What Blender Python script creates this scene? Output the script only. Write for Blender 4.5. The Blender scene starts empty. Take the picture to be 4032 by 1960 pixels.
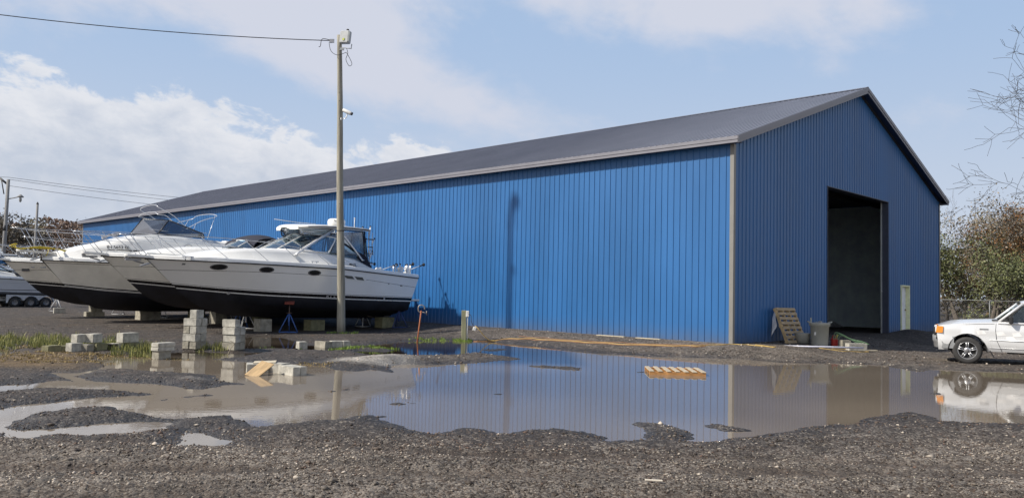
import bpy, bmesh, math, random
import numpy as np
from mathutils import Vector, Matrix, noise as mnoise

# ------------------------------------------------------------------ camera, sky, sun, exposure
S = bpy.context.scene
COL = S.collection
R = math.radians
CAM_H = 1.70
cam_d = bpy.data.cameras.new('camera')
cam_d.sensor_width = 36.0
cam_d.lens = 28.11
cam_d.clip_start = 0.1
cam_d.clip_end = 4000.0
cam = bpy.data.objects.new('camera', cam_d)
COL.objects.link(cam)
pitch, roll = R(2.970), R(1.288)
fw = Vector((0, math.cos(pitch), math.sin(pitch)))
up0 = Vector((0, -math.sin(pitch), math.cos(pitch)))
rt0 = Vector((1, 0, 0))
rt = rt0 * math.cos(roll) + up0 * math.sin(roll)
up = up0 * math.cos(roll) - rt0 * math.sin(roll)
mw = Matrix((rt, up, -fw)).transposed().to_4x4()
mw.translation = Vector((0, 0, CAM_H))
cam.matrix_world = mw
S.camera = cam

SUN_EL = R(41.0)
SUN_AZ = R(-106.0)            # towards the sun, measured from +Y to +X
sun_dir = Vector((math.sin(SUN_AZ) * math.cos(SUN_EL), math.cos(SUN_AZ) * math.cos(SUN_EL), math.sin(SUN_EL)))
sl = bpy.data.lights.new('sun', 'SUN')
sl.energy = 5.0
sl.angle = R(2.0)
sl.color = (1.0, 0.93, 0.82)
so = bpy.data.objects.new('sun', sl)
COL.objects.link(so)
so.rotation_euler = (-sun_dir).to_track_quat('-Z', 'Y').to_euler()
so.location = sun_dir * 60

W = bpy.data.worlds.new('World')
S.world = W
W.use_nodes = True
wn = W.node_tree
for n in list(wn.nodes): wn.nodes.remove(n)
def WN(t, **k):
    n = wn.nodes.new(t)
    for a, b in k.items(): setattr(n, a, b)
    return n
def wm(op, a, b=None, c=None, clamp=False):
    n = WN('ShaderNodeMath', operation=op, use_clamp=clamp)
    for i, v in enumerate((a, b, c)):
        if v is None: continue
        if isinstance(v, (int, float)): n.inputs[i].default_value = v
        else: wn.links.new(v, n.inputs[i])
    return n.outputs[0]
wout = WN('ShaderNodeOutputWorld')
bg = WN('ShaderNodeBackground')
bg.inputs['Strength'].default_value = 0.105
wn.links.new(bg.outputs[0], wout.inputs[0])
sky = WN('ShaderNodeTexSky', sky_type='NISHITA')
sky.sun_disc = False
sky.sun_elevation = SUN_EL
sky.sun_rotation = SUN_AZ % (2 * math.pi)
sky.air_density = 1.0
sky.dust_density = 1.6
sky.ozone_density = 1.5
wtc = WN('ShaderNodeTexCoord')
sep = WN('ShaderNodeSeparateXYZ')
wn.links.new(wtc.outputs['Generated'], sep.inputs[0])
X_, Y_, Z_ = sep.outputs
AZN = wm('MULTIPLY', wm('ARCTAN2', X_, Y_), 57.2958)
ELN = wm('MULTIPLY', wm('ARCSINE', Z_), 57.2958)
cmb = WN('ShaderNodeCombineXYZ')
wn.links.new(wm('MULTIPLY', AZN, 0.1), cmb.inputs[0])
wn.links.new(wm('ADD', wm('MULTIPLY', ELN, 0.17), wm('MULTIPLY', AZN, 0.02)), cmb.inputs[1])
def wnoise(scale, detail, rough, dist=0.0, off=0.0):
    mp = WN('ShaderNodeMapping')
    mp.inputs['Location'].default_value = (off, off * 0.7, off * 1.3)
    wn.links.new(cmb.outputs[0], mp.inputs[0])
    n = WN('ShaderNodeTexNoise')
    n.inputs['Scale'].default_value = scale
    n.inputs['Detail'].default_value = detail
    n.inputs['Roughness'].default_value = rough
    n.inputs['Distortion'].default_value = dist
    wn.links.new(mp.outputs[0], n.inputs['Vector'])
    return n.outputs['Fac']
def blob(a, e, sa, se, amp, tilt=0.0):
    da = wm('SUBTRACT', AZN, a)
    de = wm('SUBTRACT', wm('SUBTRACT', ELN, e), wm('MULTIPLY', da, tilt))
    q = wm('ADD', wm('POWER', wm('ABSOLUTE', wm('DIVIDE', da, sa)), 2.0), wm('POWER', wm('ABSOLUTE', wm('DIVIDE', de, se)), 2.0))
    return wm('MULTIPLY', wm('EXPONENT', wm('MULTIPLY', q, -1.0)), amp)
def sstep(v, a, b):
    n = WN('ShaderNodeMapRange', interpolation_type='SMOOTHSTEP')
    wn.links.new(v, n.inputs[0])
    n.inputs[1].default_value = a; n.inputs[2].default_value = b
    return n.outputs[0]
# high thin cloud sheets
n1 = wnoise(1.1, 9, 0.55, 0.4, 3.1)
n2 = wnoise(3.2, 8, 0.6, 0.2, 7.7)
thin = None
for a, e, sa, se, amp, tilt in ((-15, 17.0, 10, 3.4, 1.35, -0.27), (-20, 21.5, 14, 3.0, 1.1, -0.1), (-33, 19, 7, 2.2, 0.9, -0.1),
                                (15, 19.6, 10, 2.9, 1.35, -0.03), (24, 18, 4, 2.0, 0.4, 0.3), (3, 21, 4, 2.0, 0.5, 0.0), (27, 11.5, 6, 1.6, 0.35, 0.1),
                                (-3, 13.0, 9, 2.2, 0.6, -0.25), (18, 14.5, 8, 1.6, 0.3, 0.1), (-15, 5, 26, 4.5, 0.5, 0.0), (28, 2, 16, 3.2, 0.35, 0.0), (-62, 18, 22, 8, 0.8, 0)):
    b = blob(a, e, sa, se, amp, tilt)
    thin = b if thin is None else wm('ADD', thin, b)
thin = wm('ADD', thin, wm('MULTIPLY', wm('SUBTRACT', wm('ADD', wm('MULTIPLY', n1, 0.65), wm('MULTIPLY', n2, 0.35)), 0.5), 2.6))
thinf = wm('MULTIPLY', sstep(thin, 0.22, 1.15), 0.95)
# cumulus bank: its top edge falls from left to right
n3 = wnoise(2.6, 10, 0.62, 0.25, 1.3)
n3b = wnoise(0.9, 4, 0.5, 0.0, 5.3)
top = wm('ADD', wm('MULTIPLY', AZN, -0.10), 9.7)
top = wm('MINIMUM', top, 12.6)
top = wm('ADD', top, wm('MULTIPLY', wm('SUBTRACT', n3, 0.5), 8.0))
top = wm('ADD', top, wm('MULTIPLY', wm('SUBTRACT', n3b, 0.5), 5.5))
cf = sstep(wm('SUBTRACT', top, ELN), 0.0, 1.0)
cf = wm('MULTIPLY', cf, wm('SUBTRACT', 1.0, sstep(AZN, -4.0, 4.0)))
cf = wm('MULTIPLY', cf, sstep(ELN, 0.5, 6.5))
depthc = sstep(wm('SUBTRACT', top, ELN), 0.2, 5.5)
ccol = WN('ShaderNodeMix', data_type='RGBA')
wn.links.new(wm('ADD', wm('MULTIPLY', depthc, 0.85), wm('MULTIPLY', wm('SUBTRACT', wnoise(4.0, 8, 0.6, 0.3, 9.0), 0.5), 1.5), clamp=True), ccol.inputs['Factor'])
ccol.inputs['A'].default_value = (7.1, 7.1, 7.3, 1)
ccol.inputs['B'].default_value = (4.5, 4.95, 5.8, 1)
desat = WN('ShaderNodeMix', data_type='RGBA')
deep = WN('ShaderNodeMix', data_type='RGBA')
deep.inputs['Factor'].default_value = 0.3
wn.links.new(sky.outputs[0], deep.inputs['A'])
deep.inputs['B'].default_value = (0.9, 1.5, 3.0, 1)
hz = WN('ShaderNodeMix', data_type='RGBA')  # bright low haze added to the unseen sky behind camera, lifts shaded hull sides
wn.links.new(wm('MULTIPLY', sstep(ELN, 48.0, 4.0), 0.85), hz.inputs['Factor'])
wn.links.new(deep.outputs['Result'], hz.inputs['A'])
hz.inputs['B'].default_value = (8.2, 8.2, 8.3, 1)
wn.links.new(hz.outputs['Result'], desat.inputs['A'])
haz = WN('ShaderNodeMix', data_type='RGBA')
wn.links.new(sstep(ELN, 0.0, 19.0), haz.inputs['Factor'])
haz.inputs['A'].default_value = (4.75, 5.35, 6.35, 1)
haz.inputs['B'].default_value = (3.0, 4.3, 6.35, 1)
wn.links.new(haz.outputs['Result'], desat.inputs['B'])
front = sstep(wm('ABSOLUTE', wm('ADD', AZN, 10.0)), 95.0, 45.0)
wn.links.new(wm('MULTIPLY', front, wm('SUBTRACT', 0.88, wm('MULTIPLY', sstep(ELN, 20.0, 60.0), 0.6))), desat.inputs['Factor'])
m1 = WN('ShaderNodeMix', data_type='RGBA')
wn.links.new(thinf, m1.inputs['Factor'])
wn.links.new(desat.outputs['Result'], m1.inputs['A'])
m1.inputs['B'].default_value = (5.5, 5.75, 6.6, 1)
m2 = WN('ShaderNodeMix', data_type='RGBA')
wn.links.new(wm('MULTIPLY', cf, 0.80), m2.inputs['Factor'])
wn.links.new(m1.outputs['Result'], m2.inputs['A'])
wn.links.new(ccol.outputs['Result'], m2.inputs['B'])
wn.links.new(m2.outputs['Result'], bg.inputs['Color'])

S.view_settings.view_transform = 'Standard'
S.view_settings.look = 'None'
S.view_settings.exposure = 0.17
S.view_settings.gamma = 1.0

# ------------------------------------------------------------------ helpers
RND = random.Random(11)
NPR = np.random.default_rng(5)
MATS = {}
def srgb(r, g, b):
    f = lambda c: ((c / 255 + 0.055) / 1.055) ** 2.4 if c > 10 else c / 255 / 12.92
    return (f(r), f(g), f(b), 1)
def mat(name, col, rough=0.6, metal=0.0, var=0.12, scale=6.0, bump=0.0, bscale=40.0, spec=0.5, stretch=(1, 1, 1), var2=None, coat=0.0, panels=None):
    """procedural material: base colour broken up by two noises, roughness and bump variation"""
    if name in MATS: return MATS[name]
    m = bpy.data.materials.new(name); m.use_nodes = True
    nt = m.node_tree; b = nt.nodes['Principled BSDF']
    col = tuple(col[:3])
    tc = nt.nodes.new('ShaderNodeTexCoord'); mp = nt.nodes.new('ShaderNodeMapping')
    mp.inputs['Scale'].default_value = stretch
    nt.links.new(tc.outputs['Object'], mp.inputs[0])
    n = nt.nodes.new('ShaderNodeTexNoise'); n.inputs['Scale'].default_value = scale; n.inputs['Detail'].default_value = 6
    n.inputs['Roughness'].default_value = 0.62
    nt.links.new(mp.outputs[0], n.inputs['Vector'])
    cr = nt.nodes.new('ShaderNodeValToRGB')
    lo = tuple(max(0, c * (1 - var)) for c in col); hi = tuple(min(1, c * (1 + var)) for c in col)
    if var2: lo = tuple(var2[:3])
    cr.color_ramp.elements[0].position = 0.32; cr.color_ramp.elements[0].color = lo + (1,)
    cr.color_ramp.elements[1].position = 0.68; cr.color_ramp.elements[1].color = hi + (1,)
    nt.links.new(n.outputs['Fac'], cr.inputs[0])
    nt.links.new(cr.outputs[0], b.inputs['Base Color'])
    rr = nt.nodes.new('ShaderNodeMapRange')
    rr.inputs[3].default_value = max(0.02, rough - 0.08); rr.inputs[4].default_value = min(1, rough + 0.1)
    nt.links.new(n.outputs['Fac'], rr.inputs[0]); nt.links.new(rr.outputs[0], b.inputs['Roughness'])
    b.inputs['Metallic'].default_value = metal
    b.inputs['Specular IOR Level'].default_value = spec
    if coat: b.inputs['Coat Weight'].default_value = coat
    if bump:
        n2 = nt.nodes.new('ShaderNodeTexNoise'); n2.inputs['Scale'].default_value = bscale; n2.inputs['Detail'].default_value = 5
        nt.links.new(mp.outputs[0], n2.inputs['Vector'])
        bp = nt.nodes.new('ShaderNodeBump'); bp.inputs['Strength'].default_value = bump; bp.inputs['Distance'].default_value = 0.01
        nt.links.new(n2.outputs['Fac'], bp.inputs['Height']); nt.links.new(bp.outputs[0], b.inputs['Normal'])
    if panels:
        sp = nt.nodes.new('ShaderNodeSeparateXYZ'); nt.links.new(tc.outputs['Object'], sp.inputs[0])
        def mth(op, a, b_=None):
            q = nt.nodes.new('ShaderNodeMath'); q.operation = op
            for i, v in enumerate((a, b_)):
                if v is None: continue
                if isinstance(v, (int, float)): q.inputs[i].default_value = v
                else: nt.links.new(v, q.inputs[i])
            return q.outputs[0]
        k = mth('ADD', mth('MULTIPLY', mth('FLOOR', mth('DIVIDE', sp.outputs[0], 0.9144)), 7.0), mth('FLOOR', mth('DIVIDE', sp.outputs[1], 0.9144)))
        wn_ = nt.nodes.new('ShaderNodeTexWhiteNoise'); wn_.noise_dimensions = '1D'; nt.links.new(k, wn_.inputs['W'])
        hs = nt.nodes.new('ShaderNodeHueSaturation'); nt.links.new(cr.outputs[0], hs.inputs['Color'])
        nt.links.new(mth('ADD', mth('MULTIPLY', wn_.outputs['Value'], 0.10), 0.95), hs.inputs['Value'])
        last = hs.outputs[0]
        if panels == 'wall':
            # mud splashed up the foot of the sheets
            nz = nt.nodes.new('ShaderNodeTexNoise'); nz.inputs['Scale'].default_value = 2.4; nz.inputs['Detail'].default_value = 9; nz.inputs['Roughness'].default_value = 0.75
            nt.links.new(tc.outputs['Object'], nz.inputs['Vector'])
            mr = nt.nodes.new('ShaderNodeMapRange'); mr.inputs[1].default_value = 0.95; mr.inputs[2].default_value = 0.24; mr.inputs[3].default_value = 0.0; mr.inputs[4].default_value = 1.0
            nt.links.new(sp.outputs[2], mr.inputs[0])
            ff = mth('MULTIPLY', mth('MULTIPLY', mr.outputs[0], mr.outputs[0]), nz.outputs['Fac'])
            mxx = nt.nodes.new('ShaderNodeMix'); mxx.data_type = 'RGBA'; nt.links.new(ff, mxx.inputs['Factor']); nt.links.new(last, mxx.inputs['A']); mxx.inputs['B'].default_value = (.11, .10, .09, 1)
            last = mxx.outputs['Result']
        nt.links.new(last, b.inputs['Base Color'])
    MATS[name] = m
    return m
def glass(name, tint, refl=0.12, rough=0.02):
    if name in MATS: return MATS[name]
    m = bpy.data.materials.new(name); m.use_nodes = True
    nt = m.node_tree
    for n in list(nt.nodes):
        if n.type != 'OUTPUT_MATERIAL': nt.nodes.remove(n)
    out = [n for n in nt.nodes if n.type == 'OUTPUT_MATERIAL'][0]
    t = nt.nodes.new('ShaderNodeBsdfTransparent'); t.inputs[0].default_value = tuple(tint) + (1,)
    g = nt.nodes.new('ShaderNodeBsdfGlossy'); g.inputs['Roughness'].default_value = rough; g.inputs[0].default_value = (0.9, 0.95, 1, 1)
    fr = nt.nodes.new('ShaderNodeLayerWeight'); fr.inputs[0].default_value = 0.35
    ad = nt.nodes.new('ShaderNodeMath'); ad.operation = 'MULTIPLY_ADD'
    nt.links.new(fr.outputs['Fresnel'], ad.inputs[0]); ad.inputs[1].default_value = 0.8; ad.inputs[2].default_value = refl
    mx = nt.nodes.new('ShaderNodeMixShader')
    nt.links.new(ad.outputs[0], mx.inputs[0]); nt.links.new(t.outputs[0], mx.inputs[1]); nt.links.new(g.outputs[0], mx.inputs[2])
    nt.links.new(mx.outputs[0], out.inputs[0])
    MATS[name] = m
    return m

class MB:
    """collects shapes, links them as ONE mesh object"""
    def __init__(s): s.v = []; s.f = []; s.m = []; s.sm = []
    def add(s, vs, fs, mi=0, smooth=False):
        o = len(s.v); s.v += [tuple(v) for v in vs]
        for f in fs: s.f.append(tuple(i + o for i in f)); s.m.append(mi); s.sm.append(smooth)
        return s
    def box(s, c, d, mi=0, rot=None, bev=0.0):
        hx, hy, hz = d[0] / 2, d[1] / 2, d[2] / 2
        if bev > 0:
            b = min(bev, hx * .6, hy * .6, hz * .6)
            vs = []
            for sz in (-1, 1):
                for (ax, ay) in ((-1, -1), (1, -1), (1, 1), (-1, 1)):
                    vs.append((ax * (hx - b), ay * (hy - b), sz * hz))
            for sz in (-1, 1):
                for (ax, ay) in ((-1, -1), (1, -1), (1, 1), (-1, 1)):
                    vs.append((ax * (hx - b), ay * hy, sz * (hz - b)))
            for sz in (-1, 1):
                for (ax, ay) in ((-1, -1), (1, -1), (1, 1), (-1, 1)):
                    vs.append((ax * hx, ay * (hy - b), sz * (hz - b)))
            bm = bmesh.new()
            for v in vs: bm.verts.new(v)
            r = bmesh.ops.convex_hull(bm, input=bm.verts)
            bmesh.ops.dissolve_limit(bm, angle_limit=0.01, verts=bm.verts, edges=bm.edges)
            bm.verts.ensure_lookup_table(); bm.verts.index_update()
            V = [v.co.copy() for v in bm.verts]; F = [[q.index for q in f.verts] for f in bm.faces]; bm.free()
        else:
            V = [Vector((x, y, z)) for z in (-hz, hz) for (x, y) in ((-hx, -hy), (hx, -hy), (hx, hy), (-hx, hy))]
            F = [(3, 2, 1, 0), (4, 5, 6, 7), (0, 1, 5, 4), (1, 2, 6, 5), (2, 3, 7, 6), (3, 0, 4, 7)]
        M = rot if rot is not None else Matrix.Identity(3)
        c = Vector(c)
        return s.add([M @ Vector(v) + c for v in V], F, mi)
    def tube(s, pts, r, mi=0, n=8, cap=True, smooth=True):
        pts = [Vector(p) for p in pts]
        rs = r if isinstance(r, (list, tuple)) else [r] * len(pts)
        base = len(s.v); ref = None
        for i, p in enumerate(pts):
            if i == 0: t = pts[1] - p
            elif i == len(pts) - 1: t = p - pts[i - 1]
            else: t = (pts[i + 1] - p).normalized() + (p - pts[i - 1]).normalized()
            if t.length < 1e-9: t = Vector((0, 0, 1))
            t.normalize()
            if ref is None:
                ref = Vector((0, 0, 1)) if abs(t.z) < .9 else Vector((1, 0, 0))
            a = t.cross(ref).normalized(); b = a.cross(t).normalized(); ref = b
            for k in range(n):
                w = 2 * math.pi * k / n
                s.v.append(tuple(p + (a * math.cos(w) + b * math.sin(w)) * rs[i]))
        for i in range(len(pts) - 1):
            for k in range(n):
                k2 = (k + 1) % n
                s.f.append((base + i * n + k, base + i * n + k2, base + (i + 1) * n + k2, base + (i + 1) * n + k)); s.m.append(mi); s.sm.append(smooth)
        if cap:
            s.f.append(tuple(base + k for k in range(n - 1, -1, -1))); s.m.append(mi); s.sm.append(False)
            s.f.append(tuple(base + (len(pts) - 1) * n + k for k in range(n))); s.m.append(mi); s.sm.append(False)
        return s
    def lathe(s, prof, c=(0, 0, 0), axis='z', n=24, mi=0, smooth=True, cap=True):
        base = len(s.v); c = Vector(c)
        for (r, h) in prof:
            for k in range(n):
                w = 2 * math.pi * k / n; a, b = r * math.cos(w), r * math.sin(w)
                p = (a, b, h) if axis == 'z' else ((a, h, b) if axis == 'y' else (h, a, b))
                s.v.append(tuple(c + Vector(p)))
        for i in range(len(prof) - 1):
            for k in range(n):
                k2 = (k + 1) % n
                s.f.append((base + i * n + k, base + i * n + k2, base + (i + 1) * n + k2, base + (i + 1) * n + k)); s.m.append(mi); s.sm.append(smooth)
        if cap:
            for j in (0, len(prof) - 1):
                if prof[j][0] > 1e-4:
                    s.f.append(tuple(base + j * n + k for k in range(n))); s.m.append(mi); s.sm.append(False)
        return s
    def grid(s, rows, mi=0, smooth=True, mfun=None):
        base = len(s.v); m = len(rows[0])
        for r_ in rows: s.v += [tuple(p) for p in r_]
        for i in range(len(rows) - 1):
            for j in range(m - 1):
                s.f.append((base + i * m + j, base + i * m + j + 1, base + (i + 1) * m + j + 1, base + (i + 1) * m + j))
                s.m.append(mfun(i, j) if mfun else mi); s.sm.append(smooth)
        return s
    def prism(s, poly, y0, y1, mi=0, plane='xz'):
        """polygon in a plane given real thickness"""
        n = len(poly)
        P = (lambda a, b, t: (a, t, b)) if plane == 'xz' else ((lambda a, b, t: (a, b, t)) if plane == 'xy' else (lambda a, b, t: (t, a, b)))
        V = [P(a, b, y0) for a, b in poly] + [P(a, b, y1) for a, b in poly]
        F = [tuple(range(n)), tuple(range(2 * n - 1, n - 1, -1))] + [(i, (i + 1) % n, n + (i + 1) % n, n + i) for i in range(n)]
        return s.add(V, F, mi)
    def mark(s):
        if not hasattr(s, 'marks'): s.marks = [(0, 0)]
        s.marks.append((len(s.v), len(s.f)))
        return s
    def build_parts(s, name, mats, parent=None, **k):
        """one object for each marked stretch"""
        mk = s.marks if s.marks[-1] == (len(s.v), len(s.f)) else s.marks + [(len(s.v), len(s.f))]
        out = []
        for (v0, f0), (v1, f1) in zip(mk[:-1], mk[1:]):
            if f1 == f0: continue
            q = MB(); q.v = s.v[v0:v1]; q.f = [tuple(i - v0 for i in f) for f in s.f[f0:f1]]; q.m = s.m[f0:f1]; q.sm = s.sm[f0:f1]
            out.append(q.build(name, mats, parent, **k))
        return out
    def build(s, name, mats, parent=None, fix=True, label=None):
        me = bpy.data.meshes.new(name)
        me.from_pydata(s.v, [], s.f)
        if not isinstance(mats, (list, tuple)): mats = [mats]
        for m in mats: me.materials.append(m)
        me.polygons.foreach_set('material_index', s.m)
        me.polygons.foreach_set('use_smooth', s.sm)
        if fix:
            bm = bmesh.new(); bm.from_mesh(me)
            bmesh.ops.recalc_face_normals(bm, faces=bm.faces)
            bm.to_mesh(me); bm.free()
        me.update()
        o = bpy.data.objects.new(name, me); COL.objects.link(o)
        if parent: o.parent = parent
        if label: o['label'] = label
        return o
def tag(o, label, cat, group=None, kind=None):
    if label: o['label'] = label
    if cat: o['category'] = cat
    if group: o['group'] = group
    if kind: o['kind'] = kind
    return o
def thing(name, label, cat, loc=(0, 0, 0), rz=0.0, group=None):
    o = bpy.data.objects.new(name, None); COL.objects.link(o)
    o.location = loc; o.rotation_euler = (0, 0, rz); o.empty_display_size = 0.3
    return tag(o, label, cat, group)
def dup(root, loc=None, rz=None, label=None, group=None, scale=None):
    def cp(o, par):
        c = o.copy(); COL.objects.link(c); c.parent = par
        for ch in list(o.children): cp(ch, c)
        return c
    r = root.copy(); COL.objects.link(r)
    for ch in list(root.children): cp(ch, r)
    if loc is not None: r.location = loc
    if rz is not None: r.rotation_euler = (0, 0, rz)
    if label: r['label'] = label
    if group: r['group'] = group
    if scale: r.scale = scale
    return r
def lerp(a, b, t): return a + (b - a) * t
def interp(tab, x): return float(np.interp(x, [t[0] for t in tab], [t[1] for t in tab]))
def text_part(name, body, size, m, parent, loc, rot, depth=0.002, align='LEFT'):
    cu = bpy.data.curves.new(name, 'FONT'); cu.body = body; cu.size = size; cu.extrude = depth; cu.align_x = align
    to = bpy.data.objects.new('tmp_text', cu); COL.objects.link(to)
    dg = bpy.context.evaluated_depsgraph_get()
    me = bpy.data.meshes.new_from_object(to.evaluated_get(dg)); me.name = name
    bpy.data.objects.remove(to); bpy.data.curves.remove(cu)
    me.materials.clear(); me.materials.append(m)
    o = bpy.data.objects.new(name, me); COL.objects.link(o); o.parent = parent
    o.location = loc; o.rotation_euler = rot
    return o

# building frame: BC near corner, BA along the long side, BB across the gable end
AZB = -0.798
BA = Vector((math.sin(AZB), math.cos(AZB), 0)); BB = Vector((math.cos(AZB), -math.sin(AZB), 0))
BC = Vector((6.570, 23.746, 0)); ZB = 0.262
RZB = math.atan2(-BB.y, -BB.x)         # boats: bow points away from the long side
def ab(a, b, z=0.0): return BC + BA * a + BB * b + Vector((0, 0, z))

# ------------------------------------------------------------------ numpy value noise
_lat = NPR.random((256, 256))
def vnoise(x, y):
    xi = np.floor(x).astype(np.int64); yi = np.floor(y).astype(np.int64)
    xf = x - xi; yf = y - yi
    u = xf * xf * (3 - 2 * xf); v = yf * yf * (3 - 2 * yf)
    g = lambda i, j: _lat[i & 255, j & 255]
    return (g(xi, yi) * (1 - u) + g(xi + 1, yi) * u) * (1 - v) + (g(xi, yi + 1) * (1 - u) + g(xi + 1, yi + 1) * u) * v
def fbm(x, y, f, o=4, p=0.5):
    s = 0; a = 1; t = 0
    for k in range(o):
        s = s + a * vnoise(x * f + 17.3 * k, y * f + 5.1 * k); t += a; a *= p; f *= 2.03
    return s / t - 0.5

# puddle shore lines, metres on the ground
MAIN=[(-8.4, 14.82), (-7.88, 14.8), (-8.03, 16.1), (-8.84, 17.31), (-9.2, 18.43), (-8.19, 18.07), (-7.22, 17.73), (-6.86, 18.14), (-6.41, 17.93), (-5.76, 17.64), (-4.72, 17.52), (-3.98, 17.24), (-4.39, 18.06), (-3.92, 17.08), (-3.59, 16.33), (-3.11, 16.28), (-2.89, 16.65), (-2.37, 16.14), (-2.19, 15.74), (-2.66, 18.1), (-2.5, 18.45), (-1.89, 17.99), (-1.15, 18.29), (-0.11, 19.56), (0.39, 20.04), (-0.53, 21.43), (-0.9, 22.29), (-1.32, 21.0), (-2.46, 20.39), (-2.79, 19.96), (-3.26, 20.07), (-4.21, 21.31), (-4.68, 21.61), (-4.77, 21.14), (-5.51, 21.35), (-6.6, 21.41), (-7.03, 21.0), (-8.2, 24.46), (-8.45, 26.4), (-7.66, 26.45), (-6.65, 24.64), (-5.88, 23.03), (-5.05, 23.3), (-4.12, 23.61), (-3.64, 24.59), (-3.37, 25.42), (-2.58, 26.33), (-1.57, 26.37), (-0.77, 26.49), (-0.15, 25.93), (0.44, 25.61), (1.23, 23.83), (2.44, 22.27), (3.45, 22.13), (3.74, 21.74), (5.22, 21.79), (5.94, 21.69), (6.98, 20.84), (8.43, 20.62), (8.3, 21.04), (8.9, 20.81), (9.61, 20.58), (9.46, 19.85), (10.04, 19.33), (10.56, 19.77), (11.19, 19.46), (12.47, 19.49), (17, 20.0), (17, 10.5), (7.3, 11.41), (6.51, 11.33), (6.18, 11.4), (6.16, 11.73), (6.2, 12.17), (5.9, 12.17), (5.43, 11.8), (4.99, 11.42), (4.51, 10.87), (4.32, 10.93), (3.92, 10.59), (3.55, 10.26), (3.13, 10.0), (2.7, 9.71), (2.26, 9.39), (2.01, 9.49), (1.74, 9.49), (1.6, 9.44), (1.17, 9.29), (1.16, 9.48), (0.96, 9.87), (0.64, 10.07), (0.15, 9.87), (-0.07, 9.63), (-0.42, 10.04), (-0.68, 9.89), (-0.88, 9.5), (-1.14, 9.7), (-1.48, 10.22), (-1.63, 10.7), (-1.86, 10.8), (-2.07, 10.63), (-2.25, 10.36), (-2.58, 10.25), (-2.71, 10.02), (-2.97, 9.76), (-3.38, 10.2), (-3.58, 10.66), (-3.88, 10.45), (-4.15, 10.14), (-4.5, 10.31), (-4.76, 10.53), (-5.37, 10.99), (-5.8, 10.85), (-6.04, 10.28), (-6.01, 9.83), (-5.76, 9.33), (-5.51, 9.11), (-5.24, 9.18), (-5.08, 9.37), (-4.78, 9.66), (-4.48, 9.81), (-4.15, 9.82), (-4.03, 9.46), (-4.25, 9.12), (-4.6, 8.96), (-4.94, 9.02), (-5.24, 8.75), (-5.42, 8.79), (-5.62, 8.95), (-6.03, 8.8), (-7.17, 10.44), (-6.56, 10.42), (-6.54, 10.88), (-6.21, 11.49), (-5.97, 11.8), (-5.63, 12.03), (-5.31, 12.08), (-5.37, 12.38), (-5.89, 12.57), (-7.07, 12.74), (-7.45, 12.57), (-7.59, 12.26), (-7.97, 11.92), (-8.31, 12.42), (-8.11, 12.85), (-8.06, 13.01), (-7.73, 13.03), (-7.66, 13.71), (-7.26, 13.56)]
ISL=[[(-7.79, 14.37), (-7.91, 15.57), (-7.46, 15.76), (-6.59, 15.28), (-5.42, 15.05), (-5.15, 14.16), (-4.35, 13.85), (-4.67, 13.57), (-4.96, 12.97), (-5.5, 13.24), (-6.24, 13.58), (-7.06, 13.66)], [(1.59, 10.73), (1.77, 10.79), (2.12, 10.52), (2.32, 9.95), (2.26, 9.39), (1.97, 9.31), (1.6, 9.44), (1.67, 10.2)], [(2.58, 10.9), (2.77, 10.68), (3.1, 10.41), (3.21, 10.27), (2.98, 10.02), (2.7, 10.05), (2.56, 10.32)], [(-4.97, 12.0), (-4.74, 12.39), (-4.46, 12.54), (-4.4, 12.36), (-4.63, 12.11), (-4.84, 11.95)], [(-5.13, 11.77), (-4.99, 11.86), (-4.91, 11.74), (-5.05, 11.65)], [(-1.9, 11.84), (-1.66, 12.01), (-1.27, 12.07), (-1.28, 11.91), (-1.57, 11.7), (-1.8, 11.73)], [(-0.26, 13.25), (-0.06, 13.32), (-0.05, 13.13), (-0.23, 13.06)], [(-2.94, 13.09), (-2.79, 13.36), (-2.58, 13.46), (-2.71, 13.21), (-2.84, 12.99)], [(0.36, 18.39), (0.96, 18.42), (1.74, 18.05), (1.52, 17.48), (0.93, 17.79), (0.39, 18.02)], [(-4.6, 22.03), (-3.98, 22.82), (-3.19, 22.17), (-3.15, 21.35), (-3.91, 21.51), (-4.38, 20.99)], [(-0.92, 22.86), (-0.14, 23.53), (0.04, 23.04), (-0.56, 22.39)], [(2.68, 17.51), (3.0, 17.58), (2.91, 17.23), (2.68, 17.25)], [(7.72, 14.78), (7.98, 14.77), (7.84, 14.56), (7.64, 14.58)], [(9.46, 20.26), (10.0, 19.26), (9.87, 19.01), (9.52, 19.31)]]
POOLS=[[(-3.66, 8.96), (-3.66, 9.25), (-3.45, 9.21), (-3.23, 8.95), (-2.98, 8.81), (-3.0, 8.58), (-3.4, 8.54)], [(-13.97, 20.2), (-13.1, 20.66), (-12.24, 19.67), (-11.19, 17.88), (-10.97, 17.33), (-11.81, 17.11)]]

POOL_STACK = [(-8.9, 19.7), (-7.7, 20.1), (-6.9, 19.9), (-6.2, 20.6), (-6.4, 18.6), (-7.0, 17.9), (-8.2, 18.2), (-8.9, 18.7)]
def sdist(px, py, poly):
    """signed distance, positive inside"""
    P = np.array(poly); Q = np.roll(P, -1, axis=0)
    d2 = np.full(px.shape, 1e9); ins = np.zeros(px.shape, bool)
    for (x0, y0), (x1, y1) in zip(P, Q):
        ex, ey = x1 - x0, y1 - y0
        t = np.clip(((px - x0) * ex + (py - y0) * ey) / (ex * ex + ey * ey + 1e-12), 0, 1)
        dx = px - x0 - t * ex; dy = py - y0 - t * ey
        d2 = np.minimum(d2, dx * dx + dy * dy)
        c = ((y0 > py) != (y1 > py)) & (px < (x1 - x0) * (py - y0) / (y1 - y0 + 1e-12) + x0)
        ins ^= c
    return np.where(ins, 1, -1) * np.sqrt(d2)
def sm(x, a, b):
    t = np.clip((x - a) / (b - a), 0, 1); return t * t * (3 - 2 * t)
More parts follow.
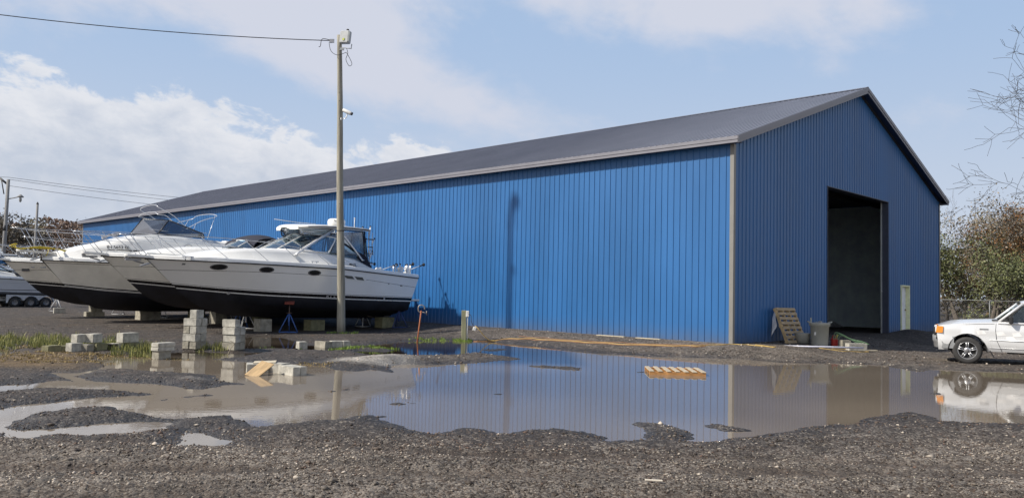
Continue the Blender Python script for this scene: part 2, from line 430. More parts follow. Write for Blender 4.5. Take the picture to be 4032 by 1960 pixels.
def water_sd(x, y):
    w = sdist(x, y, MAIN)
    for p in ISL: w = np.minimum(w, -sdist(x, y, p))
    for p in POOLS + [POOL_STACK]: w = np.maximum(w, sdist(x, y, p))
    return w
def bcoords(x, y):
    a = (x - BC.x) * BA.x + (y - BC.y) * BA.y; b = (x - BC.x) * BB.x + (y - BC.y) * BB.y
    return a, b
def ground_z(x, y):
    x = np.asarray(x, float); y = np.asarray(y, float)
    near = (np.abs(x) < 30) & (y > 3) & (y < 45)
    w = np.full(x.shape, -5.0)
    w[near] = water_sd(x[near], y[near])
    # ragged shore
    w = w + 0.05 + fbm(x, y, 2.3, 4, 0.6) * 0.24 + fbm(x, y, 9.0, 2) * 0.10
    land = np.clip(-w, 0, 2)
    z = np.where(w > 0, -np.minimum(w * 0.16, 0.07), np.minimum(land * 0.13, 0.045) + 0.004)
    big = fbm(x, y, 0.35, 3)
    z = z + np.where(w > 0, 0, 1) * (big * 0.05 + 0.012) * np.clip(land / 0.8, 0, 1)
    a, b = bcoords(x, y)
    dx = np.maximum(np.maximum(-a, a - 56.8), 0); dy = np.maximum(np.maximum(-b, b - 19.5), 0)
    d = np.hypot(dx, dy)
    k = np.where(a > 8, 0.4, 1.0)
    z = z + 0.215 * sm(-d, -3.4, -0.35) * np.clip(land / 0.6 + 0.0, 0, 1)
    # dirt thrown up in front of the two doors, pale gravel heap
    z = z + 0.16 * np.exp(-(((b - 14.0) / 1.6) ** 2 + ((a + 0.9) / 0.8) ** 2)) + 0.10 * np.exp(-(((b - 13.4) / 0.7) ** 2 + ((a + 0.5) / 0.5) ** 2))
    z = z + 0.12 * np.exp(-(((x + 2.6) / 0.8) ** 2 + ((y - 18.6) / 0.7) ** 2))
    z = z + 0.03 * sm(-y, -11, -5) - 0.035 * ruts(x, y) * (y < 9.5)
    return z, w
def ruts(x, y):
    wob = 0.35 * vnoise(x * 0.5 + 3, x * 0 + 1) 
    r_ = 0
    for y0, k, wd in ((6.15, 0.10, 0.22), (7.15, 0.08, 0.20), (8.05, -0.05, 0.16)):
        r_ = np.maximum(r_, np.exp(-((y - (y0 + k * x + wob)) / wd) ** 2) * np.clip(0.25 + vnoise(x * .7 + y0, x * 0 + y0) * 1.1, 0, 1))
    return r_
def gz(x, y): 
    z, _ = ground_z(np.array([x]), np.array([y])); return float(z[0])

# ------------------------------------------------------------------ ground sheet
def ground_material():
    m = bpy.data.materials.new('gravel_ground'); m.use_nodes = True
    nt = m.node_tree; b = nt.nodes['Principled BSDF']; L = nt.links.new
    N = lambda t: nt.nodes.new(t)
    tc = N('ShaderNodeTexCoord')
    def attr(n):
        a = N('ShaderNodeAttribute'); a.attribute_name = n; return a.outputs['Fac']
    def noise(s, d=6, r=0.6):
        n = N('ShaderNodeTexNoise'); n.inputs['Scale'].default_value = s; n.inputs['Detail'].default_value = d; n.inputs['Roughness'].default_value = r
        L(tc.outputs['Object'], n.inputs['Vector']); return n.outputs['Fac']
    def vor(s):
        n = N('ShaderNodeTexVoronoi'); n.inputs['Scale'].default_value = s; L(tc.outputs['Object'], n.inputs['Vector']); return n
    def mix(f, A, B):
        n = N('ShaderNodeMix'); n.data_type = 'RGBA'
        if isinstance(f, float): n.inputs['Factor'].default_value = f
        else: L(f, n.inputs['Factor'])
        for k, v in (('A', A), ('B', B)):
            if isinstance(v, tuple): n.inputs[k].default_value = v
            else: L(v, n.inputs[k])
        return n.outputs['Result']
    def M(op, a, b_, c=None, cl=False):
        n = N('ShaderNodeMath'); n.operation = op; n.use_clamp = cl
        for i, v in enumerate((a, b_, c)):
            if v is None: continue
            if isinstance(v, (int, float)): n.inputs[i].default_value = v
            else: L(v, n.inputs[i])
        return n.outputs[0]
    v1, v2 = vor(42), vor(17)
    sx = N('ShaderNodeSeparateColor'); L(v1.outputs['Color'], sx.inputs[0])
    sx2 = N('ShaderNodeSeparateColor'); L(v2.outputs['Color'], sx2.inputs[0])
    dry, pale, straw, wet = attr('dry'), attr('pale'), attr('straw'), attr('wet')
    cell = sx.outputs[0]
    dark = mix(cell, (0.024, 0.019, 0.017, 1), (0.085, 0.067, 0.057, 1))
    brown = mix(noise(1.7), (0.052, 0.035, 0.022, 1), (0.112, 0.078, 0.050, 1))
    lightc = mix(sx.outputs[1], (0.13, 0.105, 0.085, 1), (0.36, 0.32, 0.27, 1))
    # share of pale stones rises with 'dry'
    pick = M('GREATER_THAN', M('ADD', cell, M('MULTIPLY', dry, 0.48)), 0.93)
    base = mix(M('MULTIPLY', dry, 0.85), dark, brown)
    pick2 = M('GREATER_THAN', M('ADD', sx2.outputs[2], M('MULTIPLY', dry, 0.22)), 0.975)
    c = mix(M('MULTIPLY', M('MAXIMUM', pick, pick2), 0.9), base, lightc)
    c = mix(M('MULTIPLY', straw, M('ADD', 0.35, noise(14))), c, mix(noise(30), (0.10, 0.055, 0.02, 1), (0.30, 0.20, 0.08, 1)))
    c = mix(M('MULTIPLY', attr('rut'), 0.8), c, mix(noise(11), (0.050, 0.035, 0.024, 1), (0.095, 0.067, 0.046, 1)))
    c = mix(pale, c, mix(cell, (0.34, 0.31, 0.27, 1), (0.62, 0.58, 0.52, 1)))
    c = mix(M('MULTIPLY', noise(0.6, 4), 0.45), c, (0.040, 0.034, 0.032, 1))
    mul = N('ShaderNodeMix'); mul.data_type = 'RGBA'; mul.blend_type = 'MULTIPLY'; mul.inputs['Factor'].default_value = 1.0
    rg_ = N('ShaderNodeMapRange'); rg_.inputs[1].default_value = 0.36; rg_.inputs[2].default_value = 0.64; rg_.inputs[3].default_value = 0.5; rg_.inputs[4].default_value = 1.3
    L(noise(3.1, 8, 0.72), rg_.inputs[0]); L(rg_.outputs[0], mul.inputs['B']); L(c, mul.inputs['A']); c = mul.outputs['Result']
    hs = N('ShaderNodeHueSaturation'); L(c, hs.inputs['Color'])
    L(M('SUBTRACT', 0.92, M('MULTIPLY', wet, 0.45)), hs.inputs['Value'])
    L(hs.outputs[0], b.inputs['Base Color'])
    L(M('SUBTRACT', 0.92, M('MULTIPLY', wet, 0.42)), b.inputs['Roughness'])
    bp = N('ShaderNodeBump'); bp.inputs['Strength'].default_value = 0.9; bp.inputs['Distance'].default_value = 0.02
    h = M('ADD', M('MULTIPLY', v1.outputs['Distance'], -0.7), M('MULTIPLY', v2.outputs['Distance'], -1.0))
    L(M('ADD', h, M('MULTIPLY', noise(90, 3), 0.5)), bp.inputs['Height']); L(bp.outputs[0], b.inputs['Normal'])
    return m
def surf_attrs(x, y, w):
    n = fbm(x, y, 0.9, 4)
    dry = np.clip(sm(-y, -9.6, -6.6) + 0.25 + n * 0.9, 0, 1) * sm(-y, -10.6, -7.5)
    dry = np.clip(dry + 0.55 * sm(x - y * 0.0, 1.0, 6.0) * sm(-y, -11.5, -9.0), 0, 1)
    a, b = bcoords(x, y)
    bank = sm(-np.maximum(-b, 0) , -4.2, -2.0) * (a > -8) * (a < 10) * (b < 0.5) + sm(-np.abs(a + 2.5), -5.5, -3.0) * (b > -3) * (b < 9)
    dry = np.clip(np.maximum(dry, bank * (0.6 + n)), 0, 1)
    dry = np.maximum(dry, 0.45 * ((y < 22) & (y > 17.5) & (x > -2.6) & (x < 2)))
    dry = np.maximum(dry, 0.75 * np.exp(-(((x - 2.0) / 0.5) ** 2 + ((y - 10.3) / 0.7) ** 2)) + 0.75 * np.exp(-(((x - 2.9) / 0.5) ** 2 + ((y - 10.3) / 0.6) ** 2)))
    pale = np.exp(-(((x + 2.75) / 0.62) ** 2 + ((y - 18.2) / 1.0) ** 2)) + 0.8 * np.exp(-(((x + 3.5) / 0.6) ** 2 + ((y - 18.3) / 0.55) ** 2)) + .45 * np.exp(-(((x + 5.3) / .5) ** 2 + ((y - 14.0) / .3) ** 2))
    pale = np.clip((pale + n * 0.7 - 0.22) * 1.8, 0, 1)
    straw = np.clip(np.exp(-(((x + 11.0) / 3.4) ** 4 + ((y - 16.8) / 1.9) ** 4)) + fbm(x, y, 1.3, 3) * 0.9, 0, 1) * (x < -6.5) * (y > 13.5)
    wet = np.exp(-np.clip(-w, 0, 5) / 0.45)
    rut = ruts(x, y) * (y < 9.5) + np.clip(fbm(x, y, 0.8, 4) * 2.2 - .1, 0, 1) * (y < 10)
    return dry, pale, straw, wet, np.clip(rut, 0, 1)
def build_ground():
    az = np.concatenate([np.arange(-180, -44, 4.0), np.arange(-44, 44, 0.14), np.arange(44, 180, 4.0)]) * math.pi / 180
    r = [0.6]
    while r[-1] < 1.5: r.append(r[-1] + 0.3)
    while r[-1] < 44: r.append(r[-1] * 1.0078)
    while r[-1] < 2500: r.append(r[-1] * 1.12)
    r = np.array(r)
    RR, AA = np.meshgrid(r, az, indexing='ij')
    x = RR * np.sin(AA); y = RR * np.cos(AA)
    xf, yf = x.ravel(), y.ravel()
    z, w = ground_z(xf, yf)
    fine = fbm(xf, yf, 28, 2) * 0.030 * np.clip(14 / np.maximum(RR.ravel(), 6), 0, 1) + fbm(xf, yf, 7, 3) * 0.013
    z = z + np.where(w > 0, fine * 0.25, fine * np.clip(-w / 0.15, 0.25, 1)) * (RR.ravel() < 60)
    nr, na = RR.shape
    me = bpy.data.meshes.new('ground')
    co = np.stack([xf, yf, z], 1)
    co = np.vstack([co, [[0, 0, 0.05]]])
    idx = np.arange(nr * na).reshape(nr, na)
    nxt = np.roll(idx, -1, axis=1)
    q = np.stack([idx[:-1], idx[1:], nxt[1:], nxt[:-1]], -1).reshape(-1, 4)
    c = nr * na
    tri = np.stack([np.full(na, c), idx[0], nxt[0]], -1)
    nf = len(q) + len(tri)
    me.vertices.add(len(co)); me.vertices.foreach_set('co', co.ravel().astype(np.float32))
    loops = np.concatenate([q.ravel(), tri.ravel()])
    me.loops.add(len(loops)); me.loops.foreach_set('vertex_index', loops.astype(np.int32))
    me.polygons.add(nf)
    st = np.concatenate([np.arange(len(q)) * 4, len(q) * 4 + np.arange(len(tri)) * 3])
    me.polygons.foreach_set('loop_start', st.astype(np.int32))
    me.polygons.foreach_set('use_smooth', np.ones(nf, bool))
    me.update(calc_edges=True)
    at = surf_attrs(xf, yf, w)
    for nm, v in zip(('dry', 'pale', 'straw', 'wet', 'rut'), at):
        A_ = me.attributes.new(nm, 'FLOAT', 'POINT')
        A_.data.foreach_set('value', np.append(v, 0).astype(np.float32))
    me.materials.append(ground_material())
    o = bpy.data.objects.new('ground', me); COL.objects.link(o)
    # face up
    if me.polygons[1000].normal.z < 0: me.flip_normals()
    o['kind'] = 'structure'; o['label'] = 'dark wet gravel yard with stones and tyre ruts'
    return o
build_ground()

def build_water():
    m = bpy.data.materials.new('muddy_water'); m.use_nodes = True
    nt = m.node_tree; b = nt.nodes['Principled BSDF']; L = nt.links.new
    tc = nt.nodes.new('ShaderNodeTexCoord')
    n = nt.nodes.new('ShaderNodeTexNoise'); n.inputs['Scale'].default_value = 0.22; n.inputs['Detail'].default_value = 3
    L(tc.outputs['Object'], n.inputs['Vector'])
    at = nt.nodes.new('ShaderNodeAttribute'); at.attribute_name = 'mud'
    cr = nt.nodes.new('ShaderNodeMix'); cr.data_type = 'RGBA'
    L(at.outputs['Fac'], cr.inputs['Factor'])
    cr.inputs['A'].default_value = (0.020, 0.014, 0.010, 1)
    cr.inputs['B'].default_value = (0.215, 0.178, 0.138, 1)
    L(cr.outputs['Result'], b.inputs['Base Color'])
    b.inputs['Roughness'].default_value = 0.025
    b.inputs['IOR'].default_value = 1.42
    b.inputs['Specular IOR Level'].default_value = 0.5
    mp = nt.nodes.new('ShaderNodeMapping'); mp.inputs['Scale'].default_value = (1, 1.6, 1)
    L(tc.outputs['Object'], mp.inputs[0])
    n2 = nt.nodes.new('ShaderNodeTexNoise'); n2.inputs['Scale'].default_value = 5.5; n2.inputs['Detail'].default_value = 3
    L(mp.outputs[0], n2.inputs['Vector'])
    bp = nt.nodes.new('ShaderNodeBump'); bp.inputs['Strength'].default_value = 0.10; bp.inputs['Distance'].default_value = 0.006
    L(n2.outputs['Fac'], bp.inputs['Height']); L(bp.outputs[0], b.inputs['Normal'])
    xs = np.arange(-24, 30.01, 0.5); ys = np.arange(7.5, 30.01, 0.5)
    Xg, Yg = np.meshgrid(xs, ys)
    mud = np.clip(0.9 - 0.75 * sm(Yg, 17.6, 19.5) * (Xg < 1.8) + 0.5 * (vnoise(Xg * 0.35, Yg * 0.5) - 0.5), 0.05, 1)
    V = [(float(a), float(c), 0.0) for a, c in zip(Xg.ravel(), Yg.ravel())]
    nx = len(xs)
    F = [(j * nx + i, j * nx + i + 1, (j + 1) * nx + i + 1, (j + 1) * nx + i) for j in range(len(ys) - 1) for i in range(nx - 1)]
    me = bpy.data.meshes.new('water'); me.from_pydata(V, [], F)
    A_ = me.attributes.new('mud', 'FLOAT', 'POINT'); A_.data.foreach_set('value', mud.ravel().astype(np.float32))
    me.materials.append(m)
    o = bpy.data.objects.new('water', me); COL.objects.link(o); o['kind'] = 'structure'
    o['label'] = 'muddy brown rain water standing in a wide puddle'
build_water()

# ------------------------------------------------------------------ loose stones, as one mesh
def stone_field():
    def sample(n, y0, y1, smin, smax):
        # uniform in ground area inside the visible wedge
        u = NPR.random(n); Y = np.sqrt(y0 * y0 + u * (y1 * y1 - y0 * y0))
        X = (NPR.random(n) * 2 - 1) * 0.70 * Y
        s = smin + (smax - smin) * NPR.random(n) ** 3.0
        return X, Y, s
    parts = [sample(62000, 4.6, 9.5, 0.004, 0.014), sample(3500, 4.6, 11.0, 0.010, 0.024), sample(260, 4.6, 12.0, 0.022, 0.045), sample(24000, 9.0, 13.5, 0.005, 0.020), sample(15000, 13.5, 30, 0.009, 0.034)]
    X = np.concatenate([p[0] for p in parts]); Y = np.concatenate([p[1] for p in parts]); s = np.concatenate([p[2] for p in parts])
    z, w = ground_z(X, Y)
    dry, pale, straw, wet, rut = surf_attrs(X, Y, w)
    keep = (w < -0.02) | ((w < 0.16) & (NPR.random(len(w)) < 0.5) & (s < 0.03))
    a, b = bcoords(X, Y)
    keep &= ~((a > 0) & (b > -0.05))
    thin_ = np.clip(1.0 + 3.6 * fbm(X * .45, Y * 1.3, 0.55, 3) , 0.08, 1)
    keep &= NPR.random(len(w)) > rut * .8
    keep &= NPR.random(len(w)) < thin_ * np.clip(0.35 + 0.8 * np.maximum(dry, pale) + 0.3 * (w > -0.5), 0, 1)
    X, Y, s, z, dry, pale, w = [v[keep] for v in (X, Y, s, z, dry, pale, w)]
    n = len(X)
    octa = np.array([[1, 0, 0], [0, 1, 0], [-1, 0, 0], [0, -1, 0], [0, 0, 1], [0, 0, -1]], float)
    th = NPR.random(n) * 6.283
    V = octa[None] * (0.72 + 0.56 * NPR.random((n, 6, 1)))
    V = V + (NPR.random((n, 6, 3)) - 0.5) * 0.5
    V[:, :, 0] *= (0.9 + 0.7 * NPR.random(n))[:, None]
    V[:, :, 2] *= (0.45 + 0.35 * NPR.random(n))[:, None]
    c, sn = np.cos(th)[:, None], np.sin(th)[:, None]
    x = V[:, :, 0] * c - V[:, :, 1] * sn; y = V[:, :, 0] * sn + V[:, :, 1] * c
    P = np.stack([x * s[:, None] + X[:, None], y * s[:, None] + Y[:, None], V[:, :, 2] * s[:, None] + (z + s * 0.18)[:, None]], -1).reshape(-1, 3)
    F = np.array([[0, 1, 4], [1, 2, 4], [2, 3, 4], [3, 0, 4], [1, 0, 5], [2, 1, 5], [3, 2, 5], [0, 3, 5]])
    T = (F[None] + (np.arange(n) * 6)[:, None, None]).reshape(-1)
    # a stone is pale (limestone) or dark (slag), more often pale on dry ground
    lightp = np.clip(0.05 + 0.55 * dry * np.clip(1.0 + 2.2 * fbm(X, Y, 0.8, 3), 0.25, 1.6) + pale * 1.2, 0, 0.97)
    isl = NPR.random(n) < lightp
    br = NPR.random(n)
    lc = np.stack([lerp(0.15, 0.50, br ** 1.5), lerp(0.125, 0.44, br ** 1.5), lerp(0.10, 0.37, br ** 1.5)], 1)
    dc = np.stack([lerp(0.030, 0.11, br), lerp(0.022, 0.082, br), lerp(0.018, 0.063, br)], 1)
    rc = np.stack([lerp(0.07, 0.17, br), lerp(0.045, 0.11, br), lerp(0.035, 0.08, br)], 1)
    colr = np.where(isl[:, None], lc, dc)
    red = (NPR.random(n) < 0.18)[:, None] & ~isl[:, None]
    colr = np.where(red, rc, colr)
    patch = np.clip(0.92 + 2.0 * fbm(X * .6, Y * 1.2, 0.9, 4), 0.5, 1.3)[:, None]
    colr = colr * patch
    me = bpy.data.meshes.new('loose_gravel')
    me.vertices.add(len(P)); me.vertices.foreach_set('co', P.ravel().astype(np.float32))
    me.loops.add(len(T)); me.loops.foreach_set('vertex_index', T.astype(np.int32))
    me.polygons.add(len(T) // 3); me.polygons.foreach_set('loop_start', (np.arange(len(T) // 3) * 3).astype(np.int32))
    me.update(calc_edges=True)
    ca = me.attributes.new('stone', 'FLOAT_COLOR', 'POINT')
    cc = np.repeat(np.concatenate([colr, np.ones((n, 1))], 1), 6, axis=0)
    ca.data.foreach_set('color', cc.ravel().astype(np.float32))
    m = bpy.data.materials.new('stones'); m.use_nodes = True
    nt = m.node_tree; b_ = nt.nodes['Principled BSDF']
    at = nt.nodes.new('ShaderNodeAttribute'); at.attribute_name = 'stone'
    nt.links.new(at.outputs['Color'], b_.inputs['Base Color']); b_.inputs['Roughness'].default_value = 0.75
    me.materials.append(m)
    o = bpy.data.objects.new('loose_gravel', me); COL.objects.link(o)
    tag(o, 'loose pale and dark stones scattered over the yard', 'gravel', kind='stuff')
stone_field()

# ------------------------------------------------------------------ grass and weeds
def grass(name, label, spots, n, hmin, hmax, c0, c1, lean=0.5, cat='grass'):
    V = []; F = []; cols = []
    tot = sum(s[4] for s in spots)
    for (cx, cy, rx, ry, wgt) in spots:
        k = int(n * wgt / tot)
        # tufts inside the patch
        tx = cx + (NPR.random(max(4, k // 14)) * 2 - 1) * rx; ty = cy + (NPR.random(len(tx)) * 2 - 1) * ry
        ii = NPR.integers(0, len(tx), k)
        x = tx[ii] + NPR.normal(0, 0.05, k); y = ty[ii] + NPR.normal(0, 0.05, k)
        ok = ((x - cx) / (rx * 1.15)) ** 2 + ((y - cy) / (ry * 1.15)) ** 2 < 1
        x, y, ii = x[ok], y[ok], ii[ok]
        z, w = ground_z(x, y)
        hh = hmin + (hmax - hmin) * (0.35 + 0.65 * NPR.random(len(tx)))[ii] * NPR.random(len(x)) ** 0.7
        for i in range(len(x)):
            if w[i] > 0.25: continue
            t = RND.random() * 6.283; wd = 0.004 + 0.005 * RND.random(); h = hh[i]
            dx, dy = math.cos(t) * wd, math.sin(t) * wd
            l = lean * h * RND.random(); t2 = RND.random() * 6.283
            lx, ly = math.cos(t2) * l, math.sin(t2) * l
            o = len(V); zz = max(float(z[i]), -0.02) - 0.005
            V += [(x[i] - dx, y[i] - dy, zz), (x[i] + dx, y[i] + dy, zz), (x[i] + lx * .4 + dx * .8, y[i] + ly * .4 + dy * .8, zz + h * .6),
                  (x[i] + lx * .4 - dx * .8, y[i] + ly * .4 - dy * .8, zz + h * .6), (x[i] + lx, y[i] + ly, zz + h * (1 - 0.25 * l / h))]
            F += [(o, o + 1, o + 2, o + 3), (o + 3, o + 2, o + 4)]
            q = RND.random(); cc = tuple(lerp(c0[j], c1[j], q) for j in range(3)) + (1,)
            cols += [cc] * 5
    me = bpy.data.meshes.new(name); me.from_pydata(V, [], F)
    ca = me.attributes.new('blade', 'FLOAT_COLOR', 'POINT'); ca.data.foreach_set('color', np.array(cols, np.float32).ravel())
    key = 'blade_mat'
    if key not in MATS:
        m = bpy.data.materials.new('grass_blade'); m.use_nodes = True
        nt = m.node_tree; b_ = nt.nodes['Principled BSDF']
        at = nt.nodes.new('ShaderNodeAttribute'); at.attribute_name = 'blade'
        nt.links.new(at.outputs['Color'], b_.inputs['Base Color']); b_.inputs['Roughness'].default_value = 0.6
        MATS[key] = m
    me.materials.append(MATS[key])
    o = bpy.data.objects.new(name, me); COL.objects.link(o)
    return tag(o, label, cat, kind='stuff')
GREEN0, GREEN1 = (0.07, 0.10, 0.02), (0.38, 0.36, 0.12)
TAN0, TAN1 = (0.16, 0.10, 0.03), (0.38, 0.29, 0.12)
grass('green_grass', 'tall green weeds growing around the concrete blocks at left', [(-12.6, 20.6, 1.9, 1.3, 4), (-10.6, 20.3, 1.3, 0.9, 2), (-9.3, 19.7, 0.9, 0.6, 1.6), (-14.5, 20.0, 1.5, 1.3, 1.5), (-7.5, 20.4, 0.4, 0.5, 0.5), (-8.6, 18.6, 0.6, 0.5, 0.5), (-13.5, 22.5, 2.5, 1.0, 1.0)], 8000, 0.04, 0.30, GREEN0, GREEN1)
grass('low_grass', 'short green grass along the edge of the dark puddle', [(-5.1, 21.9, 1.0, 0.4, 2), (-3.9, 22.3, 0.8, 0.6, 1), (-2.4, 26.2, 0.9, 0.5, 1.2), (-1.55, 26.4, 0.28, 0.25, 1.4), (-5.9, 28.2, 0.6, 0.3, 0.5), (-6.6, 21.8, .35, .3, .5)], 3600, 0.03, 0.13, (0.07, 0.13, 0.015), (0.24, 0.34, 0.05))
grass('dead_grass', 'flattened dry brown grass beside the puddle at left', [(-11.0, 17.2, 2.9, 1.3, 5), (-8.8, 18.2, 0.9, 0.5, 1), (-13.5, 18.4, 1.8, 1.0, 2), (-4.2, 17.3, 0.5, 0.35, 0.5), (-7.6, 18.2, .6, .4, .6), (-12.2, 19.6, 2.0, 0.6, 1.5)], 12000, 0.015, 0.075, TAN0, TAN1, lean=1.6)

# ------------------------------------------------------------------ the long blue shed
L_, W_, ZE, OV, OVF, SL = 56.83, 19.512, 6.152 + 0.241, 0.327, 0.318, 0.3393
D0, D1, DH = 6.721, 12.814, 5.463 + 0.241
M0, M1, MH = 14.227, 15.273, 2.061 + 0.241
def panel_mat(name, col, rough, glossvar=0.1):
    return mat(name, col, rough=rough, var=0.09, scale=0.7, bump=0.25, bscale=1.3, stretch=(1, 1, 0.35), spec=0.5, panels='wall')
blue = panel_mat('blue_steel', (0.017, 0.114, 0.315), 0.42)
roofm = mat('charcoal_roof_steel', (0.175, 0.18, 0.215), rough=0.36, var=0.08, scale=0.5, spec=0.5, panels='roof')
trim = mat('grey_trim_steel', (0.19, 0.19, 0.22), rough=0.4, var=0.06, scale=2)
ctrim = mat('taupe_corner_steel', (0.20, 0.195, 0.185), rough=0.45, var=0.06, scale=2)
inner = mat('bare_inner_steel', (0.70, 0.84, 0.98), rough=0.5, var=0.15, scale=1.5)
wood = mat('pine_wood', (0.44, 0.30, 0.15), rough=0.75, var=0.25, scale=5, stretch=(1, 1, 6), bump=0.2)
wet_wood = mat('grade_board', (0.13, 0.09, 0.06), rough=0.8, var=0.3, scale=4)
shed = thing('storage_shed', 'long bright blue metal shed with grey ribbed roof and a tall open doorway', 'building', BC, math.atan2(BB.y, BB.x))
# local axes: x across the gable (BB), y along the side (BA)
RIB = 0.2286
def rib_profile(length, lo=0.022, hi=0.046, h=0.019, off=0.0):
    """(distance, height) points of the ribbed sheet"""
    pts = [(0, 0)]
    k = 0
    while True:
        c = off + RIB * (k + 0.5)
        if c + hi > length: break
        pts += [(c - hi / 2, 0), (c - lo / 2, h), (c + lo / 2, h), (c + hi / 2, 0)]
        k += 1
    pts.append((length, 0))
    return pts
def wall_sheet(mb, p0, d, nrm, length, zb, ztop, mi=0, off=0.0, holes=()):
    """ribbed wall from p0 along d, zb up to ztop(distance); holes = (s0, s1, z0, z1)"""
    P = rib_profile(length, off=off)
    cuts = sorted(set([h for hh in holes for h in hh[:2]]))
    pts = []
    for (s, h) in P: pts.append((s, h))
    for c in cuts:
        hgt = float(np.interp(c, [p[0] for p in P], [p[1] for p in P])); pts.append((c, hgt))
    pts.sort()
    for (s0, h0), (s1, h1) in zip(pts[:-1], pts[1:]):
        if s1 - s0 < 1e-5: continue
        segs = [(zb, None)]
        mid = (s0 + s1) / 2
        spans = [(zb, zb, ztop(s0), ztop(s1))]
        for (a, b, z0, z1) in holes:
            if a <= mid <= b:
                ns = []
                if z0 > zb + 0.01: ns.append((zb, zb, z0, z0))
                ns.append((z1, z1, ztop(s0), ztop(s1)))
                spans = ns
        for (za, zb_, zc, zd) in spans:
            q0 = p0 + d * s0 + nrm * h0; q1 = p0 + d * s1 + nrm * h1
            mb.add([q0 + Vector((0, 0, za)), q1 + Vector((0, 0, zb_)), q1 + Vector((0, 0, zd)), q0 + Vector((0, 0, zc))], [(0, 1, 2, 3)], mi)
zr = lambda s: ZE - 0.12 + min(s, W_ - s) * SL
ex, ey = Vector((1, 0, 0)), Vector((0, 1, 0))
mb = MB(); wall_sheet(mb, Vector((0, L_, 0)), -ey, -ex, L_, ZB, lambda s: ZE - 0.05); mb.build('side_wall', blue, shed, label='sunlit long side wall with narrow vertical ribs')
mb = MB(); wall_sheet(mb, Vector((W_, 0, 0)), ey, ex, L_, ZB, lambda s: ZE - 0.05); mb.build('side_wall', blue, shed, fix=False)
mb = MB(); wall_sheet(mb, Vector((0, 0, 0)), ex, -ey, W_, ZB, zr, holes=((D0, D1, ZB, DH), (M0, M1, ZB, MH))); mb.build('gable_wall', blue, shed, label='shaded gable wall with the tall doorway')
mb = MB(); wall_sheet(mb, Vector((W_, L_, 0)), -ex, ey, W_, ZB, zr); mb.build('gable_wall', blue, shed, fix=False)
# linings so that the inside reads dark, with posts and girts
mb = MB()
t = 0.14
mb.add([(t, t, 0.1), (t, L_ - t, 0.1), (t, L_ - t, ZE - .1), (t, t, ZE - .1)], [(0, 1, 2, 3)])
mb.add([(W_ - t, t, 0.1), (W_ - t, L_ - t, 0.1), (W_ - t, L_ - t, ZE - .1), (W_ - t, t, ZE - .1)], [(0, 1, 2, 3)])
mb.add([(t, L_ - t, 0.1), (W_ - t, L_ - t, 0.1), (W_ - t, L_ - t, ZE - .1), (W_ / 2, L_ - t, ZE + W_ / 2 * SL - .2), (t, L_ - t, ZE - .1)], [(0, 1, 2, 3, 4)])
s_ = 0.4
while s_ < L_ - .5:
    mb.box((W_ - t - 0.02, s_, ZE / 2), (0.03, 0.05, ZE - 0.3)); s_ += 0.75
mb.build('inner_lining', inner, shed)
mb = MB()
for k in range(1, 22):
    yy = k * 2.6
    mb.box((W_ / 2, yy, ZE - 0.15), (W_ - 0.4, 0.06, 0.22)); mb.mark()
mb.build_parts('roof_truss', mat('dark_truss', (0.06, 0.055, 0.05), rough=.8), shed)
# roof planes (ribs run up the slope)
def roof_side(sgn):
    mb = MB()
    P = rib_profile(L_ + 2 * OVF, h=0.02)
    x_e = -OV if sgn < 0 else W_ + OV
    xr = W_ / 2
    z_r = ZE + (W_ / 2 + OV) * SL
    nx_ = Vector((-SL, 0, 1)).normalized() if sgn < 0 else Vector((SL, 0, 1)).normalized()
    e = [Vector((x_e, -OVF + s, ZE)) + nx_ * h for s, h in P]; r_ = [Vector((xr, -OVF + s, z_r)) + nx_ * h for s, h in P]
    mb.grid([e, r_], smooth=False)
    dn = Vector((0, 0, -0.03))
    mb.grid([[e[0] + dn - nx_ * 0.01, e[-1] + dn - nx_ * 0.01], [r_[0] + dn, r_[-1] + dn]], smooth=False)
    mb.build('roof_panel', roofm, shed, fix=False)
roof_side(-1); roof_side(1)
zrdg = ZE + (W_ / 2 + OV) * SL
mb = MB()
for s in (-1, 1):
    nx_ = Vector((s * SL, 0, 1)).normalized()
    a = Vector((W_ / 2, -OVF - .01, zrdg)) + Vector((0, 0, .045)); bq = Vector((W_ / 2 + s * 0.22, -OVF - .01, zrdg - .22 * SL)) + nx_ * 0.032
    mb.add([a, bq, bq + ey * (L_ + 2 * OVF + .02), a + ey * (L_ + 2 * OVF + .02)], [(0, 1, 2, 3)])
mb.build('ridge_cap', roofm, shed, fix=False)
# eave fascia in two steps, soffits
mb = MB()
for x_e, s in ((-OV, -1), (W_ + OV, 1)):
    mb.mark() if s > 0 else None
    mb.box((x_e + s * 0.012, L_ / 2, ZE - 0.050), (0.03, L_ + 2 * OVF, 0.10))
    mb.box((x_e - s * 0.004, L_ / 2, ZE - 0.145), (0.03, L_ + 2 * OVF - 0.02, 0.09))
mb.build_parts('eave_fascia', trim, shed)
mb = MB()
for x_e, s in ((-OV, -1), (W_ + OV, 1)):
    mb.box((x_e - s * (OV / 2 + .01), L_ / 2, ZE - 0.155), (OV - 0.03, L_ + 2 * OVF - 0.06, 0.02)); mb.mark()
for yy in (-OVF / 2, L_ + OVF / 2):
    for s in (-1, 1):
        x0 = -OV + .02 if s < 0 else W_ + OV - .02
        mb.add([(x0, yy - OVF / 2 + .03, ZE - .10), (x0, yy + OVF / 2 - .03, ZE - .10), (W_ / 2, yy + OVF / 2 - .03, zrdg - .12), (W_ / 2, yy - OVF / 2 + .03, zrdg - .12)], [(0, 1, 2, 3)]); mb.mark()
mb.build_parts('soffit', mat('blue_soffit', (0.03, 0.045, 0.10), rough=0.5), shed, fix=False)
mb = MB()
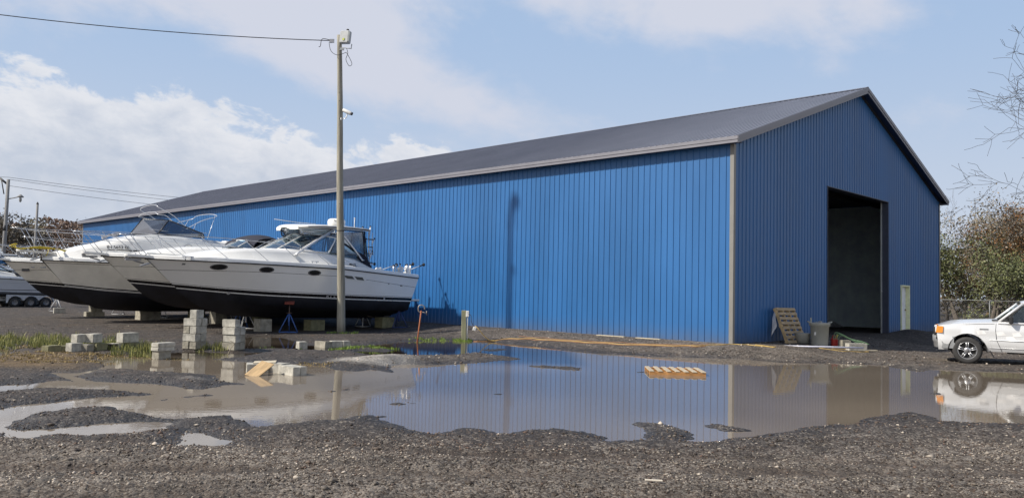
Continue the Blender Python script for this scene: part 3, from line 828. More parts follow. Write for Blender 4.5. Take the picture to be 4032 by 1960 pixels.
for yy in (-OVF, L_ + OVF):
    sy = -1 if yy < 0 else 1
    for s in (-1, 1):
        x0 = -OV - 0.02 if s < 0 else W_ + OV + 0.02
        ang = math.atan(SL) * (-s)
        ln = math.hypot(W_ / 2 + OV + .02, (W_ / 2 + OV) * SL)
        rot = Matrix.Rotation(ang if s > 0 else ang, 3, 'Y')
        rot = Matrix.Rotation(s * math.atan(SL), 3, 'Y')
        cx, cz = (x0 + W_ / 2) / 2, (ZE + zrdg) / 2
        mb.box((cx, yy + sy * 0.012, cz - 0.055), (ln, 0.03, 0.13), rot=rot)
        mb.box((cx, yy - sy * 0.006, cz - 0.165), (ln - .03, 0.03, 0.10), rot=rot); mb.mark()
mb.build_parts('rake_trim', trim, shed)
mb = MB()
for (x0, y0) in ((0, 0), (W_, 0), (0, L_), (W_, L_)):
    sx = -1 if x0 == 0 else 1; sy = -1 if y0 == 0 else 1
    zt = ZE - .17
    mb.box((x0 + sx * 0.024, y0 - sy * 0.040, (ZB + zt) / 2), (0.012, 0.12, zt - ZB))
    mb.box((x0 - sx * 0.03, y0 + sy * 0.024, (ZB + zt) / 2), (0.12, 0.012, zt - ZB)); mb.mark()
mb.build_parts('corner_trim', ctrim, shed)
mb = MB()
mb.box((-0.008, L_ / 2, ZB - 0.09), (0.04, L_, 0.2)); mb.mark(); mb.box((D0 / 2, -0.008, ZB - 0.09), (D0, 0.04, 0.2)); mb.mark(); mb.box(((D1 + W_) / 2, -0.008, ZB - .09), (W_ - D1, 0.04, 0.2))
mb.build_parts('grade_board', wet_wood, shed)
mb = MB(); mb.box((-0.022, L_ / 2, ZB - 0.004), (0.02, L_, 0.03)); mb.build('base_trim', mat('rust_drip', (0.20, 0.15, 0.13), rough=.6, var=.3), shed)
# doorway lining
mb = MB()
dk = mat('dark_blue_jamb', (0.055, 0.065, 0.10), rough=0.5)
mb.box((D0 + 0.012, 0.10, (ZB + DH) / 2), (0.024, 0.26, DH - ZB)); mb.box((D1 - 0.012, 0.11, (ZB + DH) / 2), (0.024, 0.26, DH - ZB))
mb.box(((D0 + D1) / 2, 0.10, DH - 0.012), (D1 - D0 - .05, 0.26, 0.024))
mb.build('doorway_lining', dk, shed)
mb = MB(); mb.box((D1 - 0.035, 0.262, (ZB + DH) / 2), (0.05, 0.05, DH - ZB - 0.02)); mb.box((D1 - .10, .25, ZB + 1.75), (.16, .05, .05))
mb.tube([(D1 - .09, .25, DH - .1), (D1 - .12, .25, 3.6), (D1 - .10, .25, 2.0), (D1 - .13, .25, ZB)], 0.008)
mb.build('door_track', mat('galvanised_track', (0.55, 0.58, 0.58), rough=0.4, metal=0.3), shed)
md = MB(); ftm = mat('cream_door_frame', (0.80, 0.82, 0.52), rough=0.5)
for xx in (M0 + 0.03, M1 - 0.03): md.box((xx, 0.05, (ZB + MH) / 2), (0.06, 0.20, MH - ZB))
md.box(((M0 + M1) / 2, 0.05, MH - 0.03), (M1 - M0 - 0.12, 0.20, 0.06))
dr = MB().box(((M0 + M1) / 2, 0.13, (ZB + MH) / 2 - 0.03), (M1 - M0 - 0.13, 0.04, MH - ZB - 0.07)).build('door', mat('white_steel_door', (0.82, 0.85, 0.95), rough=0.45), shed, label='plain white side door')
md.build('door_frame', ftm, dr)
h = MB(); h.box((M1 - 0.17, 0.085, 1.25), (0.07, 0.05, 0.07), bev=.01); h.build('handle', mat('dull_brass', (0.3, 0.25, 0.15), rough=0.35, metal=0.8), dr)
# crumpled plastic sheet lying just inside, boards on the ground by the wall
def crumple(name, label, cat, loc, sx, sy, h, m, seed, rz=0.0, n=22):
    rows = []
    for i in range(n):
        row = []
        for j in range(n):
            u, v = i / (n - 1) - .5, j / (n - 1) - .5
            e = max(0, 1 - (2 * abs(u)) ** 4) * max(0, 1 - (2 * abs(v)) ** 4)
            z = h * e * (0.35 + 1.1 * abs(mnoise.noise((u * 5 + seed, v * 5, seed))) + 0.5 * abs(mnoise.noise((u * 14, v * 14 + seed, 3))))
            row.append((u * sx, v * sy, z))
        rows.append(row)
    mb = MB().grid(rows, smooth=False)
    o = mb.build(name, m, None, fix=False); o.location = loc; o.rotation_euler = (0, 0, rz)
    return tag(o, label, cat)
plm = glass('plastic_film', (0.75, 0.78, 0.82), 0.25, 0.25)
crumple('plastic_sheet', 'crumpled clear plastic sheet heaped against the inside wall of the shed', 'plastic sheet', ab(6.8, W_ - 1.2, 0.22), 1.2, 5.5, 0.65, mat('milky_film', (0.35, 0.37, 0.40), rough=0.3), 3, rz=math.atan2(BB.y, BB.x))

# ------------------------------------------------------------------ boats
gel = mat('white_gelcoat', (0.80, 0.80, 0.78), rough=0.28, var=0.05, scale=1.2, spec=0.5, coat=0.3)
gel_old = mat('aged_gelcoat', (0.84, 0.82, 0.75), rough=0.36, var=0.13, scale=0.8, spec=0.5)
gel_side = mat('satin_hull_side', (0.86, 0.86, 0.85), rough=0.30, var=0.05, scale=0.6, coat=0.3)
antif = mat('black_antifouling', (0.012, 0.013, 0.020), rough=0.62, var=0.5, scale=1.6, bump=0.15, bscale=20)
blackp = mat('black_gloss_stripe', (0.008, 0.008, 0.012), rough=0.25)
rubber = mat('black_rubber', (0.02, 0.02, 0.022), rough=0.6)
steel = mat('stainless_tube', (0.62, 0.63, 0.65), rough=0.22, metal=0.9, var=0.05)
alu = mat('anodised_tube', (0.70, 0.71, 0.73), rough=0.3, metal=0.5, var=0.05)
canvas = mat('navy_canvas', (0.012, 0.014, 0.028), rough=0.85, var=0.3, scale=5, bump=0.2)
wsglass = glass('tinted_glass', (0.74, 0.86, 0.89), 0.16)
smoke = glass('smoked_glass', (0.30, 0.33, 0.36), 0.16)
vinyl = glass('clear_vinyl', (0.86, 0.88, 0.90), 0.14, 0.12)
vent_m = mat('dark_vent', (0.05, 0.05, 0.055), rough=0.4)
port_m = mat('dark_porthole_glass', (0.012, 0.014, 0.018), rough=0.1)

def hull_fn(p):
    def at(s, z, side):
        """point of the topside at station s and height z"""
        zc, zs = interp(p['zc'], s), interp(p['zs'], s)
        t = max(0, min(1, (z - zc) / (zs - zc + 1e-6)))
        yc, ys = interp(p['yc'], s), interp(p['ys'], s)
        pw = 1.0 + 0.75 * sm(np.array(s), 0.55, 1.0)
        y = yc + (ys - yc) * t ** float(pw)
        xc = p['xc0'] + (p['xc1'] - p['xc0']) * s; xs = p['xs0'] + (p['xs1'] - p['xs0']) * s
        return Vector((xc + (xs - xc) * t, y * side, z))
    return at
def side_point(p, x, z, side=1):
    at = hull_fn(p)
    lo, hi = 0.0, 1.0
    for _ in range(30):
        m_ = (lo + hi) / 2
        if at(m_, z, 1).x < x: lo = m_
        else: hi = m_
    q = at(lo, z, side); q2 = at(min(1, lo + .01), z, side)
    t = (q2 - q).normalized()
    return q, t
def build_hull(root, p, mats, band=None):
    """mats: 0 side 1 bottom 2 black stripe 3 white line 4 deck"""
    at = hull_fn(p)
    ST = [0, .06, .13, .2, .28, .36, .44, .52, .6, .66, .72, .77, .82, .86, .9, .93, .955, .975, .99, 1.0]
    for name in ('hull',):
        mb = MB()
        for side in (1, -1):
            rows = []; mi = []
            def kz(s): return interp(p['zk'], s)
            xk = lambda s: p['xk0'] + (p['xk1'] - p['xk0']) * s
            bot = []
            for k in range(6):
                t = k / 5
                row = []
                for s in ST:
                    c = at(s, interp(p['zc'], s), side); K = Vector((xk(s), 0, kz(s)))
                    q = K.lerp(c, t); q.z -= 0.05 * math.sin(math.pi * t) * (1 - s) * -1 * 0
                    if k in (2, 4): q.z -= 0.02 * (1 - s)
                    row.append(q)
                rows.append(row); mi.append(1)
            levels = p['levels']   # list of (function of s, material above it)
            for fz, m_ in levels:
                rows.append([at(s, min(max(fz(s), interp(p['zc'], s) + 0.001), interp(p['zs'], s)), side) for s in ST]); mi.append(m_)
            mi[5] = 1
            mb.grid(rows, mfun=lambda i, j: mi[i])
        # transom
        n = 8
        zc0, zs0 = interp(p['zc'], 0), interp(p['zs'], 0)
        L = [at(0, zc0 + (zs0 - zc0) * k / n, 1) for k in range(n + 1)]; Rr = [Vector((q.x, -q.y, q.z)) for q in L]
        K0 = Vector((p['xk0'], 0, interp(p['zk'], 0)))
        zw = p['band_z']
        for k in range(n):
            mb.add([L[k], L[k + 1], Rr[k + 1], Rr[k]], [(0, 1, 2, 3)], 1 if L[k].z < zw else 0)
        mb.add([K0, L[0], Rr[0]], [(0, 1, 2)], 1)
        h = mb.build('hull', mats, root)
    # rub rail and cap, deck, trunk cabin, cockpit
    d = MB()
    for side in (1, -1):
        rows = []
        zs = lambda s: interp(p['zs'], s)
        yo = lambda s: max(interp(p['ys'], s), 0.0)
        xs = lambda s: p['xs0'] + (p['xs1'] - p['xs0']) * s
        def rr(dy, dz, f=1.0):
            return [Vector((xs(s) + (0.03 if s == 1 else 0), max(0.0, yo(s) * f + dy) * side, zs(s) + dz)) for s in ST]
        rows.append(rr(0.0, -0.02)); rows.append(rr(0.035, -0.015)); rows.append(rr(0.035, 0.02)); rows.append(rr(0.012, 0.03))
        rows.append(rr(0.02, 0.07)); rows.append(rr(0.0, 0.125)); rows.append(rr(-0.05, 0.15)); rows.append(rr(-0.16, 0.145))
        mi = [2, 2, 0, 0, 0, 0, 0]
        # coaming / trunk
        r8, r9, r10, r11 = [], [], [], []
        for s in ST:
            x = xs(s); yt = interp(p['trunk_y'], x); zt = interp(p['trunk_z'], x); zd = zs(s) + 0.145
            zt = max(zt, zd + 0.004)
            yb = min(yt + 0.09, max(0, yo(s) - 0.18)); yt2 = min(yt, yb)
            r8.append(Vector((x, yb * side, zd + 0.005)))
            r9.append(Vector((x, (yt2 * .985) * side, lerp(zd, zt, .75))))
            r10.append(Vector((x, max(0, yt2 - .12) * side, zt)))
            zi = zt + 0.05 if x > p['cockpit_x'] else p['sole_z']
            yi = max(0, yt2 - .35) if x > p['cockpit_x'] else max(0, yt2 - .16)
            r11.append(Vector((x, yi * side, zi if x <= p['cockpit_x'] else zt + .035)))
        r12 = [Vector((q.x, 0, q.z + (0.03 if q.x > p['cockpit_x'] else 0))) for q in r11]
        rows += [r8, r9, r10, r11, r12]; mi += [0, 0, 0, 0, 0]
        d.grid(rows, mfun=lambda i, j: mi[i] if i < len(mi) else 0)
    # stern cap across
    q0 = Vector((0, interp(p['ys'], 0), interp(p['zs'], 0)))
    d.box((0.10, 0, q0.z + 0.08), (0.26, q0.y * 2 - .02, 0.13), 0, bev=.03)
    d.build('deck', [mats[0] if p.get('deckside') else p.get('deckmat', gel), mats[1], rubber], root)
    return h
def rail(mb, pts, r=0.0125, n=6): mb.tube(pts, r, n=n)
def smooth_pts(pts, k=4):
    P = [Vector(p) for p in pts]; out = []
    for i in range(len(P) - 1):
        p0 = P[max(0, i - 1)]; p1 = P[i]; p2 = P[i + 1]; p3 = P[min(len(P) - 1, i + 2)]
        for j in range(k):
            t = j / k
            out.append(0.5 * ((2 * p1) + (p2 - p0) * t + (2 * p0 - 5 * p1 + 4 * p2 - p3) * t * t + (3 * p1 - p0 - 3 * p2 + p3) * t ** 3))
    out.append(P[-1]); return out
def decal_disc(mb, p, x, z, rx, rz, depth, mi=0, side=1, n=16, hole=0.0):
    """an oval set on the hull side"""
    q, t = side_point(p, x, z, side)
    nrm = Vector((0, 0, 1)).cross(t) * (-side)
    if nrm.y * side < 0: nrm = -nrm
    u = Vector((0, 0, 1))
    ring = []
    for k in range(n):
        w = 2 * math.pi * k / n
        pp = side_point(p, x + rx * math.cos(w), z + rz * math.sin(w), side)[0]
        ring.append(pp)
    base = [r_ + nrm * 0.001 for r_ in ring]; topv = [r_ + nrm * depth for r_ in ring]
    if hole:
        c = q + nrm * depth
        inr = [c + (tv - c) * hole for tv in topv]
        ib = [v - nrm * (depth - .002) for v in inr]
        V = base + topv + inr + ib; F = []
        for k in range(n):
            j = (k + 1) % n
            F += [(k, j, n + j, n + k), (n + k, n + j, 2 * n + j, 2 * n + k), (2 * n + k, 2 * n + j, 3 * n + j, 3 * n + k)]
    else:
        V = base + topv; F = [tuple(range(n, 2 * n))] + [(k, (k + 1) % n, n + (k + 1) % n, n + k) for k in range(n)]
    mb.add(V, F, mi)

def tiara_params(dz=0.0):
    zw = [(0, 1.14), (.35, 1.20), (.7, 1.29), (.85, 1.37), (1, 1.48)]
    p = dict(xc0=.38, xc1=8.62, xs0=0.0, xs1=9.85, xk0=.42, xk1=8.62,
             zk=[(0, .40), (.335, .42), (.6, .46), (.75, .52), (.834, .60), (.92, .82), (.975, 1.10), (1, 1.28)],
             zc=[(0, .80), (.4, .83), (.6, .91), (.75, 1.02), (.88, 1.15), (1, 1.28)],
             yc=[(0, 1.82), (.4, 1.86), (.6, 1.62), (.75, 1.22), (.88, .66), (.95, .3), (1, 0)],
             ys=[(0, 1.95), (.2, 2.05), (.45, 2.10), (.6, 2.0), (.72, 1.78), (.82, 1.40), (.9, .95), (.96, .48), (1, .05)],
             zs=[(0, 2.05), (.35, 2.28), (.7, 2.35), (.9, 2.39), (1, 2.42)],
             trunk_y=[(0, 1.72), (2.2, 1.62), (4, 1.56), (5.8, 1.40), (7, 1.12), (8, .72), (8.7, .3), (9.0, .05)],
             trunk_z=[(0, 2.16), (1.85, 2.30), (2.3, 2.50), (2.8, 2.74), (3.3, 2.84), (4.6, 2.90), (6.2, 2.90), (7.2, 2.84), (8.0, 2.70), (8.7, 2.56), (9.2, 2.5)],
             cockpit_x=4.3, sole_z=1.5, band_z=1.15)
    if dz:
        for k in ('zk', 'zc', 'zs', 'trunk_z'): p[k] = [(a, b + dz) for a, b in p[k]]
        zw = [(a, b + dz) for a, b in zw]; p['sole_z'] += dz; p['band_z'] += dz
    W0 = lambda s: interp(zw, s)
    groove = lambda s: interp([(0, 1.68 + dz), (.35, 2.01 + dz), (.7, 2.08 + dz), (1, 2.06 + dz)], s)
    p['levels'] = [(lambda s: W0(s) - .018, 3), (lambda s: W0(s) + .018, 2), (lambda s: W0(s) + .125, 0), (lambda s: W0(s) + .155, 2), (lambda s: W0(s) + .168, 0),
                   (lambda s: lerp(W0(s) + .168, groove(s), .5), 0), (groove, 2), (lambda s: groove(s) + .012, 0), (lambda s: interp(p['zs'], s) - .12, 0), (lambda s: interp(p['zs'], s), 0)]
    return p
def bow_rail(root, p, toprow, feet, r=0.0125, mid=True, side_y=0.10):
    mb = MB()
    for side in (1, -1):
        tp = [Vector((x, y * side, z)) for x, y, z in toprow]
        sp = smooth_pts(tp, 4)
        mb.tube(sp, r, n=6)
        for (xf, xt) in feet:
            yf = max(.02, interp(p['ys'], (xf - p['xs0']) / (p['xs1'] - p['xs0'])) - side_y)
            if xf > p['xs1'] - .1: yf = 0.22
            zf = interp(p['zs'], min(1, xf / p['xs1'])) + 0.14
            zt = float(np.interp(xt, [q.x for q in sp][::-1] if sp[0].x > sp[-1].x else [q.x for q in sp], [q.z for q in sp][::-1] if sp[0].x > sp[-1].x else [q.z for q in sp]))
            yt = float(np.interp(xt, [q.x for q in sp][::-1], [abs(q.y) for q in sp][::-1]))
            mb.tube([(xf, yf * side, zf), (xt, yt * side, zt)], r * .9, n=6)
            mb.lathe([(.03, 0), (.03, .012), (.014, .02)], c=(xf, yf * side, zf), n=8)
    t0 = toprow[0]
    mb.tube(smooth_pts([(t0[0], t0[1], t0[2]), (t0[0] + .10, t0[1] * .5, t0[2]), (t0[0] + .12, 0, t0[2]), (t0[0] + .10, -t0[1] * .5, t0[2]), (t0[0], -t0[1], t0[2])], 3), r, n=6)
    return mb.build('bow_rail', steel, root)
def pulpit(root, x0, x1, z, w=0.30, th=0.075, tilt=0.05):
    mb = MB()
    n = 10; tp = []
    for k in range(n + 1):
        a = math.pi * k / n - math.pi / 2
        tp.append((x1 - w / 2 + math.cos(a) * w / 2, math.sin(a) * w / 2))
    poly = [(x0, -w * .75)] + tp + [(x0, w * .75)]
    zz = lambda x: z + tilt * (x - x0) / (x1 - x0)
    V = [(x, y, zz(x)) for x, y in poly] + [(x, y, zz(x) + th) for x, y in poly]
    m = len(poly)
    mb.add(V, [tuple(range(m)), tuple(range(2 * m - 1, m - 1, -1))] + [(i, (i + 1) % m, m + (i + 1) % m, m + i) for i in range(m)])
    o = mb.build('anchor_pulpit', gel, root)
    a = MB()
    a.box((x1 - .28, 0, z - .05), (.5, .07, .07)); a.tube([(x1 - .05, 0, z + .02), (x1 - .35, 0, z - .10), (x1 - .62, 0, z - .16)], .022)
    a.box((x1 - .66, 0, z - .20), (.30, .26, .03), rot=Matrix.Rotation(.35, 3, 'Y')); a.lathe([(.05, -.04), (.05, .04)], c=(x1 - .06, 0, z + .01), axis='y', n=12)
    a.build('anchor', mat('galvanised_anchor', (0.30, 0.30, 0.31), rough=.45, metal=.5), root)
    return o
def pane(root, quad, m, fr, name='windscreen', rad=0.026, label=None, th=0.006):
    """a framed sheet of glass: frame tubes and a thin solid pane as its sub-part"""
    q = [Vector(v) for v in quad]
    f = MB()
    for i in range(len(q)): f.tube([q[i], q[(i + 1) % len(q)]], rad, n=6)
    f = f.build(name, fr, root)
    nrm = (q[1] - q[0]).cross(q[2] - q[0]).normalized() * th
    c = sum(q, Vector()) / len(q)
    q = [v + (c - v).normalized() * rad * .5 for v in q]
    m_ = len(q)
    g = MB().add([v - nrm for v in q] + [v + nrm for v in q], [tuple(range(m_)), tuple(range(2 * m_ - 1, m_ - 1, -1))] + [(i, (i + 1) % m_, m_ + (i + 1) % m_, m_ + i) for i in range(m_)])
    g.build('glass', m, f)
    return f
def rod_holder(mb, p, d, L=.30, r=.024, mi=0, mi2=1):
    p = Vector(p); d = Vector(d).normalized()
    mb.tube([p, p + d * L], r, mi=mi, n=8)
    mb.tube([p + d * (L - .012), p + d * (L + .03)], r * 1.3, mi=mi2, n=8)
def outdrive(root, z=0.62, ys=(0.6, -0.6)):
    mb = MB()
    for y in ys:
        mb.tube([(1.6, y, z - .05), (.75, y, z - .28)], .022, n=6)
        mb.prism([(.35, z - .05), (.62, z), (.66, z - .5), (.40, z - .52)], y - .02, y + .02)
        for k in range(4):
            a = k * math.pi / 2 + .4
            mb.add([(.75, y, z - .28), (.78, y + .2 * math.cos(a - .25), z - .28 + .2 * math.sin(a - .25)), (.72, y + .2 * math.cos(a + .3), z - .28 + .2 * math.sin(a + .3))], [(0, 1, 2), (2, 1, 0)])
        mb.box((1.05, y, z - .12), (.05, .04, .3)); mb.mark()
    mb.build_parts('running_gear', mat('bronze_fouled', (0.12, 0.10, 0.08), rough=.6, metal=.4, var=.4, scale=9), root)

# ---- boat 1, nearest: white sport cruiser with hardtop
def boat_one():
    root = thing('sport_cruiser', 'nearest white fishing cruiser with a white hardtop and radar dome, up on jack stands', 'boat', ab(15.0, -1.33, 0.05), RZB, 'boats stored on blocks along the blue shed')
    p = tiara_params()
    h = build_hull(root, p, [gel_side, antif, blackp, gel])
    # portholes, vents, through-hulls
    for x, z in ((7.98, 2.21), (6.53, 2.17), (4.80, 2.12)):
        mb = MB(); decal_disc(mb, p, x, z, .25, .095, .022, hole=.80); f = mb.build('porthole', mat('porthole_rim', (0.10, 0.10, 0.11), rough=.3), root)
        g = MB(); decal_disc(g, p, x, z, .20, .075, .012); g.build('glass', port_m, f)
        mb = MB(); decal_disc(mb, p, x, z, .25, .095, .022, side=-1); mb.build('porthole', port_m, root)
    mb = MB()
    def side_quad(pts, depth, mi=0):
        V = []
        for x, z in pts:
            q, t = side_point(p, x, z); V.append(q + Vector((0, 0.002, 0)))
        V2 = [v + Vector((0, depth, 0)) for v in V]; n = len(V)
        return V + V2, [tuple(range(n)), tuple(range(2 * n - 1, n - 1, -1))] + [(i, (i + 1) % n, n + (i + 1) % n, n + i) for i in range(n)]
    V, F = side_quad([(3.75, 2.10), (2.62, 2.04), (2.55, 1.90), (2.75, 1.85), (3.5, 1.93)], .012)
    fv = MB().add(V, F).build('side_vent', gel, root)
    g = MB()
    for pts in ([(3.66, 2.07), (3.22, 2.045), (3.10, 1.935), (3.42, 1.955)], [(3.12, 2.035), (2.76, 2.015), (2.66, 1.90), (2.98, 1.92)]):
        V, F = side_quad(pts, .020); g.add(V, F)
    g.build('vent_mesh', mat('grey_vent_mesh', (0.10, 0.10, 0.09), rough=.5), fv)
    mb = MB()
    for x, z, r_ in ((7.42, 1.34, .045), (4.15, 1.27, .045), (4.02, 1.27, .026), (3.87, 1.27, .028), (3.66, 1.265, .026), (3.58, 1.265, .03), (1.62, 1.225, .035), (.22, 1.205, .030)):
        decal_disc(mb, p, x, z, r_, r_, .02, hole=.45, n=12); mb.mark()
    mb.build_parts('drain_fitting', alu, root)
    mb = MB()
    for x, z in ((1.48, 1.80), (.88, 1.74), (.82, 1.74)): decal_disc(mb, p, x, z, .022, .028, .012, n=10); mb.mark()
    mb.build_parts('exhaust_fitting', vent_m, root)
    q = MB(); V, F = side_quad([(8.98, 2.30), (8.90, 2.30), (8.90, 2.25), (8.98, 2.25)], .004); q.add(V, F); q.build('sticker', mat('faded_sticker', (0.16, 0.18, 0.2), rough=.5), root)
    mb = MB(); mb.box((-.22, 0, 1.17), (.5, 3.0, .085), bev=.03); mb.box((-.05, 1.2, 1.05), (.2, .05, .18)); mb.box((-.05, -1.2, 1.05), (.2, .05, .18)); mb.build('swim_platform', gel, root)
    pulpit(root, 9.45, 10.55, 2.43)
    bow_rail(root, p, [(10.65, .22, 3.17), (10.1, .34, 3.17), (9.2, .78, 3.18), (8.3, 1.20, 3.19), (7.2, 1.58, 3.15), (6.0, 1.82, 3.05), (4.8, 1.95, 2.90), (3.7, 2.0, 2.68), (2.85, 1.98, 2.38)],
             [(9.95, 10.5), (8.95, 9.75), (7.75, 8.55), (6.5, 7.25), (5.33, 6.0), (4.18, 4.82)])
    # windscreen: three raked panes each side of centre, wings
    Bc, Bm, Bs, Bw = (5.75, 0, 2.96), (5.55, .72, 2.95), (5.0, 1.32, 2.93), (3.2, 1.52, 2.86)
    Tc, Tm, Ts, Tw = (4.55, 0, 3.56), (4.42, .62, 3.55), (3.95, 1.18, 3.52), (3.45, 1.28, 3.46)
    whf = mat('white_frame', (0.84, 0.84, 0.84), rough=.35)
    for side in (1, -1):
        Y = lambda v: (v[0], v[1] * side, v[2])
        pane(root, [Y(Bc), Y(Bm), Y(Tm), Y(Tc)], wsglass, whf)
        pane(root, [Y(Bm), Y(Bs), Y(Ts), Y(Tm)], wsglass, whf)
        pane(root, [Y(Bs), Y((3.9, 1.49, 2.88)), Y(Tw), Y(Ts)], wsglass, whf, name='side_window')
        pane(root, [Y((3.82, 1.49, 2.88)), Y((2.60, 1.54, 2.84)), Y((2.62, 1.44, 2.95)), Y((3.47, 1.28, 3.42))], wsglass, rubber, name='side_window', rad=.014)
        # clear curtains under the top
        pane(root, [Y((3.45, 1.28, 3.46)), Y((2.62, 1.46, 2.98)), Y((2.30, 1.49, 2.84)), Y((2.30, 1.32, 3.78)), Y((3.3, 1.30, 3.78))], vinyl, canvas, name='side_curtain', rad=.022)
        pane(root, [Y((4.7, .60, 3.80)), Y((3.5, 1.26, 3.78)), Y((3.9, 1.22, 3.50)), Y((4.62, .64, 3.54))], vinyl, canvas, name='side_curtain', rad=.02)
    pane(root, [(4.72, .6, 3.80), (4.72, -.6, 3.80), (4.5, -.6, 3.58), (4.5, .6, 3.58)], vinyl, canvas, name='front_curtain', rad=.018)
    mb = MB()
    for y in (1.44, .5, -.5, -1.44): mb.tube([(2.2, y * .92, 3.78), (2.28, y * .97, 2.9)], .03, n=6)
    mb.prism([(2.65, 2.78), (2.32, 2.92), (1.95, 2.42), (2.05, 2.36)], 1.40, 1.50); mb.prism([(2.65, 2.78), (2.32, 2.92), (1.95, 2.42), (2.05, 2.36)], -1.50, -1.40)
    mb.build('canvas_border', canvas, root)
    aft = pane(root, [(2.2, 1.30, 3.78), (2.2, -1.30, 3.78), (2.05, -1.40, 2.5), (2.05, 1.40, 2.5)], vinyl, canvas, name='aft_curtain', rad=.02)
    # hardtop: lofted shell with rounded front
    rows = []
    for k, (x, hw) in enumerate([(4.95, .35), (4.87, .80), (4.66, 1.12), (4.3, 1.30), (3.7, 1.37), (2.9, 1.38), (2.25, 1.36), (2.02, 1.32), (1.97, 1.25)]):
        zc_ = 3.86 + .02 * (5.2 - x) + (0.10 * (1 - ((x - 3.4) / 2.1) ** 2))
        row = []
        for j in range(13):
            t = j / 12 * 2 - 1
            row.append((x - .10 * abs(t) ** 2, t * hw, zc_ - .085 * abs(t) ** 2.5 + (0 if k not in (0, 8) else -.05)))
        rows.append(row)
    mb = MB().grid(rows)
    low = [[(x, y * .985, z - (0.105 if 0 < i < 8 else .05)) for x, y, z in r_] for i, r_ in enumerate(rows)]
    mb.grid([list(reversed(r_)) for r_ in low])
    for i in range(len(rows) - 1):
        for j in (0, 12):
            mb.add([rows[i][j], rows[i + 1][j], low[i + 1][j], low[i][j]], [(0, 1, 2, 3)], 0, True)
    for i in (0, 8):
        for j in range(12): mb.add([rows[i][j], rows[i][j + 1], low[i][j + 1], low[i][j]], [(0, 1, 2, 3)])
    ht = mb.build('hardtop', gel, root)
    mb = MB()
    edge = [Vector((x, y * .995, z - .05)) for x, y, z in [r_[12] for r_ in rows]][:]
    mb.tube(smooth_pts([rows[0][0]] + [rows[0][12]], 2), .01); mb.tube([v - Vector((0, 0, .01)) for v in edge[1:-1]], .02, n=6)
    mb.tube([Vector((v.x, -v.y, v.z - .01)) for v in edge[1:-1]], .02, n=6)
    mb.build('gasket', rubber, ht)
    mb = MB()
    for side in (1, -1):
        mb.tube([(5.25, 1.48 * side, 2.74), (5.15, 1.48 * side, 2.82), (3.50, 1.30 * side, 3.82)], .036, n=8)
        mb.tube([(2.42, 1.56 * side, 2.66), (2.5, 1.56 * side, 2.74), (3.36, 1.30 * side, 3.82)], .030, n=8)
        mb.tube([(5.0, 1.44 * side, 2.92), (3.75, 1.30 * side, 3.60)], .022, n=8)
        mb.lathe([(.07, 0), (.07, .02), (.03, .03)], c=(5.25, 1.48 * side, 2.74), n=10)
        mb.lathe([(.06, 0), (.06, .02), (.03, .03)], c=(2.42, 1.56 * side, 2.66), n=10); mb.mark()
    mb.build_parts('hardtop_strut', alu, root)
    rd = MB().lathe([(.001, -.14), (.30, -.14), (.335, -.10), (.345, 0), (.32, .085), (.24, .125), (.001, .14)], c=(2.95, 0.5, 4.13), n=28, cap=False).build('radar_dome', gel, root)
    MB().lathe([(.22, 3.84), (.18, 4.0)], c=(2.95, 0.5, 0), n=20).build('dome_foot', gel, rd)
    text_part('lettering', 'Raymarine', .085, mat('dark_lettering', (.02, .02, .03), rough=.5), rd, (2.95 + .18, 0.5 + .355, 4.125), (math.pi / 2, 0, math.pi), depth=.004, align='CENTER')
    mb = MB(); mb.tube([(5.7, .7, 4.02), (4.8, .7, 3.97), (4.0, .7, 3.98)], .012, n=6); mb.tube([(2.4, .9, 3.84), (2.4, .9, 4.30)], .016, n=6); mb.lathe([(.025, 0), (.025, .05)], c=(2.4, .9, 4.28), n=8)
    mb.tube([(2.0, -.6, 3.82), (2.0, -.6, 3.92)], .03); mb.build('antenna', mat('white_fibreglass', (.75, .75, .75), rough=.35), root)
    mb = MB()
    for y0 in (1.32, .8, -.8, -1.32):
        mb.tube([(2.02, y0, 3.78), (2.00, y0, 3.1), (1.92, y0 * .99, 2.5)], .022, n=6)
        mb.tube([(1.83, y0, 3.76), (1.84, y0, 3.3), (1.78, y0, 2.9)], .018, n=6)
        rod_holder(mb, (1.98, y0, 3.66), (-.10, 0.02, 1), .34)
        rod_holder(mb, (1.90, y0, 3.12), (.35, .05, -1), .26); rod_holder(mb, (1.86, y0, 3.30), (-.45, .05, 1), .26)
        rod_holder(mb, (1.95, y0, 2.75), (-.4, .05, 1), .30); rod_holder(mb, (2.10, y0, 2.72), (.4, .0, 1), .24)
        for z in (3.5, 3.2, 2.95, 2.6): mb.tube([(2.04, y0, z), (1.80, y0, z)], .024, mi=1, n=6)
        if y0 == 1.32: mb.tube([(2.0, 1.2, 2.52), (1.68, 1.25, 2.56)], .022); mb.lathe([(.06, -.02), (.06, .02)], c=(1.65, 1.25, 2.56), axis='x', n=10, mi=1)
        mb.mark()
    mb.build_parts('rod_rack', [alu, rubber], root)
    # trolling rod holders and downriggers on the port quarter and transom
    mb = MB(); zt = 2.22
    for x, y in ((1.02, 1.78), (.78, 1.74), (.42, 1.72), (.20, 1.66), (.0, 1.1), (.0, .3)):
        rod_holder(mb, (x, y, zt), (.02, .06, 1), .36, r=.028); mb.mark()
    mb.build_parts('rod_holder', [alu, rubber], root)
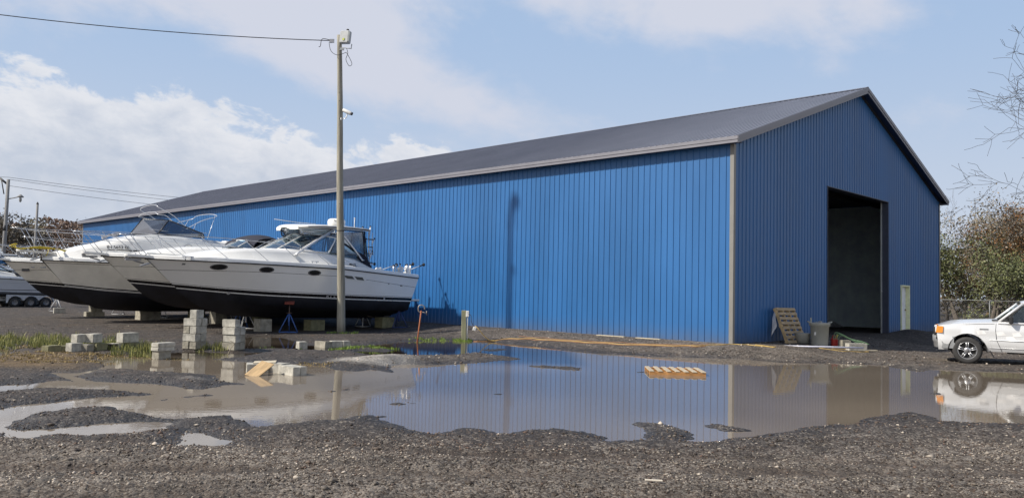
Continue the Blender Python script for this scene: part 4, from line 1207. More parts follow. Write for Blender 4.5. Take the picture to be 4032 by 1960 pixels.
    for (x, y, yaw) in ((.70, 1.62, .25), (.12, 1.35, .0), (.12, -.6, -.2)):
        e = MB(); rot = Matrix.Rotation(yaw, 3, 'Z')
        P = lambda a, b, c: Vector((x, y, zt)) + rot @ Vector((a, b, c))
        e.box(P(0, 0, .05), (.22, .20, .06), rot=rot); e.box(P(-.04, 0, .17), (.26, .13, .17), rot=rot @ Matrix.Rotation(.25, 3, 'Y'), bev=.02)
        e.lathe([(.10, -.04), (.10, .04)], c=P(.05, .06, .17), axis='y', n=14)
        e.tube([P(-.12, 0, .16), P(-.72, 0, .36)], .018, n=6); e.tube([P(-.64, 0, .335), P(-.84, 0, .40)], .028, mi=1, n=8)
        e.lathe([(.07, -.02), (.07, .02)], c=P(-.86, 0, .405), axis='x', n=10, mi=1)
        e.build('downrigger', [gel, rubber], root)
    # helm seats, dash and dark cabin details inside
    mb = MB(); mb.box((4.5, 0, 2.86), (.7, 2.6, .12), bev=.04); mb.mark(); mb.box((3.2, .7, 2.55), (.5, .6, .9), bev=.08); mb.box((3.0, .7, 2.98), (.16, .6, .35), bev=.06); mb.mark(); mb.box((3.2, -.7, 2.55), (.5, .6, .9), bev=.08)
    mb.build_parts('helm_seat', mat('cream_vinyl', (.55, .54, .50), rough=.5), root)
    mb = MB(); mb.box((6.9, 0, 2.945), (.55, .55, .05), bev=.02); mb.build('deck_hatch', smoke, root)
    mb = MB()
    for x, y in ((4.75, 1.93), (8.9, 1.0), (1.2, 1.86)):
        for s in (-.09, .09): mb.tube([(x + s, y, 2.36 + (x > 3) * .04), (x + s, y, 2.47 + (x > 3) * .04)], .014, n=6)
        mb.tube([(x - .17, y, 2.48 + (x > 3) * .04), (x + .17, y, 2.48 + (x > 3) * .04)], .016, n=6); mb.mark()
    mb.build_parts('cleat', steel, root)
    mb = MB(); mb.box((2.95, 1.665, 2.50), (.28, .03, .05), bev=.01); mb.box((2.86, 1.70, 2.42), (.16, .03, .06), bev=.02); mb.build('side_light', vent_m, root)
    outdrive(root)
    return root
boat_one()

def boat_two():
    root = thing('sport_cruiser', 'second white cruiser from the pole, no hardtop, dark folded canopy behind its windscreen', 'boat', ab(19.0, -1.35, 0.05), RZB, 'boats stored on blocks along the blue shed')
    p = tiara_params(0.14)
    build_hull(root, p, [gel_old, antif, blackp, gel])
    pulpit(root, 9.45, 10.55, 2.58)
    bow_rail(root, p, [(10.75, .22, 3.40), (10.1, .34, 3.38), (9.2, .78, 3.33), (8.3, 1.20, 3.28), (7.2, 1.58, 3.22), (6.0, 1.82, 3.12), (4.8, 1.95, 3.0), (3.7, 2.0, 2.80), (2.85, 1.98, 2.50)],
             [(9.95, 10.55), (8.95, 9.75), (7.75, 8.55), (6.5, 7.25), (5.33, 6.0)])
    whf = mat('white_frame', (0.84, 0.84, 0.84), rough=.35)
    Bc, Bm, Bs = (5.35, 0, 3.04), (5.2, .72, 3.04), (4.7, 1.30, 3.02)
    Tc, Tm, Ts, Tw = (4.6, 0, 3.46), (4.45, .62, 3.45), (4.0, 1.16, 3.40), (3.6, 1.3, 3.36)
    for side in (1, -1):
        Y = lambda v: (v[0], v[1] * side, v[2])
        pane(root, [Y(Bc), Y(Bm), Y(Tm), Y(Tc)], wsglass, whf); pane(root, [Y(Bm), Y(Bs), Y(Ts), Y(Tm)], wsglass, whf)
        pane(root, [Y(Bs), Y((3.4, 1.48, 2.98)), Y(Tw), Y(Ts)], wsglass, whf, name='side_window')
    rows = []
    for i in range(9):
        t = i / 8; x = 4.55 - 1.75 * t
        z = 3.46 + .26 * math.sin(math.pi * min(1, t * 1.15 + .05)) ** .7
        rows.append([(x + .12 * abs(u) ** 2, u * 1.35, z - .20 * abs(u) ** 2.2 - (.10 if i in (0, 8) else 0)) for u in [k / 6 - 1 for k in range(13)]])
    mb = MB().grid(rows); mb.grid([[(x, y, z - .05) for x, y, z in reversed(r_)] for r_ in rows])
    cn = mb.build('canopy', canvas, root)
    mb = MB()
    for s in (1, -1):
        mb.tube([(3.0, 1.5 * s, 2.7), (3.3, 1.4 * s, 3.3), (3.6, 1.28 * s, 3.58)], .014, n=6); mb.tube([(3.0, 1.5 * s, 2.7), (2.9, 1.4 * s, 3.5)], .014, n=6)
        mb.tube(smooth_pts([(4.2, 1.3 * s, 3.32), (3.9, 1.36 * s, 3.46), (3.4, 1.36 * s, 3.5)], 3), .012, n=6)
    mb.build('canopy_frame', alu, root)
    return root
boat_two()

def boat_three():
    root = thing('cabin_cruiser', 'tall older white cruiser with black side stripes, smoked windscreen and bare canopy hoops', 'boat', ab(23.2, -1.0, 0.05), RZB, 'boats stored on blocks along the blue shed')
    zw = [(0, 1.10), (.4, 1.10), (.7, 1.17), (.88, 1.28), (1, 1.42)]
    p = dict(xc0=.2, xc1=9.95, xs0=0, xs1=11.0, xk0=.25, xk1=9.95,
             zk=[(0, .42), (.4, .40), (.65, .41), (.8, .44), (.88, .50), (.92, .62), (.95, .82), (.98, 1.06), (1, 1.25)],
             zc=[(0, .82), (.5, .85), (.7, .98), (.85, 1.10), (1, 1.25)], yc=[(0, 1.85), (.45, 1.9), (.65, 1.6), (.8, 1.1), (.9, .62), (.96, .26), (1, 0)],
             ys=[(0, 1.98), (.3, 2.08), (.55, 2.06), (.7, 1.88), (.8, 1.58), (.88, 1.18), (.94, .78), (.98, .38), (1, .10)],
             zs=[(0, 2.0), (.5, 2.22), (.8, 2.38), (1, 2.42)],
             trunk_y=[(0, 1.86), (4, 1.84), (7, 1.70), (8.4, 1.42), (9.4, 1.02), (10.2, .62), (10.8, .2)],
             trunk_z=[(0, 3.05), (2.5, 3.22), (4.5, 3.50), (7.4, 3.62), (8.2, 3.44), (8.8, 3.22), (9.7, 3.0), (10.4, 2.78), (10.9, 2.6)],
             cockpit_x=5.6, sole_z=1.7, band_z=1.1)
    Wf = lambda s: interp(zw, s)
    p['levels'] = [(lambda s: Wf(s) - .015, 3), (lambda s: Wf(s) + .012, 2), (lambda s: Wf(s) + .03, 3), (lambda s: Wf(s) + .05, 2), (lambda s: Wf(s) + .10, 0), (lambda s: Wf(s) + .45, 0),
                   (lambda s: interp(p['zs'], s) - .10, 2), (lambda s: interp(p['zs'], s) - .085, 0), (lambda s: interp(p['zs'], s), 0)]
    build_hull(root, p, [gel_old, antif, blackp, gel])
    # stripes and lettering on the cabin side: long thin strips proud of the trunk
    SX = [.06, .13, .2, .28, .36, .44, .52, .6, .66, .72, .77, .82, .86, .9, .93, .955]
    def tside(x, z, off=0.0):
        # follow the flat facets between the stations of the mesh
        for s0, s1 in zip(SX[:-1], SX[1:]):
            if s0 * 11 <= x <= s1 * 11:
                a_, b_ = tside0(s0 * 11, z, off), tside0(s1 * 11, z, off); t = (x - s0 * 11) / ((s1 - s0) * 11)
                return Vector((x, lerp(a_.y, b_.y, t), z))
        return tside0(x, z, off)
    def tside0(x, z, off=0.0):
        s = x / 11.0; zs = interp(p['zs'], s) + .145; zt = max(interp(p['trunk_z'], x), zs + .004); yt = interp(p['trunk_y'], x)
        yb = min(yt + .09, interp(p['ys'], s) - .18); z1 = lerp(zs, zt, .75)
        t = (z - zs) / (z1 - zs + 1e-6)
        yy = lerp(yb, min(yt, yb) * .985, min(1, max(0, t)))
        if t > 1: yy = lerp(min(yt, yb) * .985, min(yt, yb) - .12, (z - z1) / (zt - z1 + 1e-6))
        return Vector((x, yy + off, z))
    mb = MB()
    def strip(x0, x1, za, zb_, w, n=48):
        rows = [[], [], []]
        for k in range(n + 1):
            t = k / n; x = lerp(x0, x1, t); z = lerp(za, zb_, t); ww = w(t)
            for r_, (dz, o) in zip(rows, ((-ww, .012), (0, .024), (ww, .012))): r_.append(tside(x, z + dz, o))
        mb.grid(rows, smooth=False)
    strip(9.3, 5.4, 2.92, 2.90, lambda t: .006 + .03 * min(1, t * 2) * (1 if t > .1 else t * 10) * (1 if t < .75 else 1))
    strip(9.75, 4.6, 2.72, 2.62, lambda t: .014)
    strip(9.5, 5.0, 2.64, 2.54, lambda t: .007)
    for k in range(1): strip(5.32, 4.95, 2.90, 2.895, lambda t: .042, 2)
    strip(3.9, 3.2, 2.93, 2.92, lambda t: .06, 3)
    mb.build('side_stripe', blackp, root)
    txt = mat('black_lettering', (0.012, 0.012, 0.018), rough=.4)
    q = tside(8.55, 3.03)
    q0 = tside(9.02, 3.03); q1 = tside(7.9, 3.03)
    yaw = math.atan2(q1.y - q0.y, q1.x - q0.x)
    def lay(o, x0, z0, off=.012):
        for v in o.data.vertices:
            x, z = x0 - v.co.x, z0 + v.co.y
            v.co = Vector((x, tside(x, z).y + off + v.co.z, z))
        o.location = (0, 0, 0); o.rotation_euler = (0, 0, 0)
    lay(text_part('registration', 'IN 5652 EE', .165, txt, root, (0, 0, 0), (0, 0, 0), depth=.006), 9.02, 2.975)
    q0 = tside(5.26, 2.9)
    lay(text_part('emblem', '32', .075, mat('white_lettering', (.7, .7, .7), rough=.4), root, (0, 0, 0), (0, 0, 0), depth=.003), 5.25, 2.87, .03)
    pulpit(root, 10.6, 11.9, 2.66, w=.42, tilt=.08)
    bow_rail(root, p, [(12.0, .24, 3.62), (11.3, .40, 3.60), (10.4, .90, 3.60), (9.5, 1.35, 3.62), (8.2, 1.72, 3.62), (7.0, 1.9, 3.60)],
             [(11.1, 11.7), (10.5, 11.05), (9.6, 10.25), (8.6, 9.3), (7.7, 8.3), (6.9, 7.3)])
    bow_rail(root, p, [(11.6, .24, 3.30), (10.4, .86, 3.26), (9.5, 1.32, 3.26), (8.2, 1.68, 3.24)], [(11.0, 11.3)], r=.009)
    blk = mat('black_frame', (.015, .015, .018), rough=.4)
    Bc, Bs, Bw = (7.72, 0, 3.68), (7.10, 1.30, 3.66), (5.25, 1.62, 3.60)
    Tc, Ts = (7.25, 0, 4.34), (6.55, 1.05, 4.30)
    for side in (1, -1):
        Y = lambda v: (v[0], v[1] * side, v[2])
        pane(root, [Y(Bc), Y(Bs), Y(Ts), Y(Tc)], smoke, blk, rad=.022)
        pane(root, [Y(Bs), Y(Bw), Y((5.3, 1.60, 3.78)), Y(Ts)], smoke, blk, name='side_window', rad=.026)
    # two bare canopy hoops
    mb = MB()
    def hoop(xb, xt, zb_, zt, w, r=.014):
        mb.tube(smooth_pts([(xb, w, zb_), (lerp(xb, xt, .55), w, lerp(zb_, zt, .6)), (xt + .02, w * .93, zt - .12), (xt, w * .6, zt), (xt, 0, zt + .03), (xt, -w * .6, zt), (xt + .02, -w * .93, zt - .12), (lerp(xb, xt, .55), -w, lerp(zb_, zt, .6)), (xb, -w, zb_)], 4), r, n=6)
    hoop(5.5, 6.95, 3.75, 4.92, 1.05); hoop(6.45, 7.0, 4.28, 4.62, 1.12, .012)
    hoop(6.2, 4.55, 3.78, 4.72, 1.35); 
    for s in (1, -1):
        mb.tube([(4.65, 1.3 * s, 4.62), (5.1, 1.6 * s, 3.6)], .012, n=6); mb.tube([(5.5, 1.3 * s, 4.2), (5.75, 1.5 * s, 3.75)], .012, n=6)
    mb.build('canopy_hoop', alu, root)
    mb = MB()
    mb.tube(smooth_pts([(7.3, 1.2, 3.86), (6.6, 1.3, 3.80), (5.6, 1.45, 3.86), (5.1, 1.5, 3.82)], 4), .01, n=6); mb.build('grab_rail', steel, root)
    mb = MB()
    for y in (1.75, -1.75): mb.tube(smooth_pts([(6.4, y, 2.6), (6.3, y, 3.0), (6.0, y, 3.28), (5.75, y, 3.1), (5.7, y, 2.6)], 4), .016, n=6); mb.mark()
    mb.build_parts('boarding_rail', steel, root)
    mb = MB(); mb.box((3.5, 1.3, 3.42), (1.5, .5, .26), bev=.05); mb.mark(); mb.box((2.6, 1.1, 3.50), (1.0, .6, .12), bev=.04); mb.mark(); mb.box((3.5, -1.2, 3.42), (1.5, .5, .26), bev=.05)
    mb.build_parts('cockpit_seat', gel, root)
    mb = MB(); mb.box((8.35, .15, 3.60), (.34, .2, .16), bev=.05, rot=Matrix.Rotation(.3, 3, 'Y')); mb.box((8.7, .1, 3.50), (.4, .12, .1), bev=.03, rot=Matrix.Rotation(.45, 3, 'Y')); mb.build('windlass', mat('chrome_spot', (.4, .4, .42), rough=.3, metal=.6), root)
    outdrive(root)
    return root
b3 = boat_three()

def boat_four():
    root = thing('cabin_cruiser', 'white cruiser behind the tall striped one, only its bow and bow rail showing', 'boat', ab(27.8, -1.0, 0.05), RZB, 'boats stored on blocks along the blue shed')
    p = tiara_params(0.0)
    for k in ('xc1', 'xk1', 'xs1'): p[k] = p[k] + 1.35
    p['trunk_y'] = [(0, 1.9), (5, 1.7), (8, 1.2), (9.2, .6), (10.3, .05)]
    p['trunk_z'] = [(0, 2.4), (3, 3.0), (6, 3.15), (8, 2.95), (9.6, 2.6), (10.4, 2.5)]
    p['cockpit_x'] = 3.5
    p['levels'] = p['levels']
    build_hull(root, p, [gel_old, antif, blackp, gel])
    pulpit(root, 10.9, 12.0, 2.45)
    bow_rail(root, p, [(12.1, .22, 3.16), (11.5, .34, 3.12), (10.5, .78, 3.10), (9.4, 1.20, 3.10), (8.0, 1.58, 3.08), (6.5, 1.82, 3.05)], [(11.2, 11.8), (10.3, 11.0), (9.2, 9.9), (8.0, 8.7)])
    mb = MB(); V = []
    q, t = side_point(p, 10.45, 2.08)
    mb.box(q + Vector((0, .01, 0)), (.30, .05, .14), rot=Matrix.Rotation(math.atan2(t.y, t.x), 3, 'Z')); f = mb.build('hawse_port', vent_m, root)
    q, t = side_point(p, 9.7, 2.24)
    yaw = math.atan2(t.y, t.x)
    lt = MB()
    for k, (dx, ln) in enumerate(((.55, .13), (.22, .24), (-.16, .20))):
        q, t = side_point(p, 9.7 + dx, 2.20)
        lt.box(q + Vector((0, .012, 0)), (ln, .012, .06), rot=Matrix.Rotation(math.atan2(t.y, t.x), 3, 'Z'))
    lt.build('worn_lettering', mat('faded_lettering', (.30, .32, .34), rough=.5, var=.4, scale=40), root)
    # long dark cover over its cabin
    rows = []
    for x, hw, z in ((9.3, .35, 2.86), (8.4, .7, 3.20), (7.2, 1.0, 3.60), (6.2, 1.15, 3.78), (5.2, 1.2, 3.86), (4.2, 1.2, 3.8)):
        rows.append([(x, u * hw, z - .22 * abs(u) ** 2) for u in [k / 5 - 1 for k in range(11)]] )
    mb = MB().grid(rows)
    for s in (0, 10):
        for i in range(5): mb.add([rows[i][s], rows[i + 1][s], (rows[i + 1][s][0], rows[i + 1][s][1] * 1.1, rows[i + 1][s][2] - .5), (rows[i][s][0], rows[i][s][1] * 1.1, rows[i][s][2] - .3)], [(0, 1, 2, 3)])
    mb.build('cabin_cover', canvas, root)
    return root
boat_four()

# yellow rope coiled over the pulpit of the third boat
mb = MB()
M3 = b3.matrix_basis
def w3(p): return M3 @ Vector(p)
for k in range(5):
    o = .02 * k
    mb.tube([w3(q) for q in smooth_pts([(11.95, .22 + o, 2.98 + .02 * (k % 2)), (12.2 - .05 * k, .26, 2.92 + o), (11.9, .3 + o, 2.84 - o * .5), (11.2, .36, 2.86 + o), (10.6, .42 + o, 2.86), (10.2, .4, 2.84 - o), (9.9, .5 + o, 2.80)], 4)], .014, n=5)
mb.tube([w3(q) for q in smooth_pts([(10.9, .45, 2.86), (10.95, .52, 2.72), (11.0, .5, 2.58)], 4)], .014, n=5)
yr = mb.build('mooring_rope', mat('yellow_rope', (0.62, 0.48, 0.04), rough=.7, var=.25, scale=30), None)
tag(yr, 'yellow rope coiled over the anchor pulpit of the tall striped boat', 'rope')

# ---- boat on trailer, far left
def trailer_boat():
    root = thing('day_cruiser', 'grey and white speedboat with a low windscreen on a triple axle trailer', 'boat', ab(43.6, -5.97, 0.02), RZB)
    hullm = mat('pale_grey_hull', (0.52, 0.54, 0.57), rough=.3, var=.05, scale=1)
    p = dict(xc0=.25, xc1=7.6, xs0=1.25, xs1=8.6, xk0=.4, xk1=7.6, zk=[(0, .62), (.6, .62), (.8, .8), (1, 1.25)], zc=[(0, .78), (.6, .86), (1, 1.25)],
             yc=[(0, 1.15), (.5, 1.2), (.8, .8), (1, 0)], ys=[(0, 1.28), (.5, 1.3), (.75, 1.05), (.9, .6), (1, .05)], zs=[(0, 1.66), (.5, 1.78), (1, 1.9)],
             trunk_y=[(0, 1.1), (5, 1.0), (7, .5), (8, .1)], trunk_z=[(0, 1.80), (1.6, 1.86), (2.3, 2.05), (3.2, 2.25), (5.0, 2.3), (7, 2.1), (8.4, 2.0)], cockpit_x=3.4, sole_z=1.2, band_z=.9)
    p['levels'] = [(lambda s: interp(p['zc'], s) + .12, 0), (lambda s: 1.02 + .05 * s, 2), (lambda s: 1.055 + .05 * s, 0), (lambda s: 1.45 + .05 * s, 2), (lambda s: 1.455 + .05 * s, 0), (lambda s: interp(p['zs'], s), 0)]
    build_hull(root, p, [hullm, mat('grey_bottom', (.12, .13, .15), rough=.5), blackp, gel])
    fr = mat('black_frame', (.015, .015, .018), rough=.4)
    for s in (1, -1):
        pane(root, [(2.3, 1.05 * s, 2.10), (3.4, 1.05 * s, 2.24), (4.6, .95 * s, 2.32), (4.3, .85 * s, 2.80), (3.3, .95 * s, 2.62)], wsglass, fr, name='side_window', rad=.03)
    pane(root, [(4.6, .95, 2.32), (4.6, -.95, 2.32), (4.3, -.85, 2.80), (4.3, .85, 2.80)], wsglass, fr, rad=.03)
    mb = MB(); mb.prism([(2.25, 2.12), (1.62, 1.92), (1.60, 1.86), (2.05, 1.88)], 1.06, 1.12); mb.build('stern_vent', vent_m, root)
    mb = MB(); decal_disc(mb, p, 2.4, 1.70, .07, .04, .02); mb.build('porthole', port_m, root)
    return root
trailer_boat()
def trailer():
    t = thing('boat_trailer', 'galvanised boat trailer with three axles and pale mudguards', 'trailer', ab(43.6, -5.97, 0.02), RZB)
    galv = mat('galvanised_steel', (0.34, 0.35, 0.36), rough=.5, metal=.4)
    mb = MB()
    for s in (1, -1):
        mb.box((3.6, .75 * s, .46), (7.0, .08, .12)); mb.box((3.4, .45 * s, .60), (6.2, .15, .07))
        for x in (.8, 2.4, 4.2, 5.6): mb.box((x, .6 * s, .54), (.06, .4, .08))
    for x in (.4, 1.23, 2.07, 3.6, 5.4): mb.box((x, 0, .42), (.08, 1.6, .09))
    mb.box((8.2, 0, .5), (2.6, .12, .12)); mb.build('frame', galv, t)
    for s in (1, -1):
        for x in (.4, 1.23, 2.07):
            w = MB().lathe([(.16, -.1), (.29, -.11), (.315, -.06), (.315, .06), (.29, .11), (.16, .1)], c=(x, 1.0 * s, .31), axis='y', n=24, cap=False).build('wheel', rubber, t)
            r_ = MB().lathe([(.02, -.06), (.13, -.06), (.165, -.1), (.175, 0), (.165, .1), (.13, .06), (.02, .06)], c=(x, 1.0 * s, .31), axis='y', n=20)
            for k in range(5):
                a = k * 2 * math.pi / 5
                r_.box((x + .08 * math.cos(a), (1.0 + .075) * s, .31 + .08 * math.sin(a)), (.1, .02, .035), rot=Matrix.Rotation(-a, 3, 'Y'))
            r_.build('rim', mat('grey_alloy', (.22, .22, .23), rough=.4, metal=.5), w)
        prof = []
        for k in range(33):
            x = .0 + 2.55 * k / 32
            zz = max([math.sqrt(max(0, .40 ** 2 - (x - c) ** 2)) for c in (.4, 1.23, 2.07)])
            prof.append((x, .34 + max(zz, .16 if .3 < x < 2.2 else 0)))
        rows = [[(x, (.86) * s, z) for x, z in prof], [(x, 1.16 * s, z) for x, z in prof], [(x, 1.17 * s, z - .05) for x, z in prof]]
        mb = MB().grid(rows)
        mb.add([(x, 1.165 * s, z) for x, z in prof] + [(x, 1.165 * s, max(z, .72 + .02 * x)) for x, z in prof], [(k, k + 1, 34 + k, 33 + k) for k in range(32)])
        mb.build('mudguard', mat('pale_grp', (.50, .51, .53), rough=.4), t)
    return t
trailer()
def far_boat():
    root = thing('fishing_boat', 'distant white boat with a flat roof and rod holders, far left', 'boat', ab(58.0, -3.0, 0.05), RZB)
    p = tiara_params(0.1)
    build_hull(root, p, [gel_old, antif, blackp, gel])
    mb = MB(); mb.box((2.6, 0, 3.46), (3.9, 2.7, .12), bev=.05); mb.box((3.4, 0, 3.60), (2.2, 1.6, .2), bev=.09); mb.build('roof', gel, root)
    mb = MB()
    for x in (.85, 2.1, 3.3, 4.3):
        for s in (1, -1): mb.tube([(x, 1.25 * s, 2.3), (x, 1.25 * s, 3.42)], .03, n=6); mb.mark()
    mb.build_parts('roof_post', alu, root)
    for s in (1, -1): pane(root, [(1.0, 1.24 * s, 2.75), (4.2, 1.24 * s, 2.75), (4.2, 1.24 * s, 3.38), (1.0, 1.24 * s, 3.38)], smoke, canvas, name='side_window', rad=.03)
    mb = MB()
    for y in (-.9, -.45, 0, .45, .9): rod_holder(mb, (.9, y, 3.5), (-.3, 0, 1), .30, r=.035); mb.mark()
    mb.build_parts('rod_holder', [gel, rubber], root)
    mb = MB(); mb.lathe([(.02, 3.7), (.02, 4.6)], c=(2.9, .2, 0), n=6); mb.box((2.55, .3, 3.86), (.36, .3, .24), bev=.03); mb.build('spotlight', gel, root)
    return root
far_boat()

# ---- stands and blocks that carry the boats
def jack_stand(col, h, name_label):
    t = thing('jack_stand', name_label, 'boat stand')
    m = mat('jack_paint_' + col, {'blue': (0.04, 0.10, 0.30), 'pale': (0.46, 0.47, 0.48), 'navy': (0.03, 0.05, 0.16)}[col], rough=.5, var=.25, scale=12)
    mb = MB(); R_ = .36; hh = .62
    F_ = [Vector((R_ * math.cos(a), R_ * math.sin(a), .02)) for a in (-2.62, -.52, 1.57)]
    for f in F_: mb.tube([f, (f.x * .12, f.y * .12, hh)], .020, n=6)
    for i in range(3): mb.tube([F_[i], F_[(i + 1) % 3]], .016, n=6)
    mb.tube([(0, 0, .25), (0, 0, hh + .03)], .034, n=8); mb.build('tripod', m, t)
    sc = MB().tube([(0, 0, .3), (0, 0, h)], .020, n=8); sc.tube([(-.10, 0, hh + .06), (.10, 0, hh + .06)], .014, n=6); sc.build('screw', mat('rusty_screw', (.10, .07, .06), rough=.6, metal=.4), t)
    pd = MB().box((0, 0, h + .02), (.32, .28, .04), rot=Matrix.Rotation(.30, 3, 'X')); pd.build('pad', mat('rust_red_pad', (.20, .045, .03), rough=.8, var=.3, scale=9), t)
    return t

def place(o, x, y, z=None, rz=0.0):
    o.location = (x, y, gz(x, y) if z is None else z); o.rotation_euler = (0, 0, rz); return o
JG = 'stands under the stored boats'
for (x, y, rz, col, h, lab) in (
        (-7.75, 28.1, .2, 'blue', 1.02, 'blue tripod stand with a rust red pad under the middle of the nearest boat'),
        (-4.40, 31.6, .5, 'navy', 1.08, 'dark blue tripod stand under the stern of the nearest boat'),
        (-5.95, 32.4, 1.2, 'pale', 1.0, 'pale tripod stand seen just right of the utility pole under the nearest boat'),
        (-10.3, 30.6, .2, 'blue', 1.0, 'blue tripod stand behind the four-high block stack'),
        (-9.75, 29.6, .9, 'pale', 1.0, 'pale tripod stand leaning into view left of the big grey block'),
        (-16.4, 37.6, .4, 'pale', 1.0, 'pale tripod stand under the tall striped boat, right of its big block'),
        (-19.6, 40.2, .1, 'pale', 1.0, 'pale tripod stand under the bow half of the tall striped boat'),
        (-24.0, 42.4, .3, 'pale', 1.35, 'pale tripod stand alone at the far left under the hidden bow'),
        (-11.9, 33.6, .3, 'pale', 1.0, 'pale tripod stand half hidden behind the five-high block stack')):
    place(jack_stand(col, h, lab), x, y, None, rz)['group'] = JG

conc = [mat('concrete_a', (0.40, 0.385, 0.34), rough=.9, var=.34, scale=7, bump=.35, bscale=60),
        mat('concrete_b', (0.30, 0.28, 0.23), rough=.9, var=.40, scale=5, bump=.35, bscale=60),
        mat('concrete_mossy', (0.20, 0.19, 0.11), rough=.95, var=.35, scale=6, bump=.4, bscale=60)]
def block_mesh(seed, dx=.40, dy=.20, dz=.19):
    r_ = random.Random(seed); bm = bmesh.new()
    bmesh.ops.create_cube(bm, size=1)
    for v in bm.verts: v.co = Vector((v.co.x * dx, v.co.y * dy, (v.co.z + .5) * dz)) + Vector([r_.uniform(-.004, .004) for _ in range(3)])
    bmesh.ops.subdivide_edges(bm, edges=bm.edges, cuts=3, use_grid_fill=True)
    for v in bm.verts:
        n_ = mnoise.noise(v.co * 14 + Vector((seed, 0, 0)))
        v.co += v.co.normalized() * n_ * .006
    bmesh.ops.bevel(bm, geom=[e for e in bm.edges if e.calc_face_angle(0) > 1.0], offset=.010, segments=2, affect='EDGES')
    return bm
def block(x, y, z, rz, label, m=0, dims=(.40, .20, .19), group=None, seed=None, tilt=0.0):
    bm = block_mesh(seed if seed is not None else RND.randint(0, 9999), *dims)
    me = bpy.data.meshes.new('concrete_block'); bm.to_mesh(me); bm.free(); me.materials.append(conc[m])
    o = bpy.data.objects.new('concrete_block', me); COL.objects.link(o)
    o.location = (x, y, z); o.rotation_euler = (tilt, 0, rz)
    return tag(o, label, 'concrete block', group)
# five-high stack: two blocks to a course, courses crossing
def course(cx, cy, z, rz, kind, labs, grp, m=(0, 1)):
    c, s = math.cos(rz), math.sin(rz)
    if kind == 'x': offs = [(0, -.103, 0), (0, .103, 0)]
    else: offs = [(-.103, 0, math.pi / 2), (.103, 0, math.pi / 2)]
    for (ox, oy, r_), lab, mm in zip(offs, labs, m):
        j = RND.uniform(-.012, .012)
        block(cx + c * ox - s * oy + j, cy + s * ox + c * oy + j, z, rz + r_ + RND.uniform(-.05, .05), lab, mm, group=grp)
GA = 'concrete blocks in the five-high stack'
AX, AY = -8.02, 20.45; zA = gz(AX, AY) - .01; rA = 1.22
words = ['bottom', 'second', 'third', 'fourth']
for k, kind in enumerate(('x', 'y', 'x', 'y')):
    if kind == 'x': lb = ['near block of the %s course of the five-high stack' % words[k], 'far block of the %s course of the five-high stack' % words[k]]
    else: lb = ['left block of the %s course of the five-high stack' % words[k], 'right block of the %s course of the five-high stack' % words[k]]
    course(AX, AY, zA + .193 * k, rA, kind, lb, GA, m=((1, 1), (0, 0), (0, 1), (0, 0))[k])
block(AX + .03, AY, zA + .193 * 4, rA + .1, 'single concrete block on top of the five-high stack', 0, dims=(.30, .20, .21), group=GA)
GB = 'concrete blocks in the four-high stack'
BX, BY = -7.02, 20.45; zB_ = gz(BX, BY) - .02; rB = -.36
for k in range(3):
    course(BX, BY, zB_ + .193 * k, rB, 'x', ['sunlit left block of the %s course of the four-high stack' % words[k], 'shaded right block of the %s course of the four-high stack' % words[k]], GB, m=((1, 1), (0, 1), (0, 0))[k])
block(BX - .08, BY - .03, zB_ + .193 * 3, rB + .04, 'single concrete block on top of the four-high stack', 0, group=GB)
# low heaps at left
GL = 'low heaps of concrete blocks among the weeds at left'
zL = gz(-10.1, 18.9)
block(-10.57, 18.55, zL - .03, 1.20, 'mossy olive block furthest left, half sunk in the grass', 2, group=GL, dims=(.34, .24, .17))
block(-10.45, 18.75, zL - .03, 0.75, 'small mossy block right of the leftmost mossy one', 2, group=GL, dims=(.24, .2, .15))
block(-10.15, 18.75, zL - .01, 1.15, 'front left block of the first low heap, pale side to the sun', 0, group=GL, dims=(.30, .22, .20))
block(-9.93, 18.95, zL - .01, 1.40, 'tilted broken block in the middle front of the first low heap', 1, group=GL, dims=(.34, .20, .17), tilt=.06)
block(-9.78, 19.15, zL - .01, 1.15, 'right bottom block under the upper right one of the first low heap', 2, group=GL, dims=(.30, .22, .18))
block(-10.17, 19.0, zL + .19, 1.17, 'upper left block of the first low heap', 0, group=GL, dims=(.30, .22, .19))
block(-9.92, 19.15, zL + .18, 1.31, 'upper right block of the first low heap with a dark front face', 0, group=GL, dims=(.30, .26, .21))
zl2 = gz(-9.0, 20.0)
block(-9.62, 19.6, zL - .01, 1.05, 'low pale block on the left of the second heap', 0, group=GL, dims=(.30, .24, .15))
block(-9.36, 19.95, zL - .02, 1.05, 'dark wet block beneath the big block of the second heap', 2, group=GL, dims=(.42, .34, .17))
block(-9.44, 19.85, zL + .155, 1.07, 'big block on top of the second heap, with a diagonal shadow on it', 0, group=GL, dims=(.44, .26, .23))
zl3 = gz(-7.95, 18.0)
block(-7.78, 17.98, -.03, 1.07, 'wet lower block of the pair standing in the puddle edge', 1, group=GL, dims=(.32, .24, .21))
block(-7.76, 17.99, .185, 1.05, 'thin pale slab block laid first on the pair at the puddle edge', 0, group=GL, dims=(.42, .26, .085))
block(-7.75, 17.99, .272, 1.02, 'thin pale slab block topmost of the pair at the puddle edge', 0, group=GL, dims=(.43, .26, .095))
o = MB().box((0, 0, .08), (.42, .22, .16), bev=.01).build('timber_block', mat('black_wet_timber', (.022, .016, .013), rough=.6), None); place(o, -9.72, 19.45, zL - .02, .3); tag(o, 'short black timber between the two low block heaps', 'timber')
